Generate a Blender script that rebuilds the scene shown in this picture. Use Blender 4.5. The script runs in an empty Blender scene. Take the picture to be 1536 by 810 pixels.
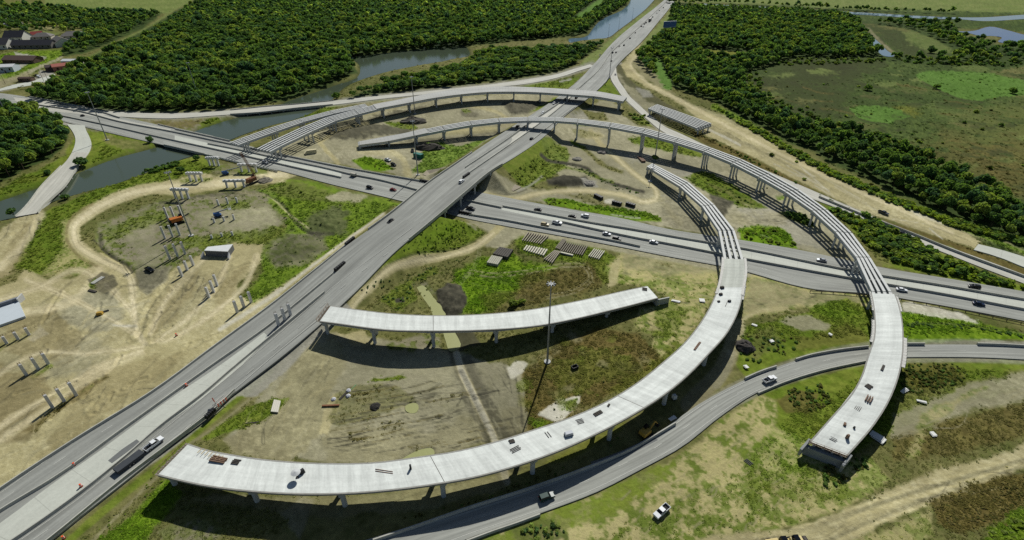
import bpy, math, random
import numpy as np
from mathutils import Vector, Matrix
random.seed(7); rng = np.random.default_rng(7)
scn = bpy.context.scene
COL = scn.collection
# ------------------------------------------------------------------ camera model
FPX = 801.0; CXP = 768.0; CYP = 405.0; HCAM = 120.0; PITCH = math.radians(33.0)
SP, CP = math.sin(PITCH), math.cos(PITCH)
def G(px, py, z=0.0):
    """the place on the ground (or at height z) that the photograph shows at px, py"""
    dx = (px-CXP)/FPX; dy = (CYP-py)/FPX
    vy = CP+dy*SP; vz = -SP+dy*CP
    t = (z-HCAM)/vz
    return (dx*t, vy*t, z)
def GA(px, py, z=0.0):
    dx = (px-CXP)/FPX; dy = (CYP-py)/FPX
    vy = CP+dy*SP; vz = -SP+dy*CP
    t = (z-HCAM)/vz
    return dx*t, vy*t
def toP(x, y, z=0.0):
    h = HCAM-z
    dep = y*CP+h*SP
    return CXP+FPX*x/dep, CYP+FPX*(h*CP-y*SP)/dep
def V(px, py, z=0.0): return Vector(G(px, py, z))
# ------------------------------------------------------------------ colours / materials
def lin(c):
    c = c/255.0
    return c/12.92 if c <= 0.04045 else ((c+0.055)/1.055)**2.4
def rgb(r, g, b): return (lin(r), lin(g), lin(b))
MATS = {}
def mat(name, col, rough=0.8, metal=0.0, var=0.0, scale=1.0, spec=0.3, bump=0.0, coord='Object', stretch=None):
    if name in MATS: return MATS[name]
    m = bpy.data.materials.new(name); m.use_nodes = True
    nt = m.node_tree; b = nt.nodes['Principled BSDF']
    b.inputs['Base Color'].default_value = (*col, 1); b.inputs['Roughness'].default_value = rough
    b.inputs['Metallic'].default_value = metal; b.inputs['Specular IOR Level'].default_value = spec
    if var > 0 or bump > 0:
        tc = nt.nodes.new('ShaderNodeTexCoord'); n = nt.nodes.new('ShaderNodeTexNoise')
        n.inputs['Scale'].default_value = scale; n.inputs['Detail'].default_value = 6; n.inputs['Roughness'].default_value = .65
        src = tc.outputs[coord]
        if stretch:
            mp = nt.nodes.new('ShaderNodeMapping'); mp.inputs['Scale'].default_value = stretch
            nt.links.new(src, mp.inputs['Vector']); src = mp.outputs[0]
        nt.links.new(src, n.inputs['Vector'])
        if var > 0:
            mr = nt.nodes.new('ShaderNodeMapRange'); mr.inputs['From Min'].default_value = .25; mr.inputs['From Max'].default_value = .75
            mr.inputs['To Min'].default_value = 1-var; mr.inputs['To Max'].default_value = 1+var
            nt.links.new(n.outputs['Fac'], mr.inputs['Value'])
            mx = nt.nodes.new('ShaderNodeVectorMath'); mx.operation = 'SCALE'
            mx.inputs[0].default_value = col
            nt.links.new(mr.outputs[0], mx.inputs['Scale']); nt.links.new(mx.outputs[0], b.inputs['Base Color'])
        if bump > 0:
            bp = nt.nodes.new('ShaderNodeBump'); bp.inputs['Strength'].default_value = .6; bp.inputs['Distance'].default_value = bump
            nt.links.new(n.outputs['Fac'], bp.inputs['Height']); nt.links.new(bp.outputs[0], b.inputs['Normal'])
    MATS[name] = m
    return m
def attr_mat(name, attr='Col', rough=0.9, noise=(), bump=0.0, spec=0.15, bscale=1.0):
    m = bpy.data.materials.new(name); m.use_nodes = True
    nt = m.node_tree; b = nt.nodes['Principled BSDF']
    a = nt.nodes.new('ShaderNodeAttribute'); a.attribute_name = attr
    cur = a.outputs['Color']
    geo = nt.nodes.new('ShaderNodeNewGeometry')
    for sc, amt in noise:
        n = nt.nodes.new('ShaderNodeTexNoise'); n.inputs['Scale'].default_value = sc; n.inputs['Detail'].default_value = 5; n.inputs['Roughness'].default_value = .7
        nt.links.new(geo.outputs['Position'], n.inputs['Vector'])
        mr = nt.nodes.new('ShaderNodeMapRange'); mr.inputs['From Min'].default_value = .3; mr.inputs['From Max'].default_value = .7
        mr.inputs['To Min'].default_value = 1-amt; mr.inputs['To Max'].default_value = 1+amt
        nt.links.new(n.outputs['Fac'], mr.inputs['Value'])
        mx = nt.nodes.new('ShaderNodeVectorMath'); mx.operation = 'SCALE'
        nt.links.new(cur, mx.inputs[0]); nt.links.new(mr.outputs[0], mx.inputs['Scale']); cur = mx.outputs[0]
    nt.links.new(cur, b.inputs['Base Color'])
    b.inputs['Roughness'].default_value = rough; b.inputs['Specular IOR Level'].default_value = spec
    if bump > 0:
        n = nt.nodes.new('ShaderNodeTexNoise'); n.inputs['Scale'].default_value = bscale; n.inputs['Detail'].default_value = 6; n.inputs['Roughness'].default_value = .7
        nt.links.new(geo.outputs['Position'], n.inputs['Vector'])
        bp = nt.nodes.new('ShaderNodeBump'); bp.inputs['Strength'].default_value = .7; bp.inputs['Distance'].default_value = bump
        nt.links.new(n.outputs['Fac'], bp.inputs['Height']); nt.links.new(bp.outputs[0], b.inputs['Normal'])
    MATS[name] = m
    return m
# ------------------------------------------------------------------ mesh builder
class MB:
    def __init__(s): s.v = []; s.f = []
    def add(s, vs, fs):
        o = len(s.v); s.v += [tuple(p) for p in vs]; s.f += [tuple(i+o for i in f) for f in fs]; return s
    def box(s, c, d, rz=0.0, top=1.0):
        cx, cy, cz = c; hx, hy, hz = d[0]/2, d[1]/2, d[2]/2
        ca, sa = math.cos(rz), math.sin(rz); vs = []
        for z, k in ((-hz, 1), (hz, top)):
            for x, y in ((-hx, -hy), (hx, -hy), (hx, hy), (-hx, hy)):
                x *= k; y *= k
                vs.append((cx+x*ca-y*sa, cy+x*sa+y*ca, cz+z))
        return s.add(vs, [(3, 2, 1, 0), (4, 5, 6, 7), (0, 1, 5, 4), (1, 2, 6, 5), (2, 3, 7, 6), (3, 0, 4, 7)])
    def cyl(s, p0, p1, r0, r1=None, n=8, cap=True):
        r1 = r0 if r1 is None else r1
        p0 = Vector(p0); p1 = Vector(p1); d = (p1-p0).normalized()
        a = Vector((0, 0, 1)) if abs(d.z) < .9 else Vector((1, 0, 0))
        u = d.cross(a).normalized(); w = d.cross(u)
        vs = [p0+(u*math.cos(t)+w*math.sin(t))*r0 for t in (2*math.pi*i/n for i in range(n))]
        vs += [p1+(u*math.cos(t)+w*math.sin(t))*r1 for t in (2*math.pi*i/n for i in range(n))]
        fs = [(i, (i+1) % n, n+(i+1) % n, n+i) for i in range(n)]
        if cap: fs += [tuple(range(n-1, -1, -1)), tuple(range(n, 2*n))]
        return s.add(vs, fs)
    def bar(s, p0, p1, w, h):
        """box beam of width w, height h with its top centre line from p0 to p1"""
        p0 = Vector(p0); p1 = Vector(p1); d = (p1-p0); dh = Vector((d.x, d.y, 0)).normalized()
        n = Vector((-dh.y, dh.x, 0))*(w/2); dz = Vector((0, 0, h))
        return s.add([p0-n-dz, p0+n-dz, p0+n, p0-n, p1-n-dz, p1+n-dz, p1+n, p1-n],
                     [(0, 1, 2, 3), (7, 6, 5, 4), (0, 4, 5, 1), (1, 5, 6, 2), (2, 6, 7, 3), (3, 7, 4, 0)])
    def sweep(s, secs, closed=True, caps=True):
        """loft through a list of equal-length sections"""
        n = len(secs[0]); vs = [p for sec in secs for p in sec]; fs = []
        m = n if closed else n-1
        for i in range(len(secs)-1):
            for j in range(m):
                k = (j+1) % n
                fs.append((i*n+j, i*n+k, (i+1)*n+k, (i+1)*n+j))
        if caps and closed:
            fs += [tuple(range(n-1, -1, -1)), tuple((len(secs)-1)*n+j for j in range(n))]
        return s.add(vs, fs)
    def prism(s, pts, z0, z1):
        n = len(pts)
        return s.add([(p[0], p[1], z0) for p in pts]+[(p[0], p[1], z1) for p in pts],
                     [tuple(range(n-1, -1, -1)), tuple(range(n, 2*n))]+[(i, (i+1) % n, n+(i+1) % n, n+i) for i in range(n)])
    def extr(s, prof, y0, y1, k=1.0):
        """profile in x-z extruded along y"""
        n = len(prof)
        return s.add([(p[0], y0, p[1]) for p in prof]+[(p[0], y1, p[1]) for p in prof],
                     [tuple(range(n)), tuple(range(2*n-1, n-1, -1))]+[((i+1) % n, i, n+i, n+(i+1) % n) for i in range(n)])
    def mesh(s, name):
        me = bpy.data.meshes.new(name); me.from_pydata(s.v, [], s.f); me.update(); return me
    def build(s, name, m, parent=None, loc=(0, 0, 0), rz=0.0, smooth=False, bevel=0.0):
        me = s.mesh(name); me.materials.append(m)
        import bmesh
        bm = bmesh.new(); bm.from_mesh(me); bmesh.ops.recalc_face_normals(bm, faces=bm.faces); bm.to_mesh(me); bm.free()
        o = bpy.data.objects.new(name, me); COL.objects.link(o)
        o.location = loc; o.rotation_euler = (0, 0, rz)
        if parent is not None: o.parent = parent
        if smooth: me.polygons.foreach_set('use_smooth', [True]*len(me.polygons))
        if bevel > 0:
            md = o.modifiers.new('bev', 'BEVEL'); md.width = bevel; md.segments = 2; md.limit_method = 'ANGLE'
        return o
def tag(o, label, cat, group=None, kind='thing'):
    o['label'] = label; o['category'] = cat; o['kind'] = kind
    if group: o['group'] = group
    return o
def empty(name, loc, rz, label, cat, group=None):
    o = bpy.data.objects.new(name, None); COL.objects.link(o); o.location = loc; o.rotation_euler = (0, 0, rz)
    o.empty_display_size = .5
    return tag(o, label, cat, group)
def struct(o): o['kind'] = 'structure'; return o
def copy_tree(o, parent=None):
    c = o.copy(); COL.objects.link(c)
    if parent is not None: c.parent = parent
    for ch in list(o.children): copy_tree(ch, c)
    return c
# ------------------------------------------------------------------ noise
def vhash(ix, iy, seed):
    h = (ix.astype(np.int64)*374761393+iy.astype(np.int64)*668265263+seed*1442695041) & 0x7fffffff
    h = ((h ^ (h >> 13))*1274126177) & 0x7fffffff
    h = h ^ (h >> 16)
    return (h & 0xffff)/65535.0
def vnoise(x, y, seed=0):
    ix = np.floor(x); iy = np.floor(y); fx = x-ix; fy = y-iy
    fx = fx*fx*(3-2*fx); fy = fy*fy*(3-2*fy)
    a = vhash(ix, iy, seed); b = vhash(ix+1, iy, seed); c = vhash(ix, iy+1, seed); d = vhash(ix+1, iy+1, seed)
    return a+(b-a)*fx+(c-a)*fy+(a-b-c+d)*fx*fy
def fbm(x, y, s, oct=4, seed=0, gain=.55):
    r = np.zeros_like(x); amp = 1.0; tot = 0.0; f = 1.0/s
    for k in range(oct):
        r += amp*(vnoise(x*f+17.3*k, y*f-9.1*k, seed+k)-.5); tot += amp*.5; amp *= gain; f *= 2.03
    return r/tot
def sstep(a, b, x):
    t = np.clip((x-a)/(b-a), 0, 1); return t*t*(3-2*t)
def poly_sd(P, x, y):
    """signed distance, positive inside"""
    P = np.asarray(P, float); n = len(P); d2 = np.full(x.shape, 1e18); ins = np.zeros(x.shape, bool)
    for i in range(n):
        ax, ay = P[i]; bx, by = P[(i+1) % n]
        ex, ey = bx-ax, by-ay; L = ex*ex+ey*ey+1e-12
        t = np.clip(((x-ax)*ex+(y-ay)*ey)/L, 0, 1)
        d2 = np.minimum(d2, (x-ax-t*ex)**2+(y-ay-t*ey)**2)
        c = ((ay > y) != (by > y))
        with np.errstate(divide='ignore', invalid='ignore'):
            xi = ax+(y-ay)*ex/(ey if ey != 0 else 1e-12)
        ins ^= c & (x < xi)
    d = np.sqrt(d2)
    return np.where(ins, d, -d)
def line_d(P, x, y, extra=None):
    """distance to polyline, and value of `extra` (per-vertex) at the nearest point"""
    P = np.asarray(P, float); best = np.full(x.shape, 1e18); ev = np.zeros(x.shape)
    for i in range(len(P)-1):
        ax, ay = P[i]; bx, by = P[i+1]; ex, ey = bx-ax, by-ay; L = ex*ex+ey*ey+1e-12
        t = np.clip(((x-ax)*ex+(y-ay)*ey)/L, 0, 1)
        d2 = (x-ax-t*ex)**2+(y-ay-t*ey)**2
        m = d2 < best; best = np.where(m, d2, best)
        if extra is not None: ev = np.where(m, extra[i]+(extra[i+1]-extra[i])*t, ev)
    return np.sqrt(best), ev
def catmull(P, per=10):
    P = np.asarray(P, float); n = len(P); out = []
    for i in range(n-1):
        p0 = P[i-1] if i > 0 else 2*P[0]-P[1]; p1 = P[i]; p2 = P[i+1]; p3 = P[i+2] if i+2 < n else 2*P[-1]-P[-2]
        # centripetal-ish via Hermite with chord-scaled tangents
        d1 = np.linalg.norm(p2-p1)+1e-9; d0 = np.linalg.norm(p1-p0)+1e-9; d2 = np.linalg.norm(p3-p2)+1e-9
        m1 = d1*((p1-p0)/d0*d1+(p2-p1)/d1*d0)/(d0+d1); m2 = d1*((p2-p1)/d1*d2+(p3-p2)/d2*d1)/(d1+d2)
        for k in range(per):
            t = k/per; t2 = t*t; t3 = t2*t
            out.append((2*t3-3*t2+1)*p1+(t3-2*t2+t)*m1+(-2*t3+3*t2)*p2+(t3-t2)*m2)
    out.append(P[-1]); return np.array(out)
class Path:
    """a roadway: left and right edge in photograph pixels with heights, smoothed in the world"""
    def __init__(s, secs, per=8):
        L = [G(a[0], a[1], a[4]) for a in secs]; R = [G(a[2], a[3], a[4]) for a in secs]
        s.L = catmull(L, per); s.R = catmull(R, per); s.C = (s.L+s.R)/2; s.per = per
        seg = np.linalg.norm(np.diff(s.C, axis=0), axis=1); s.s = np.concatenate([[0], np.cumsum(seg)]); s.len = s.s[-1]
    def at(s, d, f=.5):
        k = np.clip(np.searchsorted(s.s, d)-1, 0, len(s.s)-2); t = (d-s.s[k])/(s.s[k+1]-s.s[k])
        a = s.L[k]+(s.R[k]-s.L[k])*f; b = s.L[k+1]+(s.R[k+1]-s.L[k+1])*f
        return Vector(a+(b-a)*t)
    def width(s, d): return (s.at(d, 1)-s.at(d, 0)).length
    def near(s, x, y):
        P = s.C; best = (1e18, 0)
        for i in range(len(P)-1):
            a = P[i][:2]; e = P[i+1][:2]-a; t = max(0, min(1, ((x-a[0])*e[0]+(y-a[1])*e[1])/(e@e+1e-12)))
            q = a+e*t; d = (q[0]-x)**2+(q[1]-y)**2
            if d < best[0]: best = (d, s.s[i]+t*(s.s[i+1]-s.s[i]))
        return best[1]
    def samp(s, d0, d1, step):
        n = max(1, int(round((d1-d0)/step))); return [d0+(d1-d0)*i/n for i in range(n+1)]
    def tan(s, d): return (s.at(min(s.len, d+1))-s.at(max(0, d-1))).normalized()
# ------------------------------------------------------------------ road layouts (photo pixels: left edge, right edge, height)
A_SEC = [(-150, 842, 20, 855, .6), (0, 735, 110, 783, .6), (111, 663, 215, 700, .6), (227, 590, 330, 606, .8), (330, 514, 425, 533, 1.2),
         (400, 463, 480, 487, 1.8), (470, 405, 533, 438, 3.2), (530, 361, 590, 380, 5.0), (583, 323, 645, 334, 6.8), (645, 273, 700, 287, 7.2),
         (690, 242, 735, 258, 7.0), (725, 218, 770, 237, 6.2), (765, 192, 815, 206, 4.4), (805, 167, 848, 173, 3.0), (840, 143, 880, 149, 2.0),
         (868, 120, 912, 119, 1.4), (890, 97, 926, 98, 1.0), (921, 62, 962, 63, .8), (955, 33, 984, 37, .8), (988, 7, 1006, 10, .8),
         (1003, -6, 1018, -6, .8), (1035, -34, 1043, -34, .8), (1062, -60, 1066, -60, .8)]
A = Path(A_SEC, 6)
B_SEC = [(-260, 104, -260, 122, .15), (-60, 134, -60, 150, .15), (20, 142, 0, 163, .15), (107, 159, 57, 173, .15), (165, 172, 138, 193, .15), (205, 180, 212, 210, .15), (263, 193, 275, 224, .15),
         (347, 212, 345, 240, .15), (415, 229, 417, 255, .15), (500, 246, 500, 277, .15), (567, 260, 560, 291, .15), (644, 274, 620, 306, .15),
         (718, 288, 690, 325, .15), (780, 300, 760, 339, .15), (863, 315, 850, 355, .15), (936, 328, 930, 370, .15), (1000, 343, 1000, 384, .15),
         (1100, 358, 1110, 405, .15), (1195, 374, 1216, 433, .15), (1328, 402, 1300, 440, .15), (1436, 420, 1436, 462, .15), (1536, 437, 1536, 481, .15),
         (1700, 464, 1700, 512, .15), (1900, 495, 1900, 550, .15)]
B = Path(B_SEC, 6)
D_SEC = [(300, 905, 420, 960, .12), (430, 850, 560, 875, .12), (548, 810, 693, 811, .12), (680, 770, 810, 770, .12), (797, 732, 897, 737, .12), (870, 706, 963, 703, .12),
         (930, 680, 1023, 670, .12), (985, 650, 1080, 625, .12), (1047, 607, 1137, 588, .12), (1117, 570, 1180, 571, .12), (1164, 551, 1235, 554, .12),
         (1240, 528.5, 1285, 543, .12), (1300, 521, 1330, 537, .12), (1380, 517, 1400, 535.5, .12), (1465, 517, 1470, 536, .12), (1536, 519, 1536, 539, .12),
         (1700, 528, 1700, 549, .12), (1900, 545, 1900, 566, .12)]
D = Path(D_SEC, 6)
N_SEC = [(60, 160, 70, 166, .2), (107, 158, 107, 166, .2), (147, 165, 150, 172, .2), (200, 169, 200, 176, .2), (256, 170, 256, 177.5, .2), (333, 166.5, 333, 172.5, .2), (400, 160, 400, 168, .2), (440, 157, 440, 163, .2),
         (512, 150, 510, 156, .2), (565, 144, 565, 149, .2), (623, 138.5, 623, 143, .2), (690, 131.5, 690, 136, .2), (723, 128, 730, 132, .2), (790, 119, 800, 124, .2),
         (832, 112, 845, 114, .2), (862, 103, 872, 105, .3), (885, 96.5, 892, 99, .6)]
N = Path(N_SEC, 6)
E_SEC = [(915, 100, 924, 100, .9), (915.5, 110, 925, 110, .7), (917, 120, 928, 120, .5), (924, 131, 936, 132, .3), (934, 145, 946, 146, .2), (945, 156, 957, 156, .15), (957, 167, 970, 168, .15), (971, 179, 984, 180, .15),
         (985, 191, 999, 191, .15), (1003, 203, 1020, 200, .15), (1040, 222, 1054, 216, .15), (1088, 243, 1100, 236, .15), (1140, 264, 1152, 257, .15), (1200, 291, 1213, 283, .15), (1256, 312, 1268, 307, .15), (1302, 331, 1316, 328, .15),
         (1360, 357, 1374, 351, .15), (1422, 381, 1436, 375, .15), (1480, 404, 1494, 396, .15), (1536, 425, 1550, 417, .15), (1700, 486, 1712, 475, .15), (1900, 562, 1910, 545, .15)]
E = Path(E_SEC, 6)
# spur: the closed concrete road at the left and its bridge
W_SEC = [(100, 186, 127, 188, .2), (108, 196, 129, 195, .2), (113, 208, 134, 205, .2), (112, 218, 137, 217, .2), (108, 228, 133, 229, .2), (98, 243, 122, 243, .2), (90, 251, 116, 251, .2), (62.5, 279, 97, 280, .2), (31, 318, 64, 311, .2), (22, 326, 57, 320, .2)]
W = Path(W_SEC, 6)
ZA_PTS = np.array([[(a[0]+a[2])/2, (a[1]+a[3])/2] for a in A_SEC]); ZA_Z = np.array([a[4] for a in A_SEC])
def zA(px, py):
    d, z = line_d(ZA_PTS, np.array([float(px)]), np.array([float(py)]), ZA_Z); return float(z[0])
A_xy = A.C[:, :2]; A_z = A.C[:, 2]; A_hw = np.array([np.linalg.norm((A.R[i]-A.L[i])[:2])/2*.97 for i in range(len(A.C))])
B_xy = B.C[:, :2]
BR0, BR1 = A.near(*G(610, 329, 6.8)[:2]), A.near(*G(714, 250, 7.0)[:2])     # the overpass span along A
WATER = [  # bank outline, height
    ('river', [(-140, 350), (0, 331), (30, 324), (81, 302), (109, 293), (167, 278), (224, 257), (275, 238), (310, 228), (347, 209), (400, 190), (457, 174), (497, 150), (513, 134), (560, 113.5), (617, 100), (677, 89), (705, 80),
               (700, 71), (613, 76), (540, 84), (526, 86), (539, 98), (540, 110), (503, 128), (430, 153), (400, 166), (347, 179), (293, 197), (262, 212), (225, 224), (183, 235), (156, 244), (112, 262), (60, 281), (0, 302), (-140, 345)], -1.5),
    ('river', [(853, 58), (882, 53), (890, 42), (898, 33), (942, 8), (950, -6), (985, -6), (975, 7), (947, 31), (928, 45), (913, 56), (895, 58), (870, 61), (853, 62)], -1.0),
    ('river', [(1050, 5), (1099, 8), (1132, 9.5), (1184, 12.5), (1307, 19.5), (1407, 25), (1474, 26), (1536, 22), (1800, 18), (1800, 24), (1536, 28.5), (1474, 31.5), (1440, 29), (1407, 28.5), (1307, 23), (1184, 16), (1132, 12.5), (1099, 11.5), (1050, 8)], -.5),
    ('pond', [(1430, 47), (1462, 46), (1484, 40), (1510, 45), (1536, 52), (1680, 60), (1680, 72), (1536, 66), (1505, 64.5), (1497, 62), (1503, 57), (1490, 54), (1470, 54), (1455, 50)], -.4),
    ('creek', [(1294, 50), (1303, 51), (1312, 58), (1322, 67), (1331, 76), (1342, 84), (1335, 85), (1322, 82), (1314, 73), (1306, 62)], -.3),
    ('ditch_water', [(625, 431), (634, 428), (643, 436), (651, 447), (662, 458), (670, 470), (678, 490), (690, 522), (675, 527), (668, 510), (661, 490), (650, 474), (645, 462), (634, 446)], -.5),
    ('puddle', [(608, 609), (613, 606), (626, 606), (628, 611), (625, 618), (612, 618.5), (608, 615)], -.12),
    ('puddle', [(600, 690), (612, 683), (632, 674), (650, 674), (652, 680), (640, 688), (615, 695)], -.12),
]
def gz(x, y):
    x = np.asarray(x, float); y = np.asarray(y, float)
    d, zr = line_d(A_xy, x, y, A_z); _, hw = line_d(A_xy, x, y, A_hw)
    ze = (zr-.45)*sstep(.85, 1.9, zr)
    z = np.where(d < hw, ze, np.maximum(0, ze-(d-hw)*.42))
    dB, _ = line_d(B_xy[20:90], x, y)
    z = np.minimum(z, np.maximum(0, (dB-18.5)*.62))
    return np.maximum(z, 0)
def gz1(x, y): return float(gz(np.array([x]), np.array([y]))[0])
def Vg(px, py):
    """ground point (follows the embankment) seen at a pixel"""
    z = 0.0
    for _ in range(4): p = G(px, py, z); z = gz1(p[0], p[1])
    return Vector(G(px, py, z))
# ------------------------------------------------------------------ the ground sheet
pxs = np.arange(-300, 1840, 1.75); pys = np.concatenate([[-111, -107, -102, -96, -88, -80], np.arange(-72, 985, 1.75)])
PX, PY = np.meshgrid(pxs, pys); nr, nc = PX.shape
PX = PX.ravel(); PY = PY.ravel(); GX, GY = GA(PX, PY, 0)
N1 = fbm(GX, GY, 9, 4, 1); N2 = fbm(GX, GY, 2.4, 4, 2); N3 = fbm(GX, GY, 40, 4, 3); N4 = fbm(GX, GY, 1.1, 3, 4); N5 = fbm(GX, GY, 20, 3, 6)
CLS = {
    'O': ((98, 100, 56), (122, 118, 74), (78, 88, 40)), 'G': ((94, 114, 34), (116, 126, 50), (72, 94, 26)), 'L': ((104, 134, 28), (88, 118, 24), (124, 144, 44)), 'H': ((208, 197, 160), (196, 184, 146), (216, 206, 174)), 'W': ((138, 126, 88), (120, 110, 76), (152, 140, 100)),
    'S': ((173, 164, 122), (157, 148, 108), (189, 181, 143)), 'M': ((155, 150, 122), (135, 131, 104), (172, 166, 137)), 'R': ((156, 153, 140), (140, 138, 126), (172, 168, 154)),
    'D': ((76, 74, 62), (58, 57, 48), (98, 94, 78)), 'B': ((108, 96, 54), (90, 84, 46), (122, 110, 64)), 'K': ((74, 90, 44), (58, 72, 37), (90, 104, 52)),
    'T': ((62, 64, 40), (68, 78, 42), (54, 56, 38)), 'Q': ((106, 122, 62), (120, 128, 74), (96, 106, 58)), 'F': ((58, 74, 38), (68, 82, 42), (48, 62, 32)),
    'P': ((84, 116, 46), (94, 124, 56), (76, 106, 42)), 'Y': ((110, 112, 40), (98, 104, 40), (120, 120, 52)), 'C': ((196, 192, 174), (180, 176, 156), (210, 206, 190)),
    'X': ((176, 167, 116), (98, 112, 46), (142, 146, 88)), 'Z': ((138, 132, 108), (92, 102, 48), (120, 120, 84)), 'V': ((152, 146, 111), (128, 122, 91), (171, 164, 127))}
CLS = {k: [np.array(rgb(*c)) for c in v] for k, v in CLS.items()}
def field(k, m):
    c = CLS[k]; sharp = .12 if k in 'XZ' else .35
    a = sstep(.5-sharp, .5+sharp, .5+.5*((N1[m]*.35+N2[m]*.7+N4[m]*.5) if k in 'XZ' else (N1[m]*.6+N2[m]*.75)))[:, None]; b = sstep(.45, .85, .5+.5*(N3[m]*.7+N4[m]*.6))[:, None]
    r = c[0]*(1-a)+c[1]*a
    r = r*(1-.7*b)+c[2]*.7*b
    if k in 'SVMHX': r = r*(1+.14*N5[m]+.10*N3[m])[:, None]
    return r
col = field('O', np.ones(PX.shape, bool)); rough = np.full(PX.shape, .25); VEG = np.full(PX.shape, .5)
VEGV = dict(H=0, W=.05, O=.55, G=.8, L=.9, S=.03, M=.06, R=.0, D=.12, B=.8, K=.6, T=.3, Q=.3, F=.3, P=.6, Y=.7, C=0, X=.35, Z=.35, V=.1)
def blend(m, w, k):
    w = w[:, None]; col[m] = col[m]*(1-w)+field(k, m)*w; w = w[:, 0]; VEG[m] = VEG[m]*(1-w)+VEGV[k]*w
def poly(k, pts, f=3.0, r=5.0, amt=1.0):
    P = np.array(pts, float); pad = f+r*2.4+3
    m = np.where((PX > P[:, 0].min()-pad) & (PX < P[:, 0].max()+pad) & (PY > P[:, 1].min()-pad) & (PY < P[:, 1].max()+pad))[0]
    if len(m) == 0: return
    sd = poly_sd(P, PX[m], PY[m])+(N1[m]*.9+N2[m]*.8+N5[m]*.9)*r*1.25
    blend(m, sstep(-f, f, sd)*amt, k)
def track(k, pts, w, f=1.5, r=1.0, amt=1.0):
    P = catmull(np.array(pts, float), 6); pad = w+f+r+3
    m = np.where((PX > P[:, 0].min()-pad) & (PX < P[:, 0].max()+pad) & (PY > P[:, 1].min()-pad) & (PY < P[:, 1].max()+pad))[0]
    if len(m) == 0: return
    d, _ = line_d(P, PX[m], PY[m]); sd = w/2-d+(N1[m]*.6+N2[m]*.6)*r
    blend(m, sstep(-f, f, sd)*amt, k)
def ruts(pts, gap, k='D', amt=.5, w=1.2):
    P = catmull(np.array(pts, float), 6); T = np.gradient(P, axis=0); Nn = np.stack([-T[:, 1], T[:, 0]], 1); Nn /= np.linalg.norm(Nn, axis=1)[:, None]+1e-9
    track(k, P+Nn*gap, w, 1, .8, amt); track(k, P-Nn*gap, w, 1, .8, amt)
exec_ground = True
# far country
poly('Q', [(-320, -120), (1860, -120), (1860, 22), (1400, 24), (1200, 12), (1060, 4), (900, -8), (300, -4), (250, 20), (130, 16), (60, 8), (-320, 12)], 2, 2)
poly('B', [(-320, -10), (70, -6), (65, 6), (-320, 12)], 2, 2, .6)
poly('B', [(1100, -60), (1800, -60), (1800, -10), (1300, -6)], 8, 6, .5)
poly('K', [(1060, 60), (1300, 40), (1560, 70), (1860, 60), (1860, 420), (1536, 400), (1380, 310), (1220, 230), (1100, 170)], 6, 6)
poly('K', [(1250, 12), (1536, 20), (1860, 14), (1860, 60), (1536, 50), (1400, 40), (1280, 34)], 2, 3)
for pts in ([(1105, 120), (1140, 112), (1190, 118), (1230, 112), (1260, 125), (1230, 138), (1180, 130), (1130, 150), (1110, 140)], [(1190, 160), (1230, 158), (1262, 170), (1240, 182), (1195, 176)], [(1215, 95), (1260, 88), (1300, 98), (1270, 108)],
            [(1170, 85), (1215, 82), (1330, 90), (1320, 110), (1240, 118), (1190, 104)], [(1290, 34), (1340, 40), (1370, 60), (1400, 85), (1440, 95), (1400, 92), (1350, 82), (1315, 55)], [(1400, 60), (1440, 85), (1420, 88), (1390, 70)], [(1060, 100), (1120, 98), (1130, 125), (1090, 125)]):
    poly('T', pts, 5, 9, .75)
poly('B', [(1400, 190), (1536, 150), (1700, 170), (1700, 330), (1536, 280), (1450, 240)], 16, 16, .45)
poly('B', [(1330, 225), (1420, 205), (1500, 250), (1536, 300), (1440, 262)], 12, 12, .5)
poly('Q', [(1355, 48), (1392, 46), (1410, 60), (1440, 80), (1400, 78), (1365, 66)], 3, 4, .6)
poly('P', [(1372, 113), (1390, 106), (1407, 105), (1450, 107), (1491, 111), (1536, 123), (1640, 140), (1640, 160), (1536, 143), (1500, 145), (1474, 152), (1440, 147), (1407, 134), (1385, 122)], .8, 2.2)
poly('P', [(1276, 163), (1290, 158), (1307, 157.5), (1337, 161), (1368, 175), (1331, 185), (1308, 182), (1289, 177)], .8, 2.2)
poly('Y', [(1330, 158), (1360, 158), (1388, 170), (1372, 178), (1350, 166)], 3, 4, .7); poly('Y', [(1235, 188), (1258, 184), (1285, 190), (1262, 197)], 3, 4, .8)
track('T', [(1384, 123), (1407, 135), (1440, 148.5), (1474, 153.5)], 2, 1, 1.2, .9); track('T', [(1289, 178.5), (1308, 183.5), (1331, 186)], 1.8, 1, 1, .9)
track('D', [(1296, 48), (1312, 58), (1340, 85)], 9, 3, 2, .6); track('V', [(1303, 44), (1320, 62), (1346, 84)], 4, 2, 2, .7)
poly('Y', [(1040, 77), (1056, 74), (1125, 79), (1130, 84), (1090, 90), (1062, 86)], 1.5, 2); poly('C', [(1064, 82), (1082, 83), (1080, 86), (1066, 86)], .8, 1); poly('C', [(1041, 76), (1046, 77), (1045, 81), (1041, 79)], .6, .8)
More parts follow.
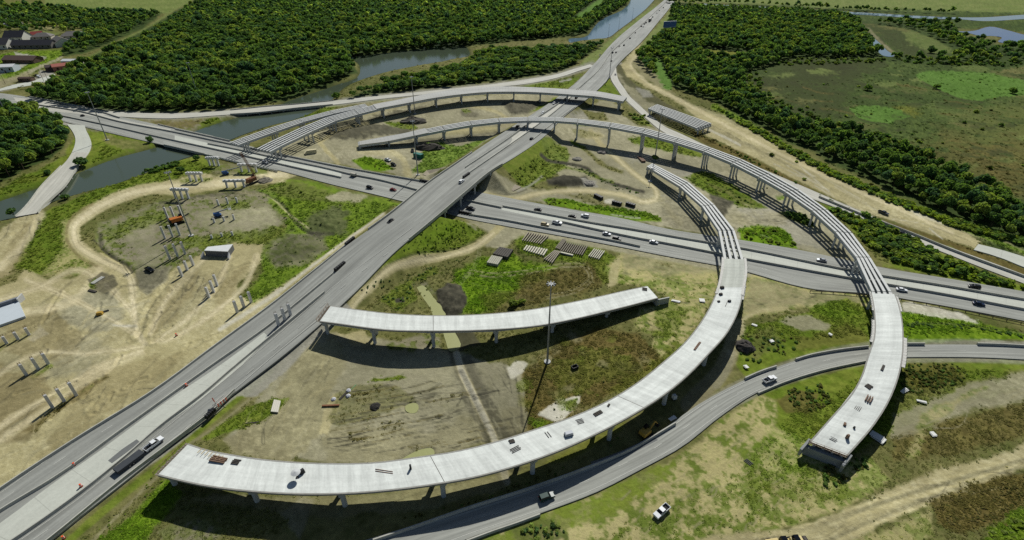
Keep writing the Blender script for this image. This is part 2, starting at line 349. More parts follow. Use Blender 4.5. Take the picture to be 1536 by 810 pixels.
# woods floor
WOODS_FAR = [(50, 150), (100, 158), (160, 166), (250, 167), (330, 163), (425, 150), (498, 126), (537, 108), (523, 87), (605, 75), (700, 68), (860, 54), (880, 49), (896, 32), (940, 7), (950, -20), (960, -45), (420, -45), (300, -4), (217, 44), (134, 84), (102, 117), (62, 138)]
WOODS_MID = [(515, 149), (540, 139), (585, 124), (640, 112), (690, 101), (715, 88), (725, 78), (860, 72), (895, 69), (910, 64), (880, 84), (850, 104), (790, 115), (690, 128), (600, 137), (530, 147)]
WOODS_TOWN = [(-100, 14), (0, 10), (60, 10), (130, 17), (242, 20), (232, 30), (215, 43), (165, 66), (125, 80), (98, 84), (90, 76), (112, 62), (128, 52), (120, 40), (80, 34), (60, 30), (-100, 40)]
WOODS_SW = [(-150, 160), (0, 165), (45, 171), (78, 178), (98, 192), (104, 205), (95, 221), (75, 239), (40, 254), (0, 274), (-150, 320)]
WOODS_EAST = [(1008, 12), (1060, 12), (1180, 17), (1255, 21), (1287, 34), (1296, 52), (1312, 74), (1322, 84), (1260, 88), (1190, 86), (1160, 98), (1130, 106), (1112, 116), (1118, 134), (1138, 152), (1175, 176), (1205, 188), (1262, 198), (1320, 214), (1350, 222), (1382, 236), (1440, 262), (1500, 292), (1536, 318), (1720, 400), (1720, 470), (1536, 366), (1480, 344), (1400, 312), (1330, 280), (1270, 252), (1200, 218), (1130, 182), (1070, 152), (1020, 134), (985, 120), (966, 104), (955, 92), (960, 78), (985, 62), (1000, 40)]
WOODS_NE = [(1290, 34), (1360, 33), (1440, 40), (1425, 46), (1440, 54), (1470, 62), (1500, 70), (1560, 72), (1700, 80), (1700, 104), (1536, 96), (1480, 98), (1410, 96), (1342, 92), (1330, 86), (1345, 84), (1400, 90), (1440, 88), (1430, 74), (1400, 58), (1370, 46), (1320, 38)]
WOODS_STRIP = [(985, 0), (1010, 4), (1100, 5), (1184, 9), (1307, 15), (1440, 20), (1436, 22), (1307, 18), (1184, 11.5), (1100, 7), (1005, 7)]
GLADE = [(977, 88), (990, 88), (1008, 124), (1008, 134), (994, 136), (984, 116)]
for w in (WOODS_FAR, WOODS_MID, WOODS_TOWN, WOODS_SW, WOODS_EAST, WOODS_NE, WOODS_STRIP): poly('F', w, 2, 2)
poly('P', GLADE, 1, 1); poly('Y', [(1040, 77), (1056, 74), (1125, 79), (1130, 84), (1090, 90), (1062, 86)], 1.5, 2); poly('C', [(1064, 82), (1082, 83), (1080, 86), (1066, 86)], .8, 1)
track('Q', [(292, -4), (262, 14), (230, 36), (180, 62), (134, 86), (118, 97), (104, 110)], 2.2, 1, 1)
poly('P', [(855, 38), (880, 28), (905, 8), (912, -5), (905, -6), (870, 20), (850, 36)], 1, 1)
# town
poly('L', [(-80, 96), (20, 78), (92, 74), (94, 84), (70, 100), (40, 114), (0, 122), (-80, 130)], 1, 1, .8)
poly('R', [(22, 79), (40, 82), (70, 86), (64, 90), (55, 90), (30, 103), (0, 112), (-60, 118), (-60, 112), (0, 104), (25, 97), (50, 90), (24, 82)], 1, 1); poly('M', [(94, 84), (90, 90), (60, 103), (25, 121), (0, 132), (-60, 145), (-60, 138), (0, 122), (30, 112), (60, 98)], 1, 1.5)
poly('V', [(-60, 120), (10, 116), (40, 108), (48, 114), (10, 130), (-60, 140)], 2, 2, .8); poly('R', [(60, 105), (82, 110), (80, 118), (30, 130), (0, 138), (-40, 142), (0, 133), (40, 122), (58, 114)], 1, 1); poly('R', [(115, 97), (132, 88), (131, 91), (120, 97)], .8, .8)
poly('S', [(60, 38), (80, 42), (76, 47), (52, 46)], 2, 2, .5); poly('Q', [(10, 44), (70, 44), (90, 50), (80, 58), (20, 56)], 2, 3, .6)
# west bank and road approaches
poly('G', [(-150, 330), (0, 283), (58, 254), (98, 232), (112, 205), (104, 188), (120, 200), (108, 240), (92, 252), (60, 281), (0, 303), (-150, 350)], 2, 3); poly('Y', [(20, 275), (60, 262), (90, 245), (108, 222), (112, 232), (90, 255), (60, 275)], 3, 4, .4)
poly('G', [(125, 190), (150, 196), (200, 207), (232, 216), (222, 226), (182, 236), (150, 246), (126, 252), (120, 243), (138, 222), (134, 203)], 1.5, 2.5); poly('O', [(160, 205), (205, 212), (225, 220), (190, 222), (160, 214)], 2, 4, .8)
poly('Z', [(178, 177), (330, 174), (345, 180), (320, 190), (292, 198), (262, 194), (215, 184)], 2, 3); poly('B', [(215, 180), (300, 180), (290, 192), (250, 190)], 2, 4, .7); poly('V', [(170, 176), (190, 177), (268, 194), (260, 196), (210, 184)], 1, 1); poly('G', [(320, 176), (347, 180), (300, 196), (290, 194)], 1, 2)
poly('Z', [(70, 170), (100, 180), (112, 192), (130, 196), (150, 197), (138, 190), (100, 178)], 1.5, 1.5); poly('R', [(0, 162), (57, 172), (100, 180), (112, 190), (95, 188), (60, 177), (0, 170)], 1, 1.5)
poly('G', [(455, 172), (500, 156), (520, 152), (498, 164), (470, 174), (445, 180)], 1.5, 1.5)
# west works
poly('G', [(20, 400), (30, 380), (55, 340), (66, 318), (110, 298), (165, 276), (226, 257), (272, 238), (312, 236), (335, 252), (300, 264), (240, 282), (190, 292), (150, 306), (120, 326), (100, 346), (108, 375), (135, 388), (132, 402), (112, 414), (96, 404), (60, 412)], 2.5, 4)
poly('X', [(90, 330), (118, 326), (108, 372), (140, 390), (130, 412), (90, 420), (60, 414), (96, 372)], 4, 6, .8); poly('O', [(170, 290), (240, 275), (300, 255), (310, 262), (240, 285), (180, 300)], 2, 4, .6)
poly('S', [(-220, 520), (-60, 430), (10, 412), (38, 372), (56, 332), (62, 318), (30, 320), (0, 345), (-220, 420)], 2, 4)
poly('S', [(-320, 560), (-40, 445), (28, 422), (36, 404), (80, 420), (115, 416), (140, 396), (172, 402), (200, 420), (230, 432), (262, 402), (300, 382), (342, 379), (392, 371), (386, 396), (360, 426), (354, 444), (378, 452), (400, 446), (396, 468), (222, 592), (0, 738), (-320, 950)], 2, 3)
poly('V', [(-200, 520), (0, 470), (60, 462), (120, 490), (120, 540), (60, 570), (-200, 620)], 12, 14, .7); poly('M', [(100, 452), (130, 440), (172, 444), (184, 478), (156, 500), (112, 490)], 5, 8, .85); poly('M', [(84, 515), (150, 490), (165, 530), (120, 560), (72, 562)], 8, 10, .6)
poly('V', [(-100, 590), (40, 560), (66, 600), (50, 645), (-100, 700)], 10, 10, .9); poly('D', [(-20, 618), (20, 600), (54, 610), (30, 650), (-20, 650)], 10, 14, .35); poly('V', [(225, 470), (280, 420), (340, 400), (350, 430), (300, 470), (250, 500)], 10, 10, .45)
poly('B', [(118, 568), (160, 556), (162, 566), (140, 585), (96, 612), (52, 646), (20, 650), (48, 632), (86, 606)], 2, 4, .9); poly('G', [(140, 580), (152, 566), (110, 596), (60, 626), (48, 632), (90, 606)], 1, 2, .8); poly('G', [(44, 565), (76, 544), (80, 548), (50, 570)], 1, 2, .8); poly('G', [(-10, 520), (46, 498), (50, 503), (-8, 530)], 1, 2, .6)
poly('C', [(42, 510), (60, 490), (72, 500), (52, 512)], 2, 4, .6)
poly('Z', [(150, 336), (190, 321), (240, 301), (290, 294), (352, 284), (410, 290), (432, 330), (402, 352), (350, 364), (300, 378), (262, 400), (226, 416), (196, 406), (170, 386), (148, 362)], 3, 4)
poly('M', [(290, 320), (330, 312), (400, 315), (420, 335), (380, 350), (320, 348), (295, 335)], 4, 6, .7); poly('M', [(190, 350), (230, 330), (245, 370), (235, 400), (205, 400)], 4, 6, .7); poly('M', [(228, 402), (256, 402), (252, 420), (222, 442), (198, 424), (205, 408)], 2, 3, .9)
poly('G', [(160, 340), (220, 322), (250, 318), (245, 330), (190, 350), (160, 365)], 3, 5, .6); poly('G', [(262, 356), (340, 352), (420, 340), (440, 352), (400, 366), (340, 364), (280, 372)], 2, 4, .7); poly('G', [(330, 306), (370, 302), (372, 310), (340, 316)], 2, 3, .7)
poly('S', [(350, 366), (396, 368), (392, 392), (360, 425), (330, 440), (300, 430), (320, 400)], 2, 3)
poly('L', [(392, 288), (430, 268), (470, 270), (520, 288), (580, 298), (606, 306), (570, 332), (538, 352), (500, 380), (460, 406), (420, 432), (378, 452), (368, 442), (392, 404), (398, 372), (432, 350), (432, 326), (405, 304)], 3, 4, .75); poly('O', [(405, 285), (440, 272), (500, 290), (560, 300), (540, 306), (450, 300)], 4, 6, .6)
poly('Z', [(395, 372), (430, 352), (480, 350), (492, 372), (450, 400), (412, 402)], 3, 4, .8)
poly('D', [(466, 324), (500, 312), (522, 320), (516, 346), (482, 356), (462, 344)], 4, 8, .7); poly('D', [(412, 376), (440, 352), (480, 357), (490, 374), (440, 394), (412, 398)], 4, 9, .5); poly('M', [(490, 296), (520, 288), (552, 294), (540, 303), (500, 303)], 2, 3, .9)
track('D', [(300, 296), (350, 290), (400, 294), (425, 308), (440, 330), (470, 352), (500, 352)], 4, 2, 3, .7); track('D', [(240, 305), (270, 300), (320, 290)], 3, 1, 2, .7); track('V', [(352, 288), (405, 296), (432, 320), (462, 342)], 2.5, 1, 1.5, .8)
track('S', [(428, 260), (400, 266), (360, 271), (312, 277), (270, 284), (234, 282), (182, 295), (135, 319), (112, 340), (113, 362), (136, 382), (167, 397), (193, 413), (200, 458), (206, 497), (221, 523)], 18, 2, 3)
poly('S', [(235, 276), (300, 262), (340, 266), (360, 258), (420, 254), (450, 262), (420, 272), (360, 278), (300, 285), (235, 292)], 2, 4); poly('Z', [(310, 240), (400, 252), (360, 262), (320, 262)], 3, 4, .6); poly('G', [(355, 254), (400, 254), (402, 262), (360, 264)], 1.5, 2, .8); poly('G', [(272, 270), (318, 268), (310, 277), (268, 280)], 1.5, 3, .8)
poly('W', [(-100, 560), (0, 545), (60, 560), (90, 600), (40, 650), (0, 665), (-100, 720)], 5, 9, .75); poly('W', [(110, 575), (165, 545), (215, 545), (280, 530), (222, 585), (120, 655), (60, 690), (90, 640)], 5, 9, .5); poly('W', [(20, 480), (80, 465), (130, 505), (110, 540), (40, 545), (0, 520)], 4, 8, .6); poly('W', [(225, 470), (262, 420), (300, 400), (292, 440), (262, 480), (232, 500)], 4, 6, .6); poly('W', [(318, 440), (350, 405), (372, 396), (360, 425), (345, 455), (325, 470)], 4, 6, .55); poly('M', [(92, 455), (128, 438), (172, 446), (186, 480), (150, 502), (105, 490)], 4, 7, .8); poly('W', [(20, 352), (50, 330), (40, 380), (10, 412), (-20, 420)], 4, 7, .5)
poly('D', [(206, 405), (228, 400), (252, 404), (250, 418), (226, 440), (214, 436), (200, 424)], 3, 5, .55)
track('W', [(140, 305), (104, 332), (100, 360), (118, 384), (150, 402)], 4, 1.5, 3, .8); track('D', [(150, 352), (150, 368), (172, 388), (190, 398), (198, 410)], 3, 1.2, 2, .8)
for pts in ([(221, 523), (160, 545), (80, 590), (0, 640), (-60, 690)], [(215, 520), (130, 530), (60, 530), (0, 560)], [(205, 500), (150, 470), (90, 440), (40, 420)], [(200, 470), (150, 420), (120, 405), (60, 430), (0, 450)], [(230, 515), (290, 470), (330, 420), (345, 385)], [(235, 520), (320, 470), (372, 420), (385, 385)], [(225, 500), (250, 450), (285, 410), (310, 385)]): track('H', pts, 8, 2.5, 4, .7); ruts(pts, 2.5, 'W', .5, 1.2)
track('H', [(428, 260), (360, 271), (312, 277), (234, 282), (182, 295), (135, 319), (112, 340), (113, 362), (136, 382), (167, 397), (193, 413), (200, 458), (206, 497), (221, 523)], 9, 3, 3, .8); track('H', [(221, 523), (286, 512), (338, 490), (400, 452)], 7, 3, 3, .7); track('H', [(0, 400), (40, 360), (62, 322)], 12, 4, 5, .6); track('H', [(30, 470), (110, 450), (150, 405)], 10, 4, 5, .6); track('H', [(210, 530), (150, 560), (60, 620), (0, 660)], 10, 5, 6, .6)
ruts([(312, 277), (234, 282), (182, 295), (135, 319), (112, 340), (113, 362), (150, 390), (190, 412), (200, 458), (206, 497)], 4, 'V', .6); track('D', [(140, 360), (160, 378), (180, 392), (194, 412)], 2, 1, 1, .7); track('D', [(194, 412), (206, 400), (222, 396)], 1.2, 1, 1, .6)
track('S', [(221, 523), (286, 512), (338, 490), (400, 452), (470, 402), (530, 360), (575, 332)], 12, 2, 3); track('C', [(330, 494), (400, 450), (470, 400), (530, 358), (575, 330)], 6, 2, 1.5, .8)
poly('D', [(132, 420), (152, 408), (170, 412), (176, 426), (160, 440), (136, 434)], 1.5, 2, .8); poly('G', [(130, 428), (145, 415), (140, 434)], 1.5, 2, .8)
track('C', [(170, 488), (205, 490)], 3, 1, 2, .7)
for k in range(9):
    t = k/8; track('V', [(205+10*k, 500-8*k), (232+11*k, 455-9*k), (270+10*k, 405-4*k)], 1.6, 1, 1.5, .5)
for k in range(10): track('D', [(225, 408), (200+8*k, 430+3*k-.9*k*k*.4)], .8, .8, .5, .35)
# between B and the north flyover
poly('M', [(370, 240), (415, 218), (470, 196), (560, 163), (650, 148), (760, 139), (850, 139), (880, 150), (822, 165), (762, 196), (702, 236), (650, 270), (560, 256), (480, 241)], 2, 3); poly('V', [(500, 165), (560, 152), (650, 140), (800, 133), (850, 133), (850, 142), (760, 142), (650, 152), (540, 175)], 1.5, 2, .8); poly('G', [(545, 150), (585, 149), (575, 152), (550, 153)], 1, 1, .7)
poly('O', [(450, 182), (500, 168), (520, 170), (470, 190)], 1, 2, .8); poly('D', [(478, 204), (500, 192), (560, 176), (640, 158), (640, 163), (560, 182), (510, 197)], 1.5, 3, .7); poly('D', [(488, 208), (507, 193), (540, 186), (573, 187), (617, 193), (622, 198), (573, 203), (515, 209)], 2, 4, .75)  # the narrow dark strip paints in the flyover's shadow along its bents
poly('D', [(607, 178), (620, 174), (637, 182), (625, 186)], 1.5, 2); poly('D', [(753, 155), (815, 152), (792, 172), (767, 172)], 2, 2, .85); poly('D', [(693, 163), (720, 168), (717, 177), (690, 176)], 2, 2, .6); poly('D', [(630, 218), (650, 215), (660, 221), (645, 227), (632, 226)], 1.5, 2)
poly('G', [(573, 182), (607, 183), (628, 192), (622, 195), (600, 192), (583, 188)], 1, 1.5); poly('L', [(528, 241), (547, 235), (567, 238), (583, 247), (592, 254), (570, 258), (545, 253)], 1.2, 1.5); poly('G', [(690, 163), (702, 162), (706, 168), (698, 170)], 1, 1, .7)
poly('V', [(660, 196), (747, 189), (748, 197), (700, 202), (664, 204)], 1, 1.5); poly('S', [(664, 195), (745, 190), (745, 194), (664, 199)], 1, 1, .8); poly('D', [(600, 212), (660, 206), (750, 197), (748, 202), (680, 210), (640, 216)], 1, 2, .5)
poly('L', [(633, 231), (645, 215), (662, 212), (683, 220), (708, 212), (732, 208), (738, 206), (720, 222), (690, 246), (668, 257), (640, 259), (618, 260), (620, 252), (634, 243)], 1.5, 2, .85); poly('O', [(690, 222), (715, 218), (728, 212), (710, 228)], 1.5, 2, .5)
poly('G', [(790, 172), (830, 158), (842, 146), (832, 147), (815, 157), (795, 168)], 1, 1.5); poly('G', [(840, 120), (868, 113), (878, 106), (860, 128), (845, 133), (800, 130), (775, 129)], 1, 1.5); poly('R', [(838, 122), (858, 117), (858, 120), (840, 124)], .8, 1)
track('S', [(472, 203), (487, 223), (507, 244)], 6, 1.5, 2); track('S', [(483, 211), (497, 202), (540, 187.5), (582, 177.5), (623, 168.5), (660, 161), (692, 157.5), (723, 162), (745, 168), (762, 178)], 5, 1.2, 1.5); track('S', [(540, 226), (560, 230), (600, 235), (612, 262)], 9, 3, 4, .7); track('S', [(585, 225), (610, 245), (615, 262)], 6, 2, 3, .7)
poly('S', [(740, 174), (775, 182), (780, 192), (750, 190)], 2, 2, .6)
# east of A, north of B
poly('M', [(800, 208), (845, 178), (880, 165), (900, 150), (955, 170), (1060, 225), (1160, 272), (1235, 330), (1300, 404), (1195, 373), (1000, 342), (870, 314), (780, 299), (715, 288), (735, 272), (800, 282), (850, 282)], 2, 3); poly('R', [(905, 225), (960, 232), (1060, 262), (1160, 300), (1240, 370), (1180, 366), (1080, 290), (980, 250)], 6, 8, .5); poly('R', [(850, 172), (885, 160), (905, 195), (860, 190)], 3, 4, .6)
poly('G', [(738, 257), (770, 236), (800, 214), (826, 210), (850, 222), (856, 236), (848, 250), (832, 262), (800, 278), (788, 284), (760, 268)], 1.5, 2.5, .9)
poly('D', [(822, 271), (845, 262), (880, 267), (892, 278), (862, 281), (820, 279)], 2, 3); poly('R', [(870, 268), (894, 272), (896, 280), (876, 279)], 1.5, 3, .8); track('R', [(776, 287), (795, 278), (813, 265)], 3, 1, 1, .8); track('D', [(735, 290), (770, 291), (790, 284)], 2.5, 1, 1, .7)
track('D', [(812, 237), (830, 243), (850, 245), (880, 253), (900, 268), (925, 277), (965, 288)], 5, 1.5, 2); track('G', [(830, 248), (870, 256), (895, 266), (920, 272)], 4, 1.5, 3, .7); track('O', [(857, 212), (880, 226), (905, 247), (932, 258)], 6, 2, 3); track('G', [(858, 213), (875, 222)], 5, 1.5, 2)
poly('L', [(812, 299), (825, 295), (853, 298), (888, 307), (936, 313), (965, 319), (991, 328), (993, 333), (950, 331), (880, 318), (822, 307)], 1.2, 1.5); poly('O', [(845, 292), (880, 290), (935, 308), (930, 313), (880, 305)], 2, 3, .8); track('C', [(917, 322), (925, 323), (945, 326), (960, 327)], 1.5, .7, 1, .7); poly('C', [(906, 300), (920, 299), (918, 306), (908, 304)], 1.2, 2)
track('S', [(722, 291), (773, 298), (805, 291), (847, 286), (897, 287), (936, 293), (972, 302.5), (984, 298), (983, 284), (967, 272), (947, 257), (928, 240), (910, 225), (896, 210), (886, 196)], 8, 2, 2, .85); track('V', [(985, 296), (1000, 310), (1010, 325), (1020, 336)], 8, 3, 3, .6); poly('S', [(870, 196), (900, 194), (908, 204), (880, 208)], 2, 3, .7)
poly('D', [(1000, 300), (1030, 320), (1062, 345), (1045, 350), (1010, 340), (992, 325)], 5, 5, .4); poly('G', [(1022, 266), (1040, 261), (1063, 260), (1083, 268), (1125, 293), (1150, 312), (1108, 309), (1067, 291), (1042, 276)], 1.5, 3); poly('O', [(1060, 275), (1100, 285), (1140, 308), (1110, 305)], 2, 3, .6); poly('D', [(1066, 293), (1100, 304), (1086, 326), (1070, 314)], 2, 3, .85)
poly('G', [(936, 207), (983, 204), (1056, 231), (1050, 236), (1008, 227), (972, 222), (950, 215)], 1.5, 2.5); poly('G', [(890, 137), (913, 118), (933, 143), (915, 142)], 1, 1.5); poly('O', [(873, 165), (905, 168), (912, 180), (884, 179)], 1.5, 2); poly('G', [(860, 187), (890, 186), (882, 190)], 1, 1, .7); poly('O', [(860, 195), (880, 194), (900, 203), (870, 206)], 1.5, 2.5, .6)
poly('O', [(930, 166), (948, 154), (966, 172), (984, 193), (957, 189), (936, 174)], 1.5, 2); poly('G', [(950, 172), (968, 178), (978, 190), (958, 186)], 1.5, 2, .7)
poly('L', [(1108, 343), (1135, 337), (1177, 346), (1197, 372), (1153, 369), (1112, 362)], 1.5, 3); poly('G', [(1168, 318), (1202, 320), (1224, 340), (1205, 337), (1177, 325)], 1.5, 2); poly('L', [(1160, 293), (1176, 292), (1182, 300), (1166, 301)], 1.5, 2, .8); poly('G', [(1130, 258), (1150, 270), (1180, 290), (1160, 285)], 2, 3, .7)
poly('V', [(1090, 325), (1170, 318), (1180, 335), (1110, 338)], 4, 5, .5)
# between the ramps at the right
poly('G', [(1225, 300), (1262, 316), (1310, 336), (1362, 360), (1424, 385), (1540, 430), (1720, 490), (1720, 466), (1540, 440), (1400, 414), (1325, 400), (1300, 368), (1270, 335)], 1.5, 3); poly('O', [(1290, 372), (1330, 375), (1340, 400), (1310, 396)], 3, 4, .7); poly('L', [(1320, 360), (1400, 380), (1470, 410), (1530, 432), (1470, 424), (1380, 398)], 3, 5, .6)
# haul road and its verges
poly('B', [(1036, 196), (1045, 200), (1119, 231), (1185, 266), (1279, 312), (1349, 337), (1454, 372), (1540, 404), (1720, 470), (1720, 486), (1540, 414), (1430, 374), (1366, 349), (1280, 317), (1210, 283), (1150, 256), (1100, 235), (1050, 213)], 1, 2); poly('G', [(1200, 280), (1280, 315), (1360, 345), (1440, 376), (1440, 380), (1360, 350), (1280, 319), (1200, 286)], 1, 2, .7)
poly('Q', [(962, 66), (985, 40), (1008, 12), (1014, 6), (1016, 10), (1000, 40), (985, 60), (966, 75), (958, 92), (955, 82)], 1, 1.2); poly('Q', [(910, 62), (930, 48), (960, 22), (984, 7), (988, 9), (955, 36), (921, 64), (890, 97), (862, 105), (880, 86)], 1, 1.2)
poly('D', [(922, 96), (930, 88), (944, 64), (956, 60), (948, 78), (932, 96), (938, 113), (955, 128), (990, 148), (1040, 178), (1010, 172), (960, 158), (935, 136), (925, 112)], 1.2, 2, .6); poly('M', [(925, 108), (940, 128), (975, 152), (1035, 180), (1020, 185), (975, 172), (950, 152)], 2, 3, .7); poly('R', [(955, 132), (975, 135), (979, 145), (965, 148)], 1.5, 2, .7); poly('R', [(925, 92), (935, 92), (932, 97), (924, 97)], 1, 1, .8)
poly('V', [(960, 62), (1000, 140), (1045, 180), (1060, 200), (1130, 222), (1230, 262), (1320, 300), (1430, 346), (1500, 366), (1540, 386), (1720, 460), (1720, 440), (1540, 374), (1490, 352), (1429, 335), (1314, 289), (1237, 254), (1150, 206), (1095, 178), (1057, 163), (1023, 145), (973, 123), (958, 110), (946, 96), (958, 72)], 2, 3, .8)
poly('S', [(961, 62), (966, 62), (953, 82), (946, 98), (959, 115), (974, 125), (1023, 147), (1057, 167), (1096, 184), (1150, 211), (1237, 260), (1314, 295), (1429, 341), (1472, 362), (1462, 372), (1454, 370), (1349, 335), (1279, 311), (1185, 265), (1119, 230), (1060, 203), (1044, 192), (1060, 186), (1037, 170), (1023, 158), (993, 143), (957, 123), (939, 112), (931, 97), (946, 80)], 1, 1.6)
track('V', [(1060, 190), (1100, 208), (1150, 232), (1200, 258)], 4, 2, 3, .7); track('D', [(1062, 186), (1085, 196), (1110, 210)], 1.2, .8, 1.5, .6); track('C', [(1058, 192), (1085, 205), (1110, 218)], 3, 1, 1, .7)
ruts([(1150, 228), (1240, 275), (1330, 317), (1440, 358)], 3, 'V', .6); ruts([(1140, 218), (1240, 266), (1330, 308), (1440, 350)], 2, 'V', .5); ruts([(1170, 246), (1240, 283), (1320, 320), (1400, 348)], 2.5, 'V', .5); track('D', [(1400, 340), (1420, 348), (1456, 362)], 1.2, 1, 1, .6)
poly('C', [(1340, 300), (1400, 326), (1420, 338), (1380, 326)], 2, 3, .5)
track('L', [(1070, 160), (1110, 180), (1160, 208), (1240, 254), (1320, 290), (1430, 336), (1540, 380), (1720, 452)], 7, 2, 4, .8)
# middle: inside the ramps
poly('G', [(647, 334), (690, 330), (729, 348), (712, 363), (622, 392), (567, 418), (540, 442), (520, 456), (540, 434), (590, 384)], 1.5, 3); poly('L', [(600, 392), (660, 345), (690, 338), (700, 350), (640, 380)], 4, 6, .4); poly('M', [(690, 330), (712, 340), (722, 350), (700, 342)], 1.2, 2, .8)
poly('O', [(555, 445), (620, 405), (665, 392), (690, 400), (700, 440), (660, 470), (560, 470)], 3, 4); poly('G', [(570, 450), (600, 425), (655, 398), (660, 410), (620, 425), (625, 450), (600, 468)], 2, 3, .8); poly('L', [(684, 402), (715, 388), (750, 378), (790, 390), (850, 395), (830, 408), (780, 440), (735, 470), (690, 468), (680, 440)], 4, 5); poly('G', [(770, 352), (790, 345), (900, 372), (928, 386), (918, 405), (850, 395), (780, 380)], 2, 4)
poly('B', [(790, 402), (860, 398), (900, 396), (912, 420), (880, 445), (800, 458), (770, 440)], 5, 7, .8); poly('G', [(880, 380), (920, 385), (925, 415), (905, 425)], 3, 4, .7); poly('B', [(720, 440), (780, 430), (800, 462), (730, 472)], 5, 7, .5)
poly('X', [(912, 405), (930, 375), (1000, 385), (1075, 388), (1082, 400), (1080, 430), (1066, 462), (1042, 500), (1000, 545), (960, 540), (990, 500), (950, 490), (960, 465), (1005, 447), (975, 426), (930, 424)], 4, 6); poly('V', [(930, 378), (1040, 386), (1080, 392), (1078, 412), (1000, 410), (940, 405)], 5, 7, .7); poly('S', [(912, 430), (920, 395), (932, 380), (926, 410), (922, 428)], 2, 3, .8); poly('G', [(980, 455), (1010, 450), (1030, 470), (1020, 500), (985, 500)], 4, 7, .6)
poly('B', [(800, 545), (850, 505), (900, 488), (960, 502), (995, 540), (960, 568), (900, 602), (850, 628), (790, 655), (768, 610), (778, 565)], 4, 6); poly('G', [(820, 560), (860, 530), (920, 520), (960, 545), (900, 580), (850, 600)], 6, 12, .35); poly('Y', [(900, 590), (980, 545), (1020, 510), (1000, 545), (930, 590)], 3, 5, .6)
track('M', [(700, 322), (760, 343), (850, 358), (930, 374), (1010, 388), (1110, 408), (1200, 430)], 9, 2, 3); poly('M', [(700, 330), (760, 338), (780, 352), (755, 372), (725, 372), (735, 352)], 3, 4); track('S', [(524, 470), (530, 460), (554, 439), (582, 414), (621, 396), (673, 383), (713, 370), (736, 353), (752, 338)], 11, 1.5, 2.5)
track('H', [(524, 470), (554, 439), (582, 414), (621, 396), (673, 383), (713, 370), (740, 350)], 5, 2, 2, .7); track('H', [(773, 298), (805, 291), (847, 286), (897, 287), (936, 293), (972, 302.5), (984, 298), (983, 284), (967, 272), (947, 257), (928, 240), (910, 225)], 4, 1.5, 1.5, .6); track('H', [(1000, 842), (1180, 800), (1340, 752), (1440, 720), (1536, 688)], 9, 3, 3, .7); track('H', [(966, 75), (946, 96), (964, 118), (1023, 152), (1096, 192), (1237, 264), (1430, 350)], 4, 1.5, 2, .6)
ruts([(524, 470), (554, 439), (582, 414), (621, 396), (673, 383), (713, 370), (740, 350)], 2.6, 'V', .7); track('D', [(560, 428), (590, 404), (630, 386), (680, 374), (712, 362)], 1.6, 1, 1, .7)
ruts([(700, 406), (730, 412), (790, 408), (850, 398), (878, 400), (886, 418), (870, 432), (820, 446)], 2.5, 'V', .95, 1.6); ruts([(690, 414), (740, 420), (800, 432)], 2, 'D', .5); ruts([(700, 425), (760, 440), (800, 450)], 2, 'D', .4); ruts([(720, 374), (714, 395), (690, 425)], 2, 'M', .5)
poly('D', [(654, 437), (672, 424), (692, 427), (702, 448), (692, 470), (668, 474), (658, 456)], 1.5, 2.5); poly('D', [(590, 448), (606, 444), (608, 454), (594, 455)], 1, 2); poly('Z', [(610, 428), (640, 420), (655, 440), (640, 440), (630, 428)], 1.5, 2, .8)
poly('M', [(478, 500), (520, 500), (660, 520), (690, 530), (780, 556), (790, 640), (640, 692), (480, 692), (380, 682), (330, 660), (390, 600), (420, 560)], 3, 5); poly('V', [(330, 657), (400, 622), (430, 565), (460, 520), (505, 500), (520, 545), (505, 575), (480, 650), (440, 692), (350, 684)], 4, 7, .9); poly('V', [(490, 640), (640, 640), (780, 610), (790, 650), (640, 690), (490, 690)], 5, 7, .6)
poly('S', [(485, 612), (500, 590), (512, 600), (508, 615), (490, 650), (480, 650)], 1.5, 3, .9); poly('S', [(505, 500), (545, 495), (560, 515), (530, 515)], 2, 4, .8); poly('Z', [(575, 520), (620, 500), (660, 505), (660, 520), (620, 525)], 2, 4, .9)
poly('D', [(693, 540), (760, 545), (784, 600), (782, 655), (750, 668), (722, 605)], 4, 7, .3); poly('D', [(668, 500), (700, 495), (720, 515), (690, 525)], 2, 4, .8); poly('M', [(560, 600), (640, 585), (660, 610), (640, 640), (560, 640)], 6, 8, .5)
track('D', [(676, 525), (702, 600), (735, 668), (752, 722)], 10, 3, 5, .6); track('D', [(700, 540), (726, 600), (758, 668), (772, 700)], 18, 4, 8, .55); track('H', [(684, 528), (694, 560), (710, 593), (728, 630), (743, 663), (752, 695), (760, 722)], 11, 1.2, 1.2, .75); track('C', [(685, 530), (694, 560), (710, 593), (728, 630), (743, 663), (752, 695), (760, 722)], 9, 1.0, .8, .55); track('V', [(684, 545), (694, 560), (710, 593), (728, 630), (743, 663), (752, 695), (760, 722)], 14, 1.2, 1.2, .35); track('R', [(690, 553), (710, 593), (743, 663), (760, 722)], 8, 2, 1, .5); track('D', [(704, 600), (715, 640), (735, 690)], 2, 1, 1.5, .4)
track('D', [(772, 560), (780, 600), (784, 640)], 2, 1, 2, .6); track('V', [(780, 570), (786, 620)], 2, 1, 1, .7)
poly('C', [(803, 622), (818, 610), (832, 604), (856, 594), (872, 592), (868, 606), (852, 622), (834, 634)], 1.5, 3); poly('L', [(850, 600), (866, 597), (862, 614), (850, 615)], 1.2, 2, .9); poly('L', [(795, 628), (812, 626), (830, 632), (800, 648)], 2, 3, .8); poly('C', [(762, 552), (775, 541), (792, 545), (782, 560), (768, 565)], 1.5, 3, .9)
poly('O', [(505, 590), (540, 575), (600, 580), (620, 600), (560, 625), (505, 640), (490, 628)], 3, 5, .7); poly('G', [(555, 570), (600, 562), (612, 566), (580, 572)], 1, 2)
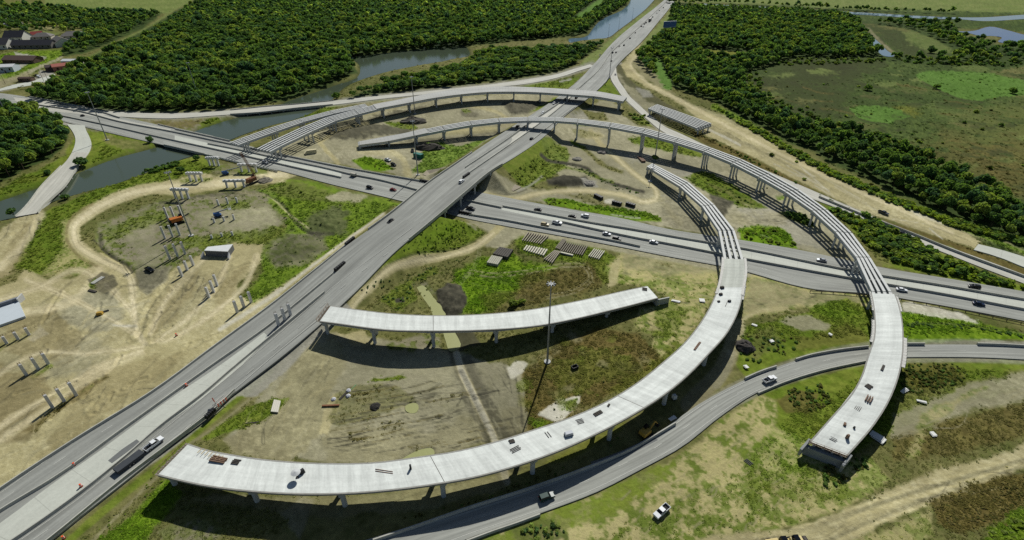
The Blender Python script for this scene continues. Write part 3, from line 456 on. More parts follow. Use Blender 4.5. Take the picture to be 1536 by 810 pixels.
for k in range(70):
    x0 = 490+rng.random()*240; y0 = 585+rng.random()*98; L_ = 12+rng.random()*70
    track('DDB'[k % 3], [(x0, y0), (x0+L_*.5, y0-L_*(.05+.06*rng.random())), (x0+L_, y0-L_*.2)], .9+.8*rng.random(), .8, 1.8, .5+.5*rng.random())
for k in range(14):
    x0 = 400+rng.random()*80; y0 = 570+rng.random()*90
    track('D', [(x0, y0), (x0+8, y0-14), (x0+22, y0-34)], 1.0, 1, 1.2, .35)
for k in range(16):
    x0 = 1130+rng.random()*60; y0 = 318+rng.random()*20; track('D', [(x0-30, y0), (x0, y0-2), (x0+30, y0+3)], .9, .8, 1, .35)
poly('G', [(410, 598), (432, 598), (412, 620), (360, 645), (310, 662), (300, 658), (330, 636), (374, 610)], 2, 3); track('G', [(404, 556), (352, 600), (310, 634), (250, 690), (180, 745), (110, 806), (60, 850)], 12, 2, 3, .9); track('V', [(420, 565), (366, 606), (318, 644), (280, 668)], 4, 1.5, 2, .7); track('V', [(270, 682), (210, 740), (150, 800), (100, 850)], 4, 1.5, 2, .7)
poly('L', [(180, 790), (250, 716), (275, 742), (235, 792), (200, 830), (100, 850)], 3, 4, .9); poly('O', [(230, 790), (300, 745), (420, 775), (560, 790), (700, 765), (860, 700), (960, 650), (975, 660), (830, 730), (690, 775), (548, 815), (400, 900), (200, 880)], 3, 4); poly('V', [(290, 750), (340, 735), (520, 745), (660, 730), (700, 722), (760, 712), (760, 730), (640, 760), (500, 775), (400, 770)], 4, 6, .6); poly('Z', [(240, 800), (300, 775), (340, 800), (280, 830)], 4, 6, .8); poly('M', [(420, 770), (450, 745), (470, 750), (450, 810)], 4, 4, .7); poly('Y', [(800, 700), (880, 660), (940, 630), (930, 645), (850, 690)], 3, 4, .7)
# south of B, right
poly('X', [(1108, 442), (1130, 408), (1216, 436), (1300, 443), (1306, 470), (1250, 456), (1180, 466), (1112, 482)], 3, 4); poly('V', [(1115, 440), (1130, 415), (1215, 440), (1290, 448), (1180, 462), (1112, 475)], 4, 6, .7)
poly('G', [(1112, 490), (1200, 470), (1270, 454), (1305, 468), (1312, 500), (1308, 520), (1242, 527), (1192, 539), (1120, 565), (1104, 552)], 2, 4); poly('B', [(1190, 500), (1290, 490), (1300, 515), (1240, 524), (1190, 530)], 4, 6, .5); poly('M', [(1165, 482), (1185, 474), (1212, 472), (1245, 488), (1240, 496), (1200, 498)], 2, 3, .9); poly('L', [(1210, 462), (1260, 455), (1290, 470), (1250, 476)], 3, 4, .5); poly('O', [(1120, 500), (1160, 490), (1180, 520), (1130, 540)], 4, 6, .6)
track('V', [(1105, 490), (1098, 520), (1085, 550), (1060, 580), (1035, 606)], 26, 3, 3); track('M', [(1096, 530), (1085, 560), (1075, 576)], 14, 2, 2, .8); track('S', [(1180, 462), (1130, 470), (1110, 482)], 6, 2, 2, .8)
poly('L', [(1352, 468), (1436, 476), (1536, 498), (1720, 530), (1720, 545), (1536, 512), (1357, 514)], 1.5, 3); poly('C', [(1355, 455), (1440, 468), (1470, 486), (1430, 480), (1356, 466)], 1.5, 3, .8); track('D', [(1358, 486), (1420, 486), (1480, 492), (1536, 500)], 3, 1.5, 2, .5); poly('R', [(1470, 507), (1536, 512), (1640, 520), (1640, 526), (1536, 518), (1470, 516)], 1.5, 2, .6)
poly('G', [(1130, 590), (1182, 572), (1300, 543), (1536, 541), (1860, 565), (1860, 620), (1536, 580), (1430, 612), (1340, 645), (1250, 690), (1180, 660)], 3, 5); poly('B', [(1160, 600), (1200, 580), (1232, 590), (1220, 615), (1180, 618)], 3, 5, .8); poly('B', [(1350, 548), (1420, 545), (1450, 565), (1400, 590), (1356, 590)], 4, 7, .7); poly('O', [(1340, 590), (1450, 570), (1536, 560), (1536, 575), (1420, 605), (1340, 620)], 4, 6, .6)
poly('M', [(1340, 622), (1400, 598), (1450, 575), (1536, 564), (1720, 570), (1720, 600), (1536, 600), (1430, 626), (1380, 656), (1338, 656)], 4, 6, .85); poly('B', [(1340, 660), (1400, 632), (1536, 604), (1720, 610), (1720, 640), (1536, 655), (1430, 682), (1340, 690)], 4, 6, .7); poly('X', [(1380, 620), (1440, 590), (1480, 580), (1400, 640), (1380, 680), (1360, 690)], 4, 6, .7)
poly('X', [(1010, 690), (1080, 628), (1140, 590), (1165, 600), (1160, 640), (1230, 680), (1262, 700), (1300, 690), (1330, 720), (1260, 765), (1180, 790), (1050, 812), (900, 840), (690, 860), (640, 850), (812, 772), (900, 740)], 4, 5); poly('G', [(820, 775), (900, 742), (970, 705), (1020, 690), (1000, 720), (920, 770), (800, 805), (740, 815)], 5, 8, .7); poly('G', [(1180, 700), (1250, 690), (1260, 740), (1200, 760), (1120, 720)], 8, 14, .35); poly('L', [(1120, 670), (1160, 640), (1220, 690), (1160, 720)], 8, 14, .3); poly('D', [(770, 790), (830, 780), (850, 805), (780, 815)], 4, 6, .4)
poly('S', [(900, 870), (1000, 825), (1080, 803), (1180, 796), (1270, 765), (1340, 735), (1410, 706), (1480, 688), (1536, 666), (1860, 560), (1860, 640), (1536, 704), (1440, 738), (1360, 770), (1290, 805), (1230, 860), (1100, 980), (900, 980)], 4, 5); track('V', [(1200, 805), (1340, 748), (1440, 718), (1536, 690), (1700, 640)], 5, 3, 3, .7); track('V', [(1240, 812), (1340, 768), (1440, 730), (1536, 700)], 3, 2, 3, .6)
poly('X', [(1250, 830), (1340, 785), (1400, 760), (1400, 800), (1340, 850)], 5, 7, .7); poly('B', [(1398, 755), (1440, 738), (1536, 706), (1720, 670), (1720, 740), (1536, 752), (1490, 784), (1440, 800), (1404, 786)], 4, 6); poly('L', [(1478, 815), (1500, 786), (1540, 762), (1720, 740), (1720, 980), (1420, 980)], 4, 6, .8)
for k in range(70):
    cx, cy = 780+rng.random()*200, 500+rng.random()*140
    if poly_sd([(800, 545), (850, 505), (900, 488), (960, 502), (995, 540), (900, 602), (790, 655), (768, 610)], np.array([cx]), np.array([cy]))[0] > 0: poly('GYVOB'[k % 5], [(cx-9, cy), (cx-2, cy-5), (cx+8, cy-2), (cx+5, cy+5), (cx-4, cy+5)], 3, 6, .3+.3*rng.random())
poly('T', [(1100, 114), (1180, 92), (1262, 90), (1300, 105), (1280, 150), (1262, 172), (1190, 178), (1120, 148)], 8, 12, .7); poly('Q', [(1400, 160), (1470, 158), (1536, 150), (1640, 160), (1640, 260), (1500, 240), (1420, 195)], 10, 14, .35); poly('B', [(1440, 220), (1536, 200), (1640, 240), (1640, 340), (1536, 300)], 10, 14, .5)
for k in range(150):
    cx, cy = 1100+rng.random()*460, 100+rng.random()*220
    if poly_sd([(1100, 110), (1300, 92), (1560, 105), (1560, 320), (1400, 240), (1180, 165)], np.array([cx]), np.array([cy]))[0] > 0:
        w_ = 8+rng.random()*22; poly('TKQTOK'[k % 6], [(cx-w_, cy), (cx-w_*.3, cy-w_*.2), (cx+w_, cy-w_*.06), (cx+w_*.5, cy+w_*.2), (cx-w_*.5, cy+w_*.16)], 2, 5, .35+.5*rng.random())
poly('P', [(1372, 113), (1390, 106), (1407, 105), (1450, 107), (1491, 111), (1536, 123), (1640, 140), (1640, 160), (1536, 143), (1500, 145), (1474, 152), (1440, 147), (1407, 134), (1385, 122)], 1.2, 2.6, .95); poly('P', [(1276, 163), (1290, 158), (1307, 157.5), (1337, 161), (1368, 175), (1331, 185), (1308, 182), (1289, 177)], .8, 2.2); track('T', [(1384, 123), (1407, 135), (1440, 148.5), (1474, 153.5)], 2, 1, 1.2, .9); track('T', [(1289, 178.5), (1308, 183.5), (1331, 186)], 1.8, 1, 1, .9)
# churned streaks over the bare soil
def streaks(P, n, ang, Lr, ks, amt=.4, w=1.1, seed=1):
    r = np.random.default_rng(seed); P_ = np.array(P, float); k = 0
    while k < n:
        x = P_[:, 0].min()+r.random()*np.ptp(P_[:, 0]); y = P_[:, 1].min()+r.random()*np.ptp(P_[:, 1])
        if poly_sd(P, np.array([x]), np.array([y]))[0] < 0: continue
        a = math.radians(ang+r.normal()*9); L_ = Lr*(.4+r.random()); c = r.normal()*.12; k += 1
        track(ks[k % len(ks)], [(x-math.cos(a)*L_/2, y+math.sin(a)*L_/2), (x+c*L_, y+c*L_*.5), (x+math.cos(a)*L_/2, y-math.sin(a)*L_/2)], w*(.7+.8*r.random()), .9, 1.6, amt*(.5+r.random()))
streaks([(0, 620), (120, 590), (220, 560), (380, 460), (222, 592), (0, 738)], 46, 36, 70, 'VSVD', .45, 1.6, 1); streaks([(0, 480), (140, 400), (200, 430), (220, 520), (60, 600), (0, 600)], 50, 28, 60, 'VSMD', .4, 1.8, 2); streaks([(230, 470), (300, 390), (385, 378), (350, 440), (250, 510)], 34, 48, 55, 'VSD', .45, 1.3, 3)
streaks([(0, 420), (40, 360), (62, 322), (34, 322), (0, 345)], 16, 52, 40, 'VSD', .4, 1.2, 4); streaks([(340, 655), (440, 560), (510, 520), (500, 640), (440, 690)], 44, 55, 40, 'VDSM', .5, 1.2, 5); streaks([(500, 600), (700, 560), (770, 640), (640, 690), (500, 690)], 60, 10, 60, 'DVDM', .45, 1.1, 6); streaks([(690, 545), (760, 545), (785, 650), (745, 660)], 50, -60, 14, 'DM', .5, 1.0, 7)
streaks([(1050, 195), (1150, 220), (1300, 300), (1440, 350), (1450, 368), (1300, 318), (1150, 245)], 36, -27, 60, 'VSC', .5, 1.0, 8); streaks([(900, 860), (1180, 798), (1536, 680), (1536, 700), (1200, 840)], 40, 16, 80, 'VSD', .4, 1.5, 9); streaks([(480, 215), (620, 175), (760, 160), (760, 190), (620, 240), (520, 245)], 30, 12, 30, 'VDM', .4, .8, 10)
streaks([(1000, 270), (1150, 310), (1280, 395), (1100, 350), (1000, 330)], 34, -15, 40, 'VDR', .4, .9, 11); streaks([(1110, 440), (1290, 445), (1180, 470), (1110, 478)], 20, 5, 40, 'VSD', .4, 1.1, 12); streaks([(920, 380), (1080, 390), (1070, 470), (1000, 520), (960, 470)], 44, -10, 22, 'OVD', .5, 1.2, 13); streaks([(1350, 640), (1536, 575), (1536, 600), (1360, 660)], 20, 18, 50, 'VM', .5, 1.4, 14)
streaks([(900, 760), (1100, 640), (1250, 700), (1180, 790), (900, 805)], 150, 38, 14, 'SGVG', .5, 1.5, 15); streaks([(1120, 150), (1400, 190), (1536, 290), (1536, 180), (1300, 100)], 90, -8, 40, 'TKBK', .5, 1.6, 16)
poly('R', [(352, 592), (400, 552), (482, 489), (520, 459), (532, 468), (470, 512), (422, 562), (384, 592)], 2, 3, .85); track('R', [(350, 594), (270, 660), (186, 722), (70, 815)], 7, 1.5, 1.5, .85); track('R', [(220, 596), (120, 664), (0, 744)], 5, 1.5, 1.5, .6)
# under roads: keep the verge gravelly
for PT, half in ((N, 1), (E, 1), (D, 1)):
    c = [(toP(*p)) for p in PT.C[::3]]; track('R', c, 10 if PT is not D else 34, 2, 2, .8 if PT is not D else .5)
# heights
z = gz(GX, GY)
Zn = N1*.22+N2*.10+N3*.25
lowm = np.ones(PX.shape)
for PT in (A, B, D, N, E, W):
    d, hw = line_d(PT.C[:, :2], GX, GY, np.array([np.linalg.norm((PT.R[i]-PT.L[i])[:2])/2 for i in range(len(PT.C))]))
    lowm = np.minimum(lowm, sstep(-1, 8, d-hw))
    if PT is not A: z = np.where((d-hw < .6) & (z < .5), np.minimum(z, -.12), z)
z = z+Zn*lowm*(.35+.9*VEG)+np.where(lowm > .5, .0, -.06)
def mound(pts, h, f=6):
    global z
    P = np.array([G(*p)[:2] for p in pts]); m = np.where((GX > P[:, 0].min()-f) & (GX < P[:, 0].max()+f) & (GY > P[:, 1].min()-f) & (GY < P[:, 1].max()+f))[0]
    sd = poly_sd(P, GX[m], GY[m]); z[m] += h*sstep(-1, f, sd+N2[m]*1.5)*(1+.5*N2[m]+.3*N4[m])*lowm[m]
mound([(466, 324), (500, 312), (522, 320), (516, 346), (482, 356), (462, 344)], 1.5, 10); mound([(412, 376), (440, 352), (480, 357), (490, 374), (440, 394), (412, 398)], 1.2, 10)
mound([(654, 437), (672, 424), (692, 427), (702, 448), (692, 470), (668, 474), (658, 456)], 1.0, 3); mound([(822, 271), (845, 262), (880, 267), (892, 278), (862, 281), (820, 279)], 1.8); mound([(753, 155), (815, 152), (792, 172), (767, 172)], 1.5)
mound([(607, 178), (620, 174), (637, 182), (625, 186)], 2.5); mound([(630, 218), (650, 215), (660, 221), (645, 227), (632, 226)], 2.5); mound([(1066, 293), (1100, 304), (1086, 326), (1070, 314)], 1.5); mound([(375, 270), (392, 262), (412, 264), (405, 272)], 1.5, 4)
mound([(488, 208), (507, 193), (573, 187), (622, 198), (573, 203), (515, 209)], 1.2); mound([(1290, 34), (1291, 35), (1292, 34)], 0)
for name, P, zw in WATER:
    P = [tuple(p) for p in catmull(np.array(list(P)+[P[0]], float), 4)[:-1]]
    Pw = np.array([G(p[0], p[1], zw)[:2] for p in P]); f = 10
    m = np.where((GX > Pw[:, 0].min()-f) & (GX < Pw[:, 0].max()+f) & (GY > Pw[:, 1].min()-f) & (GY < Pw[:, 1].max()+f))[0]
    sd = poly_sd(Pw, GX[m], GY[m])+N1[m]*.8; k = abs(zw)
    drop = sstep(-3.0-2*k, 0, sd)*k*1.0+np.clip(sd*.5, 0, 1.2)
    if name == 'puddle': drop = sstep(-1.0, .3, sd)*.35
    z[m] = z[m]-drop
    if name in ('river', 'pond'):
        ww = sstep(-4, -.5, sd)*.65; mm = m
        blend(mm, ww, 'T' if zw < -.9 else 'B')
def groove(pts, w, dep):
    P = catmull(np.array([G(a, b)[:2] for a, b in pts], float), 6); m = np.where((GX > P[:, 0].min()-4) & (GX < P[:, 0].max()+4) & (GY > P[:, 1].min()-4) & (GY < P[:, 1].max()+4))[0]
    d, _ = line_d(P, GX[m], GY[m]); d = d+N4[m]*.4; z[m] += (-dep*np.exp(-(d/w)**2)+dep*.8*np.exp(-((d-2*w)/w)**2))*lowm[m]
for pts in ([(150, 352), (150, 368), (172, 388), (190, 398), (198, 410)], [(300, 296), (350, 290), (400, 294), (425, 308), (440, 330), (470, 352), (500, 352)], [(240, 305), (270, 300), (320, 290)], [(560, 428), (590, 404), (630, 386), (680, 374), (712, 362)], [(206, 505), (225, 460), (262, 410)], [(230, 512), (300, 450), (345, 400)], [(318, 446), (350, 405), (372, 396)], [(1060, 190), (1100, 208), (1150, 232), (1200, 258)], [(690, 560), (715, 620), (735, 680)], [(820, 240), (850, 246), (900, 268), (960, 288)], [(20, 352), (50, 330), (40, 380)], [(0, 505), (60, 482), (80, 470)]): groove(pts, .8, .34)
for pts in ([(1200, 800), (1340, 752), (1440, 722), (1536, 692)], [(1240, 815), (1340, 772), (1440, 738)]): groove(pts, .5, .10)
for k in range(34):
    x0 = 490+rng.random()*230; y0 = 585+rng.random()*95; L_ = 14+rng.random()*50; groove([(x0, y0), (x0+L_*.5, y0-L_*(.02+.12*rng.random())), (x0+L_, y0-L_*(.1+.2*rng.random()))], .4, .11)
for k in range(50):
    x0 = rng.random()*330; y0 = 420+rng.random()*260
    if poly_sd([(0, 440), (140, 400), (390, 376), (380, 455), (222, 585), (0, 730)], np.array([x0]), np.array([y0]))[0] > 0: L_ = 14+rng.random()*40; a = .75+.2*rng.normal(); groove([(x0, y0), (x0+L_*math.cos(a)*.5, y0-L_*math.sin(a)*.5+rng.normal()*2), (x0+L_*math.cos(a), y0-L_*math.sin(a))], .5, .25)
cimp = poly_sd
me = bpy.data.meshes.new('ground'); nv = nr*nc
me.vertices.add(nv); co = np.stack([GX, GY, z], 1).astype(np.float32); me.vertices.foreach_set('co', co.ravel())
ii = np.arange(nv).reshape(nr, nc); q = np.stack([ii[:-1, :-1], ii[1:, :-1], ii[1:, 1:], ii[:-1, 1:]], -1).reshape(-1, 4)
me.loops.add(q.size); me.loops.foreach_set('vertex_index', q.ravel().astype(np.int32)); me.polygons.add(len(q)); me.polygons.foreach_set('loop_start', np.arange(0, q.size, 4, dtype=np.int32))
me.update(calc_edges=True); me.polygons.foreach_set('use_smooth', np.ones(len(q), bool))
fine = (1+(.10+.34*VEG)*N4+(.08+.16*VEG)*N2+.10*N5)[:, None]
ca = me.color_attributes.new('Col', 'FLOAT_COLOR', 'POINT'); ca.data.foreach_set('color', np.concatenate([np.clip(col*fine, .005, .9), np.ones((nv, 1))], 1).astype(np.float32).ravel())
ground = bpy.data.objects.new('ground', me); COL.objects.link(ground); struct(ground)
me.materials.append(attr_mat('ground_soil', noise=((.9, .09), (.23, .10), (3.5, .10)), bump=.3, bscale=1.1, spec=.02))
for name, P, zw in WATER:
    Pc = np.array(list(P)+[P[0]], float); Pc = catmull(Pc, 4)[:-1]; b = MB(); pts = [G(p[0], p[1], zw) for p in Pc]
    b.add(pts, [tuple(range(len(pts)))])
    murky = name in ('ditch_water', 'puddle')
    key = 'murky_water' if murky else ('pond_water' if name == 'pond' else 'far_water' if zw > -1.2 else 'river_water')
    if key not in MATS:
        m = mat(key, rgb(150, 152, 98) if murky else (rgb(58, 84, 128) if name == 'pond' else rgb(92, 116, 132) if zw > -1.2 else rgb(70, 80, 64)), .35 if murky else .11, spec=.3 if murky else (.14 if zw > -1.2 else .28))  # pond and far water carry the sky reflection's blue in their base colour
        nt = m.node_tree; n = nt.nodes.new('ShaderNodeTexNoise'); n.inputs['Scale'].default_value = .9; n.inputs['Detail'].default_value = 4
        geo = nt.nodes.new('ShaderNodeNewGeometry'); nt.links.new(geo.outputs['Position'], n.inputs['Vector'])
        bp = nt.nodes.new('ShaderNodeBump'); bp.inputs['Strength'].default_value = .10; bp.inputs['Distance'].default_value = .3
        nt.links.new(n.outputs['Fac'], bp.inputs['Height']); nt.links.new(bp.outputs[0], nt.nodes['Principled BSDF'].inputs['Normal'])
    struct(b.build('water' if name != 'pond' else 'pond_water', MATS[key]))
# ------------------------------------------------------------------ road surfaces
def road_mat(name, c, streak=.16, blotch=.12, rough=.85, joints=0.0, spec=.25, across=0.0, jd=.72):
    m = bpy.data.materials.new(name); m.use_nodes = True; nt = m.node_tree; b = nt.nodes['Principled BSDF']
    uv = nt.nodes.new('ShaderNodeUVMap'); uv.uv_map = 'UVMap'
    def nz(sx, sy, det, lo, hi, f0=.3, f1=.7):
        mp = nt.nodes.new('ShaderNodeMapping'); mp.inputs['Scale'].default_value = (sx, sy, 1); nt.links.new(uv.outputs[0], mp.inputs['Vector'])
        n = nt.nodes.new('ShaderNodeTexNoise'); n.inputs['Scale'].default_value = 1; n.inputs['Detail'].default_value = det; n.inputs['Roughness'].default_value = .65
        nt.links.new(mp.outputs[0], n.inputs['Vector'])
        r = nt.nodes.new('ShaderNodeMapRange'); r.inputs['From Min'].default_value = f0; r.inputs['From Max'].default_value = f1; r.inputs['To Min'].default_value = lo; r.inputs['To Max'].default_value = hi
        nt.links.new(n.outputs['Fac'], r.inputs['Value']); return r.outputs[0]
    cur = None
    for o in (nz(.55, .012, 3, 1-streak, 1+streak), nz(.05, .5, 4, 1-across, 1+across*.6), nz(.10, .05, 5, 1-blotch, 1+blotch), nz(1.3, 1.3, 4, .93, 1.07)):
        if cur is None: cur = o
        else:
            mm = nt.nodes.new('ShaderNodeMath'); mm.operation = 'MULTIPLY'; nt.links.new(cur, mm.inputs[0]); nt.links.new(o, mm.inputs[1]); cur = mm.outputs[0]
    if joints > 0:
        sx = nt.nodes.new('ShaderNodeSeparateXYZ'); nt.links.new(uv.outputs[0], sx.inputs[0])
        md = nt.nodes.new('ShaderNodeMath'); md.operation = 'PINGPONG'; md.inputs[1].default_value = joints/2; nt.links.new(sx.outputs['Y'], md.inputs[0])
        r = nt.nodes.new('ShaderNodeMapRange'); r.inputs['From Min'].default_value = 0; r.inputs['From Max'].default_value = .12; r.inputs['To Min'].default_value = jd; r.inputs['To Max'].default_value = 1
        nt.links.new(md.outputs[0], r.inputs['Value'])
        mm = nt.nodes.new('ShaderNodeMath'); mm.operation = 'MULTIPLY'; nt.links.new(cur, mm.inputs[0]); nt.links.new(r.outputs[0], mm.inputs[1]); cur = mm.outputs[0]
    v = nt.nodes.new('ShaderNodeVectorMath'); v.operation = 'SCALE'; v.inputs[0].default_value = c; nt.links.new(cur, v.inputs['Scale'])
    nt.links.new(v.outputs[0], b.inputs['Base Color']); b.inputs['Roughness'].default_value = rough; b.inputs['Specular IOR Level'].default_value = spec
    MATS[name] = m; return m
M_ASPH = road_mat('asphalt', rgb(141, 142, 135), .26); M_ASPH2 = road_mat('asphalt_grey', rgb(147, 148, 140), .28)
M_CONC = road_mat('pavement_concrete', rgb(186, 188, 176), .06, .10, joints=9.0); M_PALE = road_mat('pale_pavement', rgb(180, 178, 166), .14, .12)
M_DECK = road_mat('deck_concrete', rgb(216, 219, 212), .09, .13, joints=12.0, across=.2, jd=.9)
def strip(name, path, m, d0=None, d1=None, f0=0.0, f1=1.0, dz=0.0, skirt=.5, step=5.0, parent=None, kind='structure', thick=None):
    d0 = 0 if d0 is None else d0; d1 = path.len if d1 is None else d1
    ds = path.samp(d0, d1, step); nf = 5
    fr = [f0+(f1-f0)*i/(nf-1) for i in range(nf)]
    vs = []; uvs = []; fs = []; w = path.width((d0+d1)/2)
    for d in ds:
        for f in fr:
            p = path.at(d, f); vs.append((p.x, p.y, p.z+dz)); uvs.append((f*w, d))
    n = nf
    for i in range(len(ds)-1):
        for j in range(n-1): fs.append((i*n+j, i*n+j+1, (i+1)*n+j+1, (i+1)*n+j))
    if skirt > 0:
        for j0, sgn in ((0, 1), (n-1, -1)):
            base = len(vs)
            for i in range(len(ds)):
                x, y, zz = vs[i*n+j0]; vs.append((x, y, zz-skirt)); uvs.append(uvs[i*n+j0])
            for i in range(len(ds)-1):
                a, b_, c, d_ = i*n+j0, (i+1)*n+j0, base+i+1, base+i
                fs.append((a, b_, c, d_) if sgn > 0 else (b_, a, d_, c))
    me = bpy.data.meshes.new(name); me.from_pydata(vs, [], fs); uvl = me.uv_layers.new(name='UVMap')
    li = np.zeros(len(me.loops), np.int32); me.loops.foreach_get('vertex_index', li); uvl.data.foreach_set('uv', np.array(uvs)[li].astype(np.float32).ravel())
    me.materials.append(m); o = bpy.data.objects.new(name, me); COL.objects.link(o)
    if parent is not None: o.parent = parent
    else: o['kind'] = kind
    return o
strip('highway', A, M_ASPH, 0, BR0); strip('highway', A, M_ASPH, BR1, A.len)
strip('highway', B, M_ASPH2); strip('frontage_road', D, M_ASPH2); strip('service_road', N, M_PALE); strip('exit_road', E, M_PALE)
def pxpath(secs, z=None, per=6): return Path([(a, b, c, d, (zA((a+c)/2, (b+d)/2) if z is None else z)) for a, b, c, d in secs], per)
# new concrete medians and shoulders, laid as sheets a little proud of the asphalt
P1 = pxpath([(-120, 864, -25, 850), (0, 785, 30, 806), (81, 724, 108, 750), (150, 676, 188, 690), (190, 646, 236, 646), (264, 592, 305, 596), (330, 548, 355, 555), (396, 499, 404, 506)])
strip('concrete_median', P1, M_CONC, dz=.02, skirt=0)
P2 = pxpath([(604, 331, 612, 334), (660, 289, 668, 293), (700, 258, 706, 261), (725, 240, 741, 233), (760, 212, 775, 212), (790, 190, 797, 194), (842, 154, 851, 151), (867, 133, 871, 133)])
strip('concrete_median', P2, M_PALE, BR1-A.near(*G(608, 332, 7)[:2]) if False else None, None, dz=.02, skirt=0)
P3 = pxpath([(262, 203, 262, 212), (340, 221, 340, 228.5), (415, 238, 415, 245), (470, 249, 470, 257), (512, 258, 512, 267)], .15); strip('concrete_median', P3, M_CONC, dz=.02, skirt=0)
P4 = pxpath([(754, 311.5, 752, 315), (830, 325, 838, 333), (877, 334.5, 880, 342), (936, 345, 936, 353), (1000, 355, 1000, 364.5), (1122, 376, 1122, 388), (1290, 410.5, 1286, 418), (1420, 432, 1420, 442), (1536, 451, 1536, 463), (1800, 492, 1800, 508)], .15)
strip('concrete_median', P4, M_CONC, dz=.02, skirt=0)
P5 = pxpath([(20, 146, 24, 152), (58, 150, 70, 166), (90, 158, 110, 170), (130, 166, 150, 176), (175, 178, 180, 182), (256, 194, 256, 196.5)], .15); strip('concrete_median', P5, M_PALE, dz=.024, skirt=0)
W1 = strip('closed_road', W, M_CONC, 0, W.near(*G(120, 229)[:2])); strip('closed_road', W, M_PALE, W.near(*G(120, 229)[:2]), W.near(*G(105, 250)[:2]))
P6 = pxpath([(1467.5, 366, 1460.6, 374.5), (1500, 374, 1497, 385), (1536, 385, 1536, 400.6), (1700, 440, 1700, 462)], .35); strip('new_pavement', P6, M_CONC, dz=0, skirt=.6)
P7 = pxpath([(0, 133, -10, 138), (25, 126, 28, 131), (48, 122, 52, 127), (62, 117, 70, 122), (82, 111, 84, 116)], .06); strip('side_road', P7, M_CONC, dz=0.0, skirt=.2)
# painted lines
M_PAINT = mat('road_paint', rgb(190, 190, 180), .6, var=.12, scale=2)
def dashes(px, z, dash=3.0, gap=9.0, w=.16, solid=False):
    P = catmull(np.array([G(a, b, (zA(a, b) if z is None else z)) for a, b in px]), 8); seg = np.linalg.norm(np.diff(P, axis=0), axis=1); s = np.concatenate([[0], np.cumsum(seg)])
    def at(d):
        k = int(np.clip(np.searchsorted(s, d)-1, 0, len(P)-2)); t = (d-s[k])/(s[k+1]-s[k]); return Vector(P[k]+(P[k+1]-P[k])*t)
    b = MB(); d = 0.0; L_ = 6.0 if solid else dash
    while d+L_ < s[-1]:
        p, q_ = at(d), at(d+L_); t = (q_-p).normalized(); nn = Vector((-t.y, t.x, 0))*w/2; up = Vector((0, 0, .036))
        b.add([p-nn+up, p+nn+up, q_+nn+up, q_-nn+up], [(0, 3, 2, 1)]); d += L_ if solid else dash+gap
    return b
mk = MB()
def addm(b): mk.add(b.v, b.f)
addm(dashes([(0, 752), (111, 676), (240, 590), (400, 478), (505, 395), (590, 330)], None)); addm(dashes([(50, 809), (210, 700), (330, 597), (450, 490), (520, 425), (640, 340)], None)); addm(dashes([(0, 740), (111, 662), (229, 591), (400, 466), (530, 365)], None, solid=True))
addm(dashes([(32, 809), (114, 751), (194, 686), (310, 592), (404, 513), (487, 441), (620, 340)], None, solid=True)); addm(dashes([(70, 809), (186, 716), (340, 594), (420, 525), (510, 452)], None, solid=True))
addm(dashes([(712, 237), (780, 189), (835, 150), (878, 110), (935, 55), (996, 5)], None)); addm(dashes([(752, 238), (806, 201), (856, 158), (895, 118), (950, 50), (1008, 4)], None)); addm(dashes([(880, 128), (918, 84), (962, 42)], None))
for f, sol in ((.10, True), (.30, False), (.78, False), (.93, True)):
    bb = [tuple(toP(*(B.at(d, f)))) for d in np.linspace(60, B.len-150, 40)]; addm(dashes(bb, .15, solid=sol))
for f in (.12, .5, .88):
    dd = [tuple(toP(*(D.at(d, f)))) for d in np.linspace(20, D.len-60, 40)]; addm(dashes(dd, .12, solid=f != .5, w=.12))
struct(mk.build('lane_marking', M_PAINT))
M_PATCH = road_mat('asphalt_patch', rgb(112, 114, 112), .12, .1); P8 = pxpath([(886, 693, 890, 702), (915, 683, 919, 691), (940, 673, 944, 681), (978, 654, 987, 660)], .12); strip('asphalt_patch', P8, M_PATCH, dz=.02, skirt=0)
P9 = pxpath([(162, 691, 168, 695), (180, 676, 187, 681), (205, 659, 210, 663)]); strip('asphalt_patch', P9, M_PATCH, dz=.03, skirt=0)
# ------------------------------------------------------------------ concrete barriers, crash cushions, guardrails
M_BARR = mat('barrier_concrete', rgb(176, 175, 164), .9, var=.18, scale=.35, bump=.02); M_BLACK = mat('black_plastic', rgb(34, 35, 36), .6); M_DARKRAIL = mat('dark_steel', rgb(70, 66, 60), .6, metal=.4)
def polyline_world(px, z):
    P = np.array([G(a, b, (zA(a, b) if z is None else z)) for a, b in px]); return catmull(P, 5)
def barrier(px, z, label, h=.85, w=.62, name='concrete_barrier', m=None, group=None, cat='barrier'):
    P = polyline_world(px, z); secs = []
    for i in range(len(P)):
        t = P[min(i+1, len(P)-1)]-P[max(i-1, 0)]; t = t/np.linalg.norm(t); nn = np.array([-t[1], t[0], 0]); p = P[i]
        secs.append([tuple(p+nn*a+np.array([0, 0, c])) for a, c in ((-w/2, -.3), (-w/2, .08), (-w*.32, .3), (-w*.26, h), (w*.26, h), (w*.32, .3), (w/2, .08), (w/2, -.3))])
    b = MB(); b.sweep(secs); o = b.build(name, m or M_BARR); return tag(o, label, cat, group)
GB = 'concrete barriers lining the highways'
barrier([(-150, 842), (0, 735.5), (111, 662), (227, 590), (330, 514.5), (400, 463.5), (470, 408), (522, 366)], None, 'long concrete barrier between the west carriageway and the sandy work area', group=GB)
barrier([(-130, 862), (0, 768), (81, 719), (190, 641), (261, 590), (330, 541), (400, 492), (455, 448), (500, 411)], None, 'concrete barrier along the west side of the pale unfinished median', group=GB)
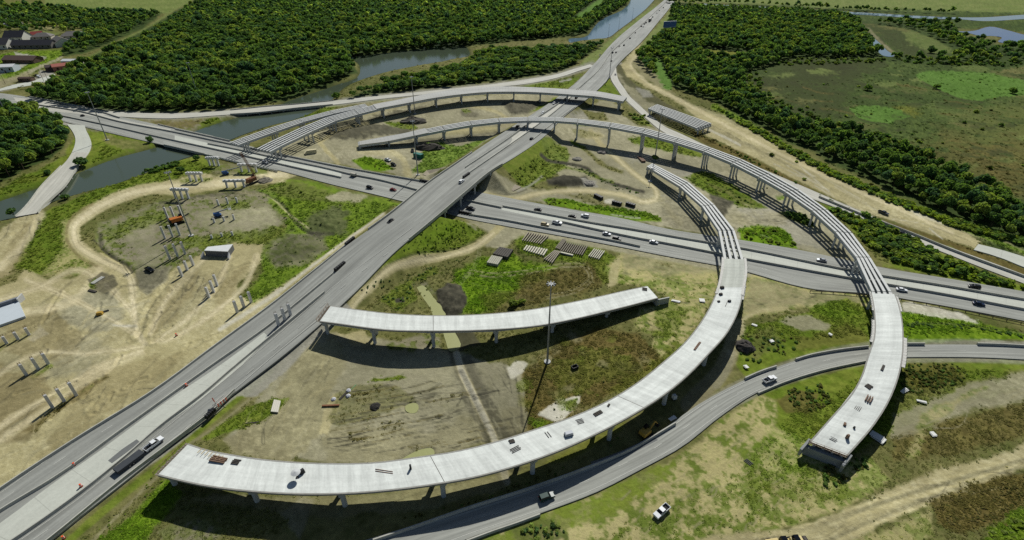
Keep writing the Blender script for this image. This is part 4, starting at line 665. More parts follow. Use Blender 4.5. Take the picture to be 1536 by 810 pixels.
barrier([(-60, 862), (24, 809), (108, 750), (190, 685), (239, 642), (307, 590), (350, 553), (400, 511), (487, 439)], None, 'concrete barrier along the east side of the pale unfinished median', group=GB)
barrier([(-10, 875), (76, 809), (190, 716), (272, 654), (315, 621)], None, 'concrete barrier on the outer edge of the carriageway in front of the curved deck', group=GB)
barrier([(320, 617), (338, 600), (352, 586)], None, 'short leftover barrier run beside the orange roadwork sign', group=GB)
barrier([(698, 252), (725, 234), (756, 213), (790, 188), (843, 152), (866, 133.5)], None, 'concrete median barrier on the far side of the overpass, western line', group=GB)
barrier([(704, 260), (743, 233), (793, 198), (853, 150), (869, 133)], None, 'concrete median barrier on the far side of the overpass, eastern line', group=GB)
barrier([(868, 133), (896, 108), (916, 80), (938, 60), (960, 40), (982, 19), (1003, 0), (1022, -18)], None, 'single median barrier running up the far highway to the horizon', group=GB)
barrier([(800, 210), (812, 200), (836, 181), (862, 161.5)], None, 'barrier on the outer shoulder under the long girder flyover', group=GB)
barrier([(-120, 140), (0, 153), (58, 167), (150, 186), (256, 210), (357, 232), (448, 253), (512, 267)], .15, 'long barrier nearest the river on the western cross highway', group=GB)
barrier([(58, 158), (122, 168), (180, 183), (256, 197.5), (343, 216), (415, 231), (496, 248), (567, 261), (634, 272.5)], .15, 'barrier along the far edge of the western cross highway', group=GB)
barrier([(312, 216), (343, 222), (415, 237.5), (496, 254.5), (528, 262.5), (567, 270), (627, 286)], .15, 'middle barrier of the cross highway that stops at the overpass', group=GB)
barrier([(45, 146), (75, 151), (107, 157.5), (128, 161)], .15, 'short barrier at the far edge of the highway by the forest corner', group=GB)
barrier([(88, 158.5), (110, 161), (150, 168), (180, 177)], .2, 'barrier dividing the service road from the western highway', group=GB)
barrier([(263, 194), (300, 202), (345, 212)], .15, 'barrier on the highway bridge edge above the river', group=GB)
barrier([(700, 301), (725, 306.5), (752, 312)], .15, 'short barrier piece just east of the overpass', group=GB)
barrier([(754, 310), (830, 324), (877, 333), (956, 346), (1000, 354), (1122, 375), (1290, 409), (1420, 430), (1536, 450), (1800, 492)], .15, 'long barrier on the far side of the pale median of the eastern cross highway', group=GB)
barrier([(843, 333.5), (956, 358), (1000, 366), (1122, 390), (1286, 420), (1420, 443), (1536, 465), (1800, 510)], .15, 'long barrier on the near side of the pale median of the eastern cross highway', group=GB)
barrier([(704, 322.5), (773, 334), (783, 336), (867, 352), (923, 362.5), (960, 370.5)], .15, 'barrier on the near shoulder of the cross highway above the girder stacks', group=GB)
barrier([(1228, 296), (1277, 316.5), (1316, 332), (1360, 348.5), (1430, 377), (1536, 416), (1700, 476)], .15, 'concrete wall along the exit road below the sandy haul road', h=1.0, group=GB)
barrier([(1117, 569), (1140, 559), (1164, 551)], .12, 'short barrier on the upper edge of the frontage road by the pickup', group=GB)
barrier([(1193, 540.5), (1215, 534), (1240, 529), (1270, 524.5), (1302, 521)], .12, 'curving barrier on the frontage road just left of the eastern deck', group=GB)
barrier([(1358, 517), (1375, 517), (1386, 517)], .12, 'stub of barrier on the frontage road just right of the eastern deck', group=GB)
barrier([(1465, 517), (1500, 518), (1536, 520), (1700, 529)], .12, 'barrier at the far end of the frontage road by the gravel patch', group=GB)
barrier([(1137, 590), (1178, 573), (1235, 555.5), (1300, 541.5)], .12, 'low barrier along the grassy lower edge of the frontage road', h=.4, group=GB)
barrier([(560, 812), (620, 792), (700, 764), (797, 733), (880, 703), (945, 676), (980, 656), (1013, 636)], .12, 'long barrier between the frontage road and the shadow of the curved deck', group=GB)
barrier([(700, 812), (740, 797), (778, 784), (810, 772)], .12, 'barrier stretch on the lower edge of the frontage road near the dark sport utility', h=.5, group=GB)
# crash cushions: row of black modules behind a nose
def cushion(px, py, ang_px, label, L_=6.5):
    z = zA(px, py) if label.find('cross') < 0 else .15
    p = V(px, py, z); q_ = V(px+ang_px[0], py+ang_px[1], z); rz = math.atan2(q_.y-p.y, q_.x-p.x)
    e = empty('crash_cushion', p, rz, label, 'crash cushion', 'black crash cushions at barrier ends')
    n = 5
    for i in range(n):
        b = MB(); b.box((-L_/2+(i+.5)*L_/n, 0, .62), (L_/n-.12, 1.1, 1.2), top=.92); b.build('module', M_BLACK, e, bevel=.05)
    b = MB(); b.box((0, 0, .03), (L_, 1.3, .06)); b.build('base_plate', M_DARKRAIL, e)
cushion(525, 363, (10, -8), 'black crash cushion ending the outer barrier beside the green slope'); cushion(510, 401, (10, -8), 'black crash cushion at the tip of the median wall before the overpass')
cushion(699.5, 264, (10, -7), 'black crash cushion on the overpass deck by the white car'); cushion(316.5, 622, (8, -8), 'black crash cushion near the orange roadwork sign', 3.5)
cushion(638, 273, (10, 2), 'black crash cushion on the cross highway left of the overpass', 7); cushion(698, 320.5, (10, 2), 'black crash cushion on the cross highway right of the overpass', 7)
# row of short white barrier pieces by the river
rowP = polyline_world([(307, 232), (330, 237.5), (357, 244), (385, 250), (417, 257.5)], .15)
L_ = np.concatenate([[0], np.cumsum(np.linalg.norm(np.diff(rowP, axis=0), axis=1))]); M_WB = mat('white_barrier', rgb(205, 205, 198), .85, var=.1, scale=.6); proto = None
nk = int(L_[-1]//3.6)
for k in range(nk):
    d = 1.8+k*3.6; i = int(np.searchsorted(L_, d)-1); t = (d-L_[i])/(L_[i+1]-L_[i]); p = rowP[i]+(rowP[i+1]-rowP[i])*t; tt = rowP[i+1]-rowP[i]; rz = math.atan2(tt[1], tt[0])
    if proto is None:
        b = MB(); b.sweep([[(x, a, c) for a, c in ((-.3, 0), (-.3, .1), (-.13, .35), (-.09, .85), (.09, .85), (.13, .35), (.3, .1), (.3, 0))] for x in (-1.6, 1.6)]); proto = b.build('barrier_piece', M_WB); o = proto
    else: o = proto.copy(); COL.objects.link(o)
    o.location = (p[0]+(rng.random()-.5)*.1, p[1]+(rng.random()-.5)*.25, .1); o.rotation_euler.z = rz+(rng.random()-.5)*.06
    tag(o, 'pale concrete barrier piece in the row edging the highway above the capped column frames', 'barrier', 'row of pale barrier pieces')
def guardrail(px, z, label):
    P = polyline_world(px, z); e = empty('guardrail', tuple(P[0]), 0, label, 'guardrail'); o0 = np.array(P[0])
    b = MB()
    for i in range(len(P)-1): b.bar(tuple(P[i]-o0+[0, 0, .75]), tuple(P[i+1]-o0+[0, 0, .75]), .08, .32)
    b.build('rail', M_DARKRAIL, e)
    s = np.concatenate([[0], np.cumsum(np.linalg.norm(np.diff(P, axis=0), axis=1))]); n = int(s[-1]/3.8); pr = None
    for k in range(n+1):
        d = s[-1]*k/max(n, 1); i = int(np.clip(np.searchsorted(s, d)-1, 0, len(P)-2)); t = (d-s[i])/(s[i+1]-s[i]); p = P[i]+(P[i+1]-P[i])*t-o0
        if pr is None:
            b = MB(); b.box((0, 0, .35), (.18, .2, .9)); pr = b.build('post', M_DARKRAIL, e); o = pr
        else: o = pr.copy(); COL.objects.link(o); o.parent = e
        o.location = tuple(p)
guardrail([(1215, 438), (1250, 440), (1280, 442.5), (1303, 444.5)], 0.05, 'weathered guardrail on the near shoulder left of the eastern deck')
guardrail([(1352, 450), (1400, 458.5), (1436, 465.5), (1480, 475), (1536, 487), (1620, 506)], 0.05, 'weathered guardrail on the near shoulder right of the eastern deck')
guardrail([(645, 335), (612, 359), (582, 386), (557, 411), (535, 438), (517, 458)], .5, 'guardrail along the grassy edge of the highway south of the overpass')
# ------------------------------------------------------------------ bridges and flyovers
M_CC = mat('cast_concrete', rgb(176, 178, 172), .85, var=.10, scale=.6, bump=.01); M_GIR = mat('girder_concrete', rgb(200, 201, 196), .8, var=.08, scale=.8); M_FORM = mat('timber_form', rgb(140, 112, 84), .9, var=.2, scale=1.5)
M_EDGE = mat('edge_form', rgb(150, 148, 140), .9, var=.18, scale=1.2)
M_PANEL = road_mat('deck_panel', rgb(172, 172, 166), .16, .14, joints=2.4); M_FORMDECK = road_mat('formwork_deck', rgb(188, 191, 180), .14, .16, joints=2.4); M_COLB = mat('column_concrete', rgb(186, 188, 184), .85, var=.08, scale=.5)
M_SLOPE = road_mat('slope_paving', rgb(142, 134, 116), .1, .2, joints=4.0)
def gird_prof(w, h): return [(-w*.5, 0), (w*.5, 0), (w*.5, -h*.13), (w*.14, -h*.26), (w*.14, -h*.72), (w*.38, -h*.84), (w*.38, -h), (-w*.38, -h), (-w*.38, -h*.84), (-w*.14, -h*.72), (-w*.14, -h*.26), (-w*.5, -h*.13)]
def girder_mesh(b, p, q_, w, h):
    t = (q_-p); th = Vector((t.x, t.y, 0)).normalized(); n = Vector((-th.y, th.x, 0))
    b.sweep([[tuple(c+n*a+Vector((0, 0, zz))) for a, zz in gird_prof(w, h)] for c in (p, q_)])
def flyover(name, label, secs, bents, n_gird, deck=(), ncol=3, gw=1.0, gh=1.6, panel=(), colr=.55, group='unfinished flyover ramps', capw=1.5, per=8, fr=(.08, .92), edge=True, skipcols=(), cap_over=0.0, joints=()):
    P = Path(secs, per); o0 = P.at(P.len/2); o0.z = 0
    e = empty(name, o0, 0, label, 'flyover', group)
    bd = sorted(P.near(*G(b[0], b[1], b[2] if len(b) > 2 else 0)[:2]) for b in bents)
    dk = [(P.near(*G(a[0], a[1], a[2])[:2]), P.near(*G(c[0], c[1], c[2])[:2])) for a, c in deck]
    pk = [(P.near(*G(a[0], a[1], a[2])[:2]), P.near(*G(c[0], c[1], c[2])[:2])) for a, c in panel]
    cuts = [0.0]+[d for d in bd if 2 < d < P.len-2]+[P.len]
    fs = [fr[0]+(fr[1]-fr[0])*k/(n_gird-1) for k in range(n_gird)]
    for a, c in zip(cuts[:-1], cuts[1:]):
        for f in fs:
            b = MB(); p = P.at(a+.25, f)-o0; q_ = P.at(c-.25, f)-o0; p.z -= .26; q_.z -= .26; girder_mesh(b, p, q_, gw, gh); b.build('girder', M_GIR, e)
        if c-a > 12:   # cross braces between girders
            for t in (.33, .67):
                d = a+(c-a)*t; b = MB(); p = P.at(a, fs[0]).lerp(P.at(c, fs[0]), t)-o0; q_ = P.at(a, fs[-1]).lerp(P.at(c, fs[-1]), t)-o0; p.z -= .5; q_.z -= .5; b.bar(p, q_, .3, .7); b.build('diaphragm', M_CC, e)
    # piers
    for d in bd:
        d = min(max(d, .6), P.len-.6)
        l = P.at(d, max(0, fr[0]-.02)); r = P.at(d, min(1, fr[1]+.02)); zt = P.at(d).z-.26-gh
        b = MB(); pl = l-o0; pr_ = r-o0; pl.z = pr_.z = zt+.0
        ex = (pr_-pl).normalized()*cap_over; b.bar(pl-ex, pr_+ex, capw, 1.1); cap = b.build('bent_cap', M_CC, e)
        for k in range(ncol):
            t = .5 if ncol == 1 else .14+.72*k/(ncol-1)
            c = l.lerp(r, t); g = gz1(c.x, c.y)-.3
            if zt-1.1-g < .3: continue
            b = MB(); b.cyl((c.x-o0.x, c.y-o0.y, g), (c.x-o0.x, c.y-o0.y, zt-1.05), colr, n=12); b.build('column', M_COLB, cap, smooth=False)
        for f in fs:   # bearing blocks
            pass
    for (a, c), m, nm, th in [(x, M_DECK, 'deck', .26) for x in dk]+[(x, M_PANEL, 'deck_panels', .12) for x in pk]:
        a, c = min(a, c), max(a, c)
        dkobj = strip(nm, P, m, a, c, 0, 1, 0, th, 2.5, parent=e)
        dkobj.location = -o0
        b = MB(); ds = P.samp(a, c, 4)
        for i in range(len(ds)-1):
            pts = [P.at(ds[i], 0), P.at(ds[i], 1), P.at(ds[i+1], 1), P.at(ds[i+1], 0)]
            b.add([tuple(p-o0-Vector((0, 0, th))) for p in pts], [(0, 3, 2, 1)])
        b.build('soffit', M_CC, e)
        if nm == 'deck' and edge:
            for f, s in ((0, -1), (1, 1)):
                b = MB(); secs_ = []
                for d in ds:
                    p = P.at(d, f)-o0; t = P.tan(d); n = Vector((-t.y, t.x, 0)).normalized()*(-s)
                    secs_.append([tuple(p+n*x+Vector((0, 0, zz))) for x, zz in ((.01, .03), (.38, .02), (.38, -.55), (.20, -.62), (.01, -.5))])
                b.sweep(secs_); b.build('edge_formwork', M_EDGE, e)
            for jp in joints:
                d = P.near(*G(*jp)[:2]); l = P.at(d, .0)-o0; r = P.at(d, 1)-o0; j = MB(); j.bar(l+Vector((0, 0, .012)), r+Vector((0, 0, .012)), .14, .02); j.build('expansion_joint', M_DARKRAIL, e)
    return e, P, bd, o0
R1S = [(281, 667, 238, 711, 6.3), (312, 677, 270, 719, 6.4), (345, 683, 314, 728, 6.6), (385, 689.5, 372, 735, 6.8), (420, 693, 412, 738, 6.9), (492, 696.5, 492, 739.5, 7.2), (564, 695, 571, 735, 7.5), (626, 687, 645, 726, 7.5), (690, 677, 715, 713.5, 7.6), (750, 662, 780, 695.5, 7.6), (797, 647, 832, 677, 7.6), (857, 627, 895, 649, 7.6), (913, 602, 950, 620, 7.6), (957, 575, 997, 590, 7.7),
       (997, 543, 1033, 560, 7.8), (1026, 517, 1060, 532, 8.0), (1053, 483, 1090, 498, 8.2), (1069, 455, 1108, 461, 8.5), (1078.5, 431, 1114.5, 431, 8.8), (1083, 410, 1118, 410, 9.0), (1085, 387, 1117, 388, 9.1), (1084, 370, 1113, 370, 9.0), (1080, 352, 1106, 352, 8.9), (1072, 334, 1097, 334, 8.6), (1060, 317, 1081, 316, 8.2), (1048, 303, 1066, 300, 7.8), (1031, 288, 1045, 281, 7.2), (1010, 272, 1022, 265, 6.4), (990, 259, 999, 253.5, 5.6), (970, 248.5, 978, 244, 5.0)]
FLY1 = flyover('curved_flyover', 'sweeping curved flyover with bright new deck below and bare girders at its far end', R1S,
    [(243, 700, 5.8), (385, 745, 0), (517, 745, 0), (660, 744, 0), (792, 705, 0), (905, 655, 0), (991, 605, 0), (1050, 545, 0), (1090, 480, 6), (1100, 430, 8.8), (1101, 389, 9.1), (1085, 345, 8.5), (1055, 307, 8), (1021, 276, 6.8), (973, 247, 5)], 4, deck=[((260, 690, 5.8), (1097, 431, 8.8))], ncol=2, gw=1.05, gh=1.35, colr=.65, fr=(.1, .9), joints=((656, 705, 7.5), (947, 603, 7.7)))
fe, fp, fb, fo = FLY1
d0 = fp.near(*G(1097, 430.5, 8.8)[:2]); d1 = fp.near(*G(1101, 388, 9.1)[:2])
o = strip('formwork_deck', fp, M_FORMDECK, d0, d1, .02, .98, -.14, .1, 2, parent=fe); o.location = -fo
for f, s in ((-.02, -1), (1.02, 1)):
    b = MB(); n = 12
    for i in range(n): b.bar(fp.at(d0-5+(d1+.5-d0+5)*i/n, f)-fo+Vector((0, 0, .15)), fp.at(d0-5+(d1+.5-d0+5)*(i+1)/n, f)-fo+Vector((0, 0, .15)), .9, .25)
    for i in range(9): b.box(tuple(fp.at(d0-5+(d1-d0+5)*i/9, f*1.12-.06 if f > 0 else -.1)-fo+Vector((0, 0, .6))), (.1, .1, 1.1))
    b.build('side_walkway', mat('walkway', rgb(198, 196, 188), .8, var=.2, scale=1.5), fe)
R2S = [(495, 459, 479, 481, 6.7), (520, 463, 510, 485, 7.3), (550, 467, 545, 490, 7.9), (582, 470.6, 580, 494, 8.2), (650, 474, 650, 495.5, 8.2), (725, 472, 728, 494, 7.3), (800, 464.5, 808, 487.5, 6.0), (850, 455.5, 862, 477.5, 5.0), (896, 446, 912, 465.5, 4.2), (940, 436, 952, 455.5, 3.6), (972, 429.5, 987, 446, 3.2)]
FLY2 = flyover('short_flyover', 'short bright concrete deck standing alone between the highway and the curved flyover', R2S, [(484, 498, 2), (562, 510, 0), (651, 512, 0), (743, 505, 0), (826, 492, 0), (908, 472, 0)], 4, deck=[((488, 470, 6.7), (979, 438, 3.2))], ncol=2, gw=1.0, gh=1.35, colr=.6, fr=(.1, .9), joints=((650, 484, 8.2),))
fe2, fp2, _, fo2 = FLY2
b = MB(); l = fp2.at(fp2.len-.3, -.12)-fo2; r = fp2.at(fp2.len-.3, 1.12)-fo2; l.z = r.z = 2.6; b.bar(l, r, .9, 3.0)
t = fp2.tan(fp2.len-1); 
for q_ in (r,): b.bar(q_+Vector((0, 0, .4)), q_+t*5+Vector((0, 0, .2)), .45, 2.6)
b.build('end_abutment', M_CC, fe2)
R4S = [(536, 212.5, 537, 217.5, 3.0), (582, 204, 585, 211, 4.4), (607, 199.5, 612, 205.5, 5.6), (640, 191.5, 645, 198.5, 7.0), (672, 186, 677, 192.5, 7.9), (707, 180, 711, 186.5, 8.6), (747, 176.3, 750, 182.2, 9.4), (790, 174.5, 791, 180.3, 10.2), (828, 174.8, 828, 180.6, 11.0), (867, 177.3, 866, 183, 12.0), (907, 181.5, 905, 188, 12.8), (940, 186.3, 935, 194, 12.8), (973, 192.3, 966, 199.5, 12.3), (1023, 206.5, 1015, 213.5, 11.4),
       (1057, 217.3, 1045, 222.5, 10.6), (1100, 232, 1085, 238.5, 9.9), (1131, 246, 1114, 252, 9.5), (1156, 258.3, 1138, 265, 9.2), (1195, 280, 1172, 284, 8.9), (1227, 302, 1203, 304, 8.6), (1253, 323, 1228, 323.5, 8.4), (1277, 346, 1250, 344, 8.2), (1298, 374, 1275, 372, 8.2), (1316, 399, 1294, 401, 8.3), (1329, 420, 1302, 420, 8.3), (1341, 441, 1308, 440, 8.2), (1350, 470, 1313, 470, 8.1), (1353.5, 508, 1312.5, 508, 7.8), (1352, 536, 1304, 534, 7.4), (1345, 568, 1294, 565, 6.8), (1331, 602, 1279, 592, 6.1), (1308, 638, 1254, 621, 5.3), (1277, 674, 1224, 655, 4.6), (1269, 683, 1217, 663, 4.3)]
FLY4 = flyover('long_flyover', 'longest flyover of bare girders arching over the highway and ending in a white deck', R4S, [(539, 216, 2.6), (582, 213, 0), (623, 212, 0), (666, 208, 0), (707, 203, 0), (748, 198.5, 0), (792, 197, 0), (833, 200, 0), (865, 207, 0), (912, 216, 0), (963, 223, 0), (1015, 234, 0), (1060, 247, 0), (1104, 264, 0), (1147, 284, 0), (1190, 308, 0), (1228, 338, 0), (1261, 372, 0), (1289, 411, 0), (1320, 436, 8.2), (1333, 500, 7.4), (1320, 570, 6.2), (1244, 672, 4.3)], 4,
                deck=[((1324, 440.5, 8.2), (1243, 673, 4.3))], panel=[((539, 215, 3.0), (640, 195, 7))], ncol=3, gw=1.05, gh=1.6, colr=.5, fr=(.1, .9))
fe4, fp4, _, fo4 = FLY4
M_WING = mat('abutment_concrete', rgb(150, 152, 150), .85, var=.12, scale=.4)
b = MB(); L0 = fp4.at(fp4.len-.2, -.10)-fo4; L1 = fp4.at(fp4.len-.2, 1.10)-fo4; t = fp4.tan(fp4.len-1)
for q_ in (L0, L1): b.bar(q_-t*1+Vector((0, 0, -.3)), q_+t*3.2+Vector((0, 0, -.8)), .6, 2.4)
l2 = L0+t*.7; r2 = L1+t*.7; l2.z = r2.z = 2.9; b.bar(l2, r2, 1.2, 3.2); b.build('end_abutment', M_WING, fe4)
R5S = [(344, 213, 356, 217, 8.0), (380, 200, 392, 203.5, 8.2), (416, 187.5, 428, 191.5, 8.3), (457, 175.5, 466, 178.5, 8.4), (490, 166.8, 498, 170.2, 8.5), (520, 160.2, 526, 163.8, 8.5), (548, 155, 553, 159, 8.5)]
FLY5 = flyover('slim_flyover', 'slim ramp of four bare girders rising beside the river next to the wider one', R5S, [(347, 222, 0), (398, 208, 0), (440, 194, 0), (487, 180, 0), (530, 169, 0)], 4, ncol=3, gw=.95, gh=1.5, colr=.5, fr=(.06, .94))
R6S = [(384, 222.5, 405, 227, 8.0), (412, 208, 434, 212, 8.2), (440, 195.3, 462, 199, 8.3), (468, 183.5, 486, 188, 8.4), (496, 173.3, 510, 178.2, 8.5), (528, 165, 536, 171, 8.5), (560, 156.5, 566, 163, 8.5), (600, 148.8, 605, 155.5, 8.5), (640, 140.8, 644, 148, 8.5), (690, 133.2, 693, 141.2, 8.5), (727, 130.3, 729, 138.2, 8.5), (773, 129.8, 773, 137.6, 8.5), (815, 131.6, 815, 138.8, 8.6), (857, 134, 856, 141.6, 8.6), (896, 137, 894, 144.6, 8.4), (941, 145.3, 935, 152, 8.0)]
FLY6 = flyover('arching_flyover', 'wide flyover arching across behind the longest one, part covered with deck panels', R6S, [(389, 232, 0), (440, 208, 0), (486, 193, 0), (525, 181, 0), (566, 171, 0), (607, 164, 0), (648, 156, 0), (688, 150.5, 0), (730, 148, 0), (771, 147.5, 0), (812, 148, 0), (853, 150, 0), (893, 153, 0), (938, 158, 0)], 5,
                panel=[((562, 160, 8.5), (938, 148.5, 8))], ncol=3, gw=1.0, gh=1.6, colr=.5, fr=(.06, .94))
R7S = [(985, 155.5, 972, 161.5, 5.2), (1012, 165, 998, 171.5, 5.2), (1040, 174.5, 1022, 181.5, 5.2), (1068, 184.5, 1046, 191.5, 5.2)]
FLY7 = flyover('girder_bridge', 'short straight bridge of seven bare girders beside the sandy haul road', R7S, [(978, 162, 4), (1056, 191, 4)], 7, ncol=3, gw=.85, gh=1.3, colr=.5, fr=(.03, .97), group=None)
# overpass carrying the highway
ob = empty('overpass_bridge', A.at((BR0+BR1)/2), 0, 'concrete overpass carrying the long straight highway over the cross highway', 'bridge'); oo = A.at((BR0+BR1)/2)
dk = strip('deck', A, M_ASPH, BR0-.5, BR1+.5, 0, 1, 0.004, .35, 4, parent=ob); dk.location = -oo
b = MB()
for k in range(7):
    f = .04+.92*k/6; n = 3
    for i in range(n):
        p = A.at(BR0+(BR1-BR0)*i/n, f)-oo; q_ = A.at(BR0+(BR1-BR0)*(i+1)/n, f)-oo; p.z -= .36; q_.z -= .36; gm = MB(); girder_mesh(gm, p, q_, 1.2, 1.2); gm.build('girder', M_CC, ob)
for f, s in ((0, -1), (1, 1)):
    b = MB(); ds = A.samp(BR0-14, BR1+14, 4); secs_ = []
    for d in ds:
        p = A.at(d, f)-oo; t = A.tan(d); n = Vector((-t.y, t.x, 0)).normalized()*(-s); secs_.append([tuple(p+n*x+Vector((0, 0, zz))) for x, zz in ((0, .9), (.3, .9), (.38, -.5), (0, -.5))])
    b.sweep(secs_); b.build('parapet', M_BARR, ob)
for i, t_ in enumerate((.25, .5, .75)):
    d = BR0+(BR1-BR0)*t_; l = A.at(d, .03)-oo; r = A.at(d, .97)-oo; l.z -= 1.56; r.z -= 1.56; b = MB(); b.bar(l, r, 1.2, 1.0); cap = b.build('bent_cap', M_CC, ob)
    for k in range(5):
        c = l.lerp(r, .05+.9*k/4); b = MB(); b.cyl((c.x, c.y, -oo.z-.2), (c.x, c.y, c.z-.95), .5, n=12); b.build('column', M_COLB, cap)
for d, nm in ((BR0, 1), (BR1, -1)):
    b = MB(); l = A.at(d, -.02)-oo; r = A.at(d, 1.02)-oo; l.z -= .4; r.z -= .4; b.bar(l, r, 1.0, 3.0); b.build('abutment', M_CC, ob)
# slope paving panels under and beside the overpass ends
def quadpath(pts): return Path([(a[0], a[1], c[0], c[1], 0) for a, c in pts], 4)
def slope(pts, label):
    w3 = [Vg(*p) for p in pts]; b = MB(); up = Vector((0, 0, .25))
    b.add([tuple(p+up) for p in w3]+[tuple(p-up*3) for p in w3], [(0, 1, 2, 3), (0, 4, 5, 1), (1, 5, 6, 2), (2, 6, 7, 3), (3, 7, 4, 0)])
    tag(b.build('slope_paving', mat('slope_concrete', rgb(150, 140, 120), .9, var=.2, scale=.35)), label, 'paving')
slope([(735, 262), (782, 281), (770, 287), (722, 282)], 'tan concrete slope paving below the right end of the overpass'); slope([(640, 256), (674, 251), (650, 268), (634, 262)], 'tan concrete slope paving at the left end of the overpass')
# river bridges: highway and service road and the closed road
def road_bridge(name, label, path, d0, d1, wz, ncol, thick=1.3, surf=None, step=12.0):
    o0 = path.at((d0+d1)/2); e = empty(name, o0, 0, label, 'bridge')
    dk = strip('deck', path, surf, d0, d1, -.005, 1.005, .006, .45, 4, parent=e); dk.location = -o0
    for k in range(6):
        f = .03+.94*k/5; p = path.at(d0, f)-o0; q_ = path.at(d1, f)-o0; p.z -= .45; q_.z -= .45; b = MB(); b.bar(p, q_, .8, thick-.45); b.build('girder', M_CC, e)
    for f, s in ((0, -1), (1, 1)):
        b = MB(); secs_ = []
        for d in path.samp(d0, d1, 5):
            p = path.at(d, f)-o0; t = path.tan(d); n = Vector((-t.y, t.x, 0)).normalized()*(-s); secs_.append([tuple(p+n*x+Vector((0, 0, zz))) for x, zz in ((.02, .7), (.26, .7), (.3, -.45), (.02, -.45))])
        b.sweep(secs_); b.build('parapet', M_BARR, e)
    for d in path.samp(d0+3, d1-3, step):
        l = path.at(d, .04)-o0; r = path.at(d, .96)-o0; l.z = r.z = path.at(d).z-o0.z-thick; b = MB(); b.bar(l, r, .8, .6); cap = b.build('bent_cap', M_CC, e)
        for k in range(ncol):
            c = l.lerp(r, .08+.84*k/(ncol-1)); b = MB(); b.cyl((c.x, c.y, -4-o0.z), (c.x, c.y, c.z-.55), .3, n=8); b.build('pile', M_COLB, cap)
road_bridge('highway_bridge', 'low highway bridge over the brown river at the left', B, B.near(*G(232, 205)[:2]), B.near(*G(316, 222)[:2]), -1.5, 6, surf=M_ASPH2)
road_bridge('service_bridge', 'narrow pale service road bridge over the river below the forest', N, N.near(*G(345, 170)[:2]), N.near(*G(500, 154)[:2]), -1.5, 3, surf=M_PALE, step=9)
road_bridge('closed_bridge', 'closed grey concrete bridge crossing the river at the far left', W, W.near(*G(105, 250)[:2]), W.len-.5, -1.5, 4, surf=M_PALE)
# ------------------------------------------------------------------ trees and undergrowth
def leaf_mat(name, trans, up):
    m = attr_mat(name, rough=.8, spec=.04, noise=((.6, .2),)); nt = m.node_tree; b = nt.nodes['Principled BSDF']; out = nt.nodes['Material Output']
    src = b.inputs['Base Color'].links[0].from_socket
    tr = nt.nodes.new('ShaderNodeBsdfTranslucent'); mx = nt.nodes.new('ShaderNodeMixShader'); mx.inputs[0].default_value = trans
    sc = nt.nodes.new('ShaderNodeVectorMath'); sc.operation = 'MULTIPLY'; sc.inputs[1].default_value = (1.25, 1.3, .7); nt.links.new(src, sc.inputs[0]); nt.links.new(sc.outputs[0], tr.inputs['Color'])
    nt.links.new(b.outputs[0], mx.inputs[1]); nt.links.new(tr.outputs[0], mx.inputs[2]); nt.links.new(mx.outputs[0], out.inputs['Surface'])
    if up > 0:
        geo = nt.nodes.new('ShaderNodeNewGeometry'); s1 = nt.nodes.new('ShaderNodeVectorMath'); s1.operation = 'SCALE'; s1.inputs['Scale'].default_value = 1-up; nt.links.new(geo.outputs['Normal'], s1.inputs[0])
        s2 = nt.nodes.new('ShaderNodeVectorMath'); s2.operation = 'ADD'; s2.inputs[1].default_value = (0, 0, up); nt.links.new(s1.outputs[0], s2.inputs[0]); s3 = nt.nodes.new('ShaderNodeVectorMath'); s3.operation = 'NORMALIZE'; nt.links.new(s2.outputs[0], s3.inputs[0]); nt.links.new(s3.outputs[0], b.inputs['Normal'])
    return m
M_LEAF = leaf_mat('foliage', .5, 0); M_WEED = leaf_mat('weed_blades', .4, 0); M_BARK = mat('bark', rgb(92, 78, 62), .95, var=.25, scale=3)
def crown_template(nq, seed, q=.30, flat=.8, core=.80):
    r = np.random.default_rng(seed)
    nl = 7; la = r.random(nl)*6.283; lz = r.random(nl)*.9-.1; lc = np.stack([np.cos(la)*.48*np.sqrt(1-np.clip(lz, 0, .9)**2), np.sin(la)*.48*np.sqrt(1-np.clip(lz, 0, .9)**2), lz*.62], 1); lc[0] = (0, 0, .45); lr = .34+.24*r.random(nl)
    k = r.integers(0, nl, nq); d = r.normal(size=(nq, 3)); d[:, 2] = np.abs(d[:, 2])*.9-.25; d /= np.linalg.norm(d, axis=1)[:, None]
    c = lc[k]+d*(lr[k]*(.82+.25*r.random(nq)))[:, None]
    n = d+r.normal(size=(nq, 3))*.35; n /= np.linalg.norm(n, axis=1)[:, None]
    a = np.cross(n, r.normal(size=(nq, 3))); a /= np.linalg.norm(a, axis=1)[:, None]; b = np.cross(n, a)
    s = q*(.6+.8*r.random(nq))[:, None]*.5
    Q = np.stack([c-a*s-b*s*.7, c+a*s-b*s, c+a*s*.8+b*s, c-a*s+b*s*.9], 1)
    t = .78+.44*r.random(nq)
    # an inner mass per lobe so nothing shows straight through
    cq = []
    for i in range(nl):
        u = [np.pi*v/3 for v in range(4)]; az = [2*np.pi*v/6 for v in range(6)]
        for x in range(3):
            for y in range(6):
                cq.append([lc[i]+core*lr[i]*np.array([np.sin(p)*np.cos(w), np.sin(p)*np.sin(w), np.cos(p)]) for p, w in ((u[x], az[y]), (u[x+1], az[y]), (u[x+1], az[(y+1) % 6]), (u[x], az[(y+1) % 6]))])
    Q = np.concatenate([Q, np.array(cq)]); t = np.concatenate([t, np.full(len(cq), .8)])
    Q[:, :, 2] *= flat
    return Q.astype(np.float32), t.astype(np.float32)
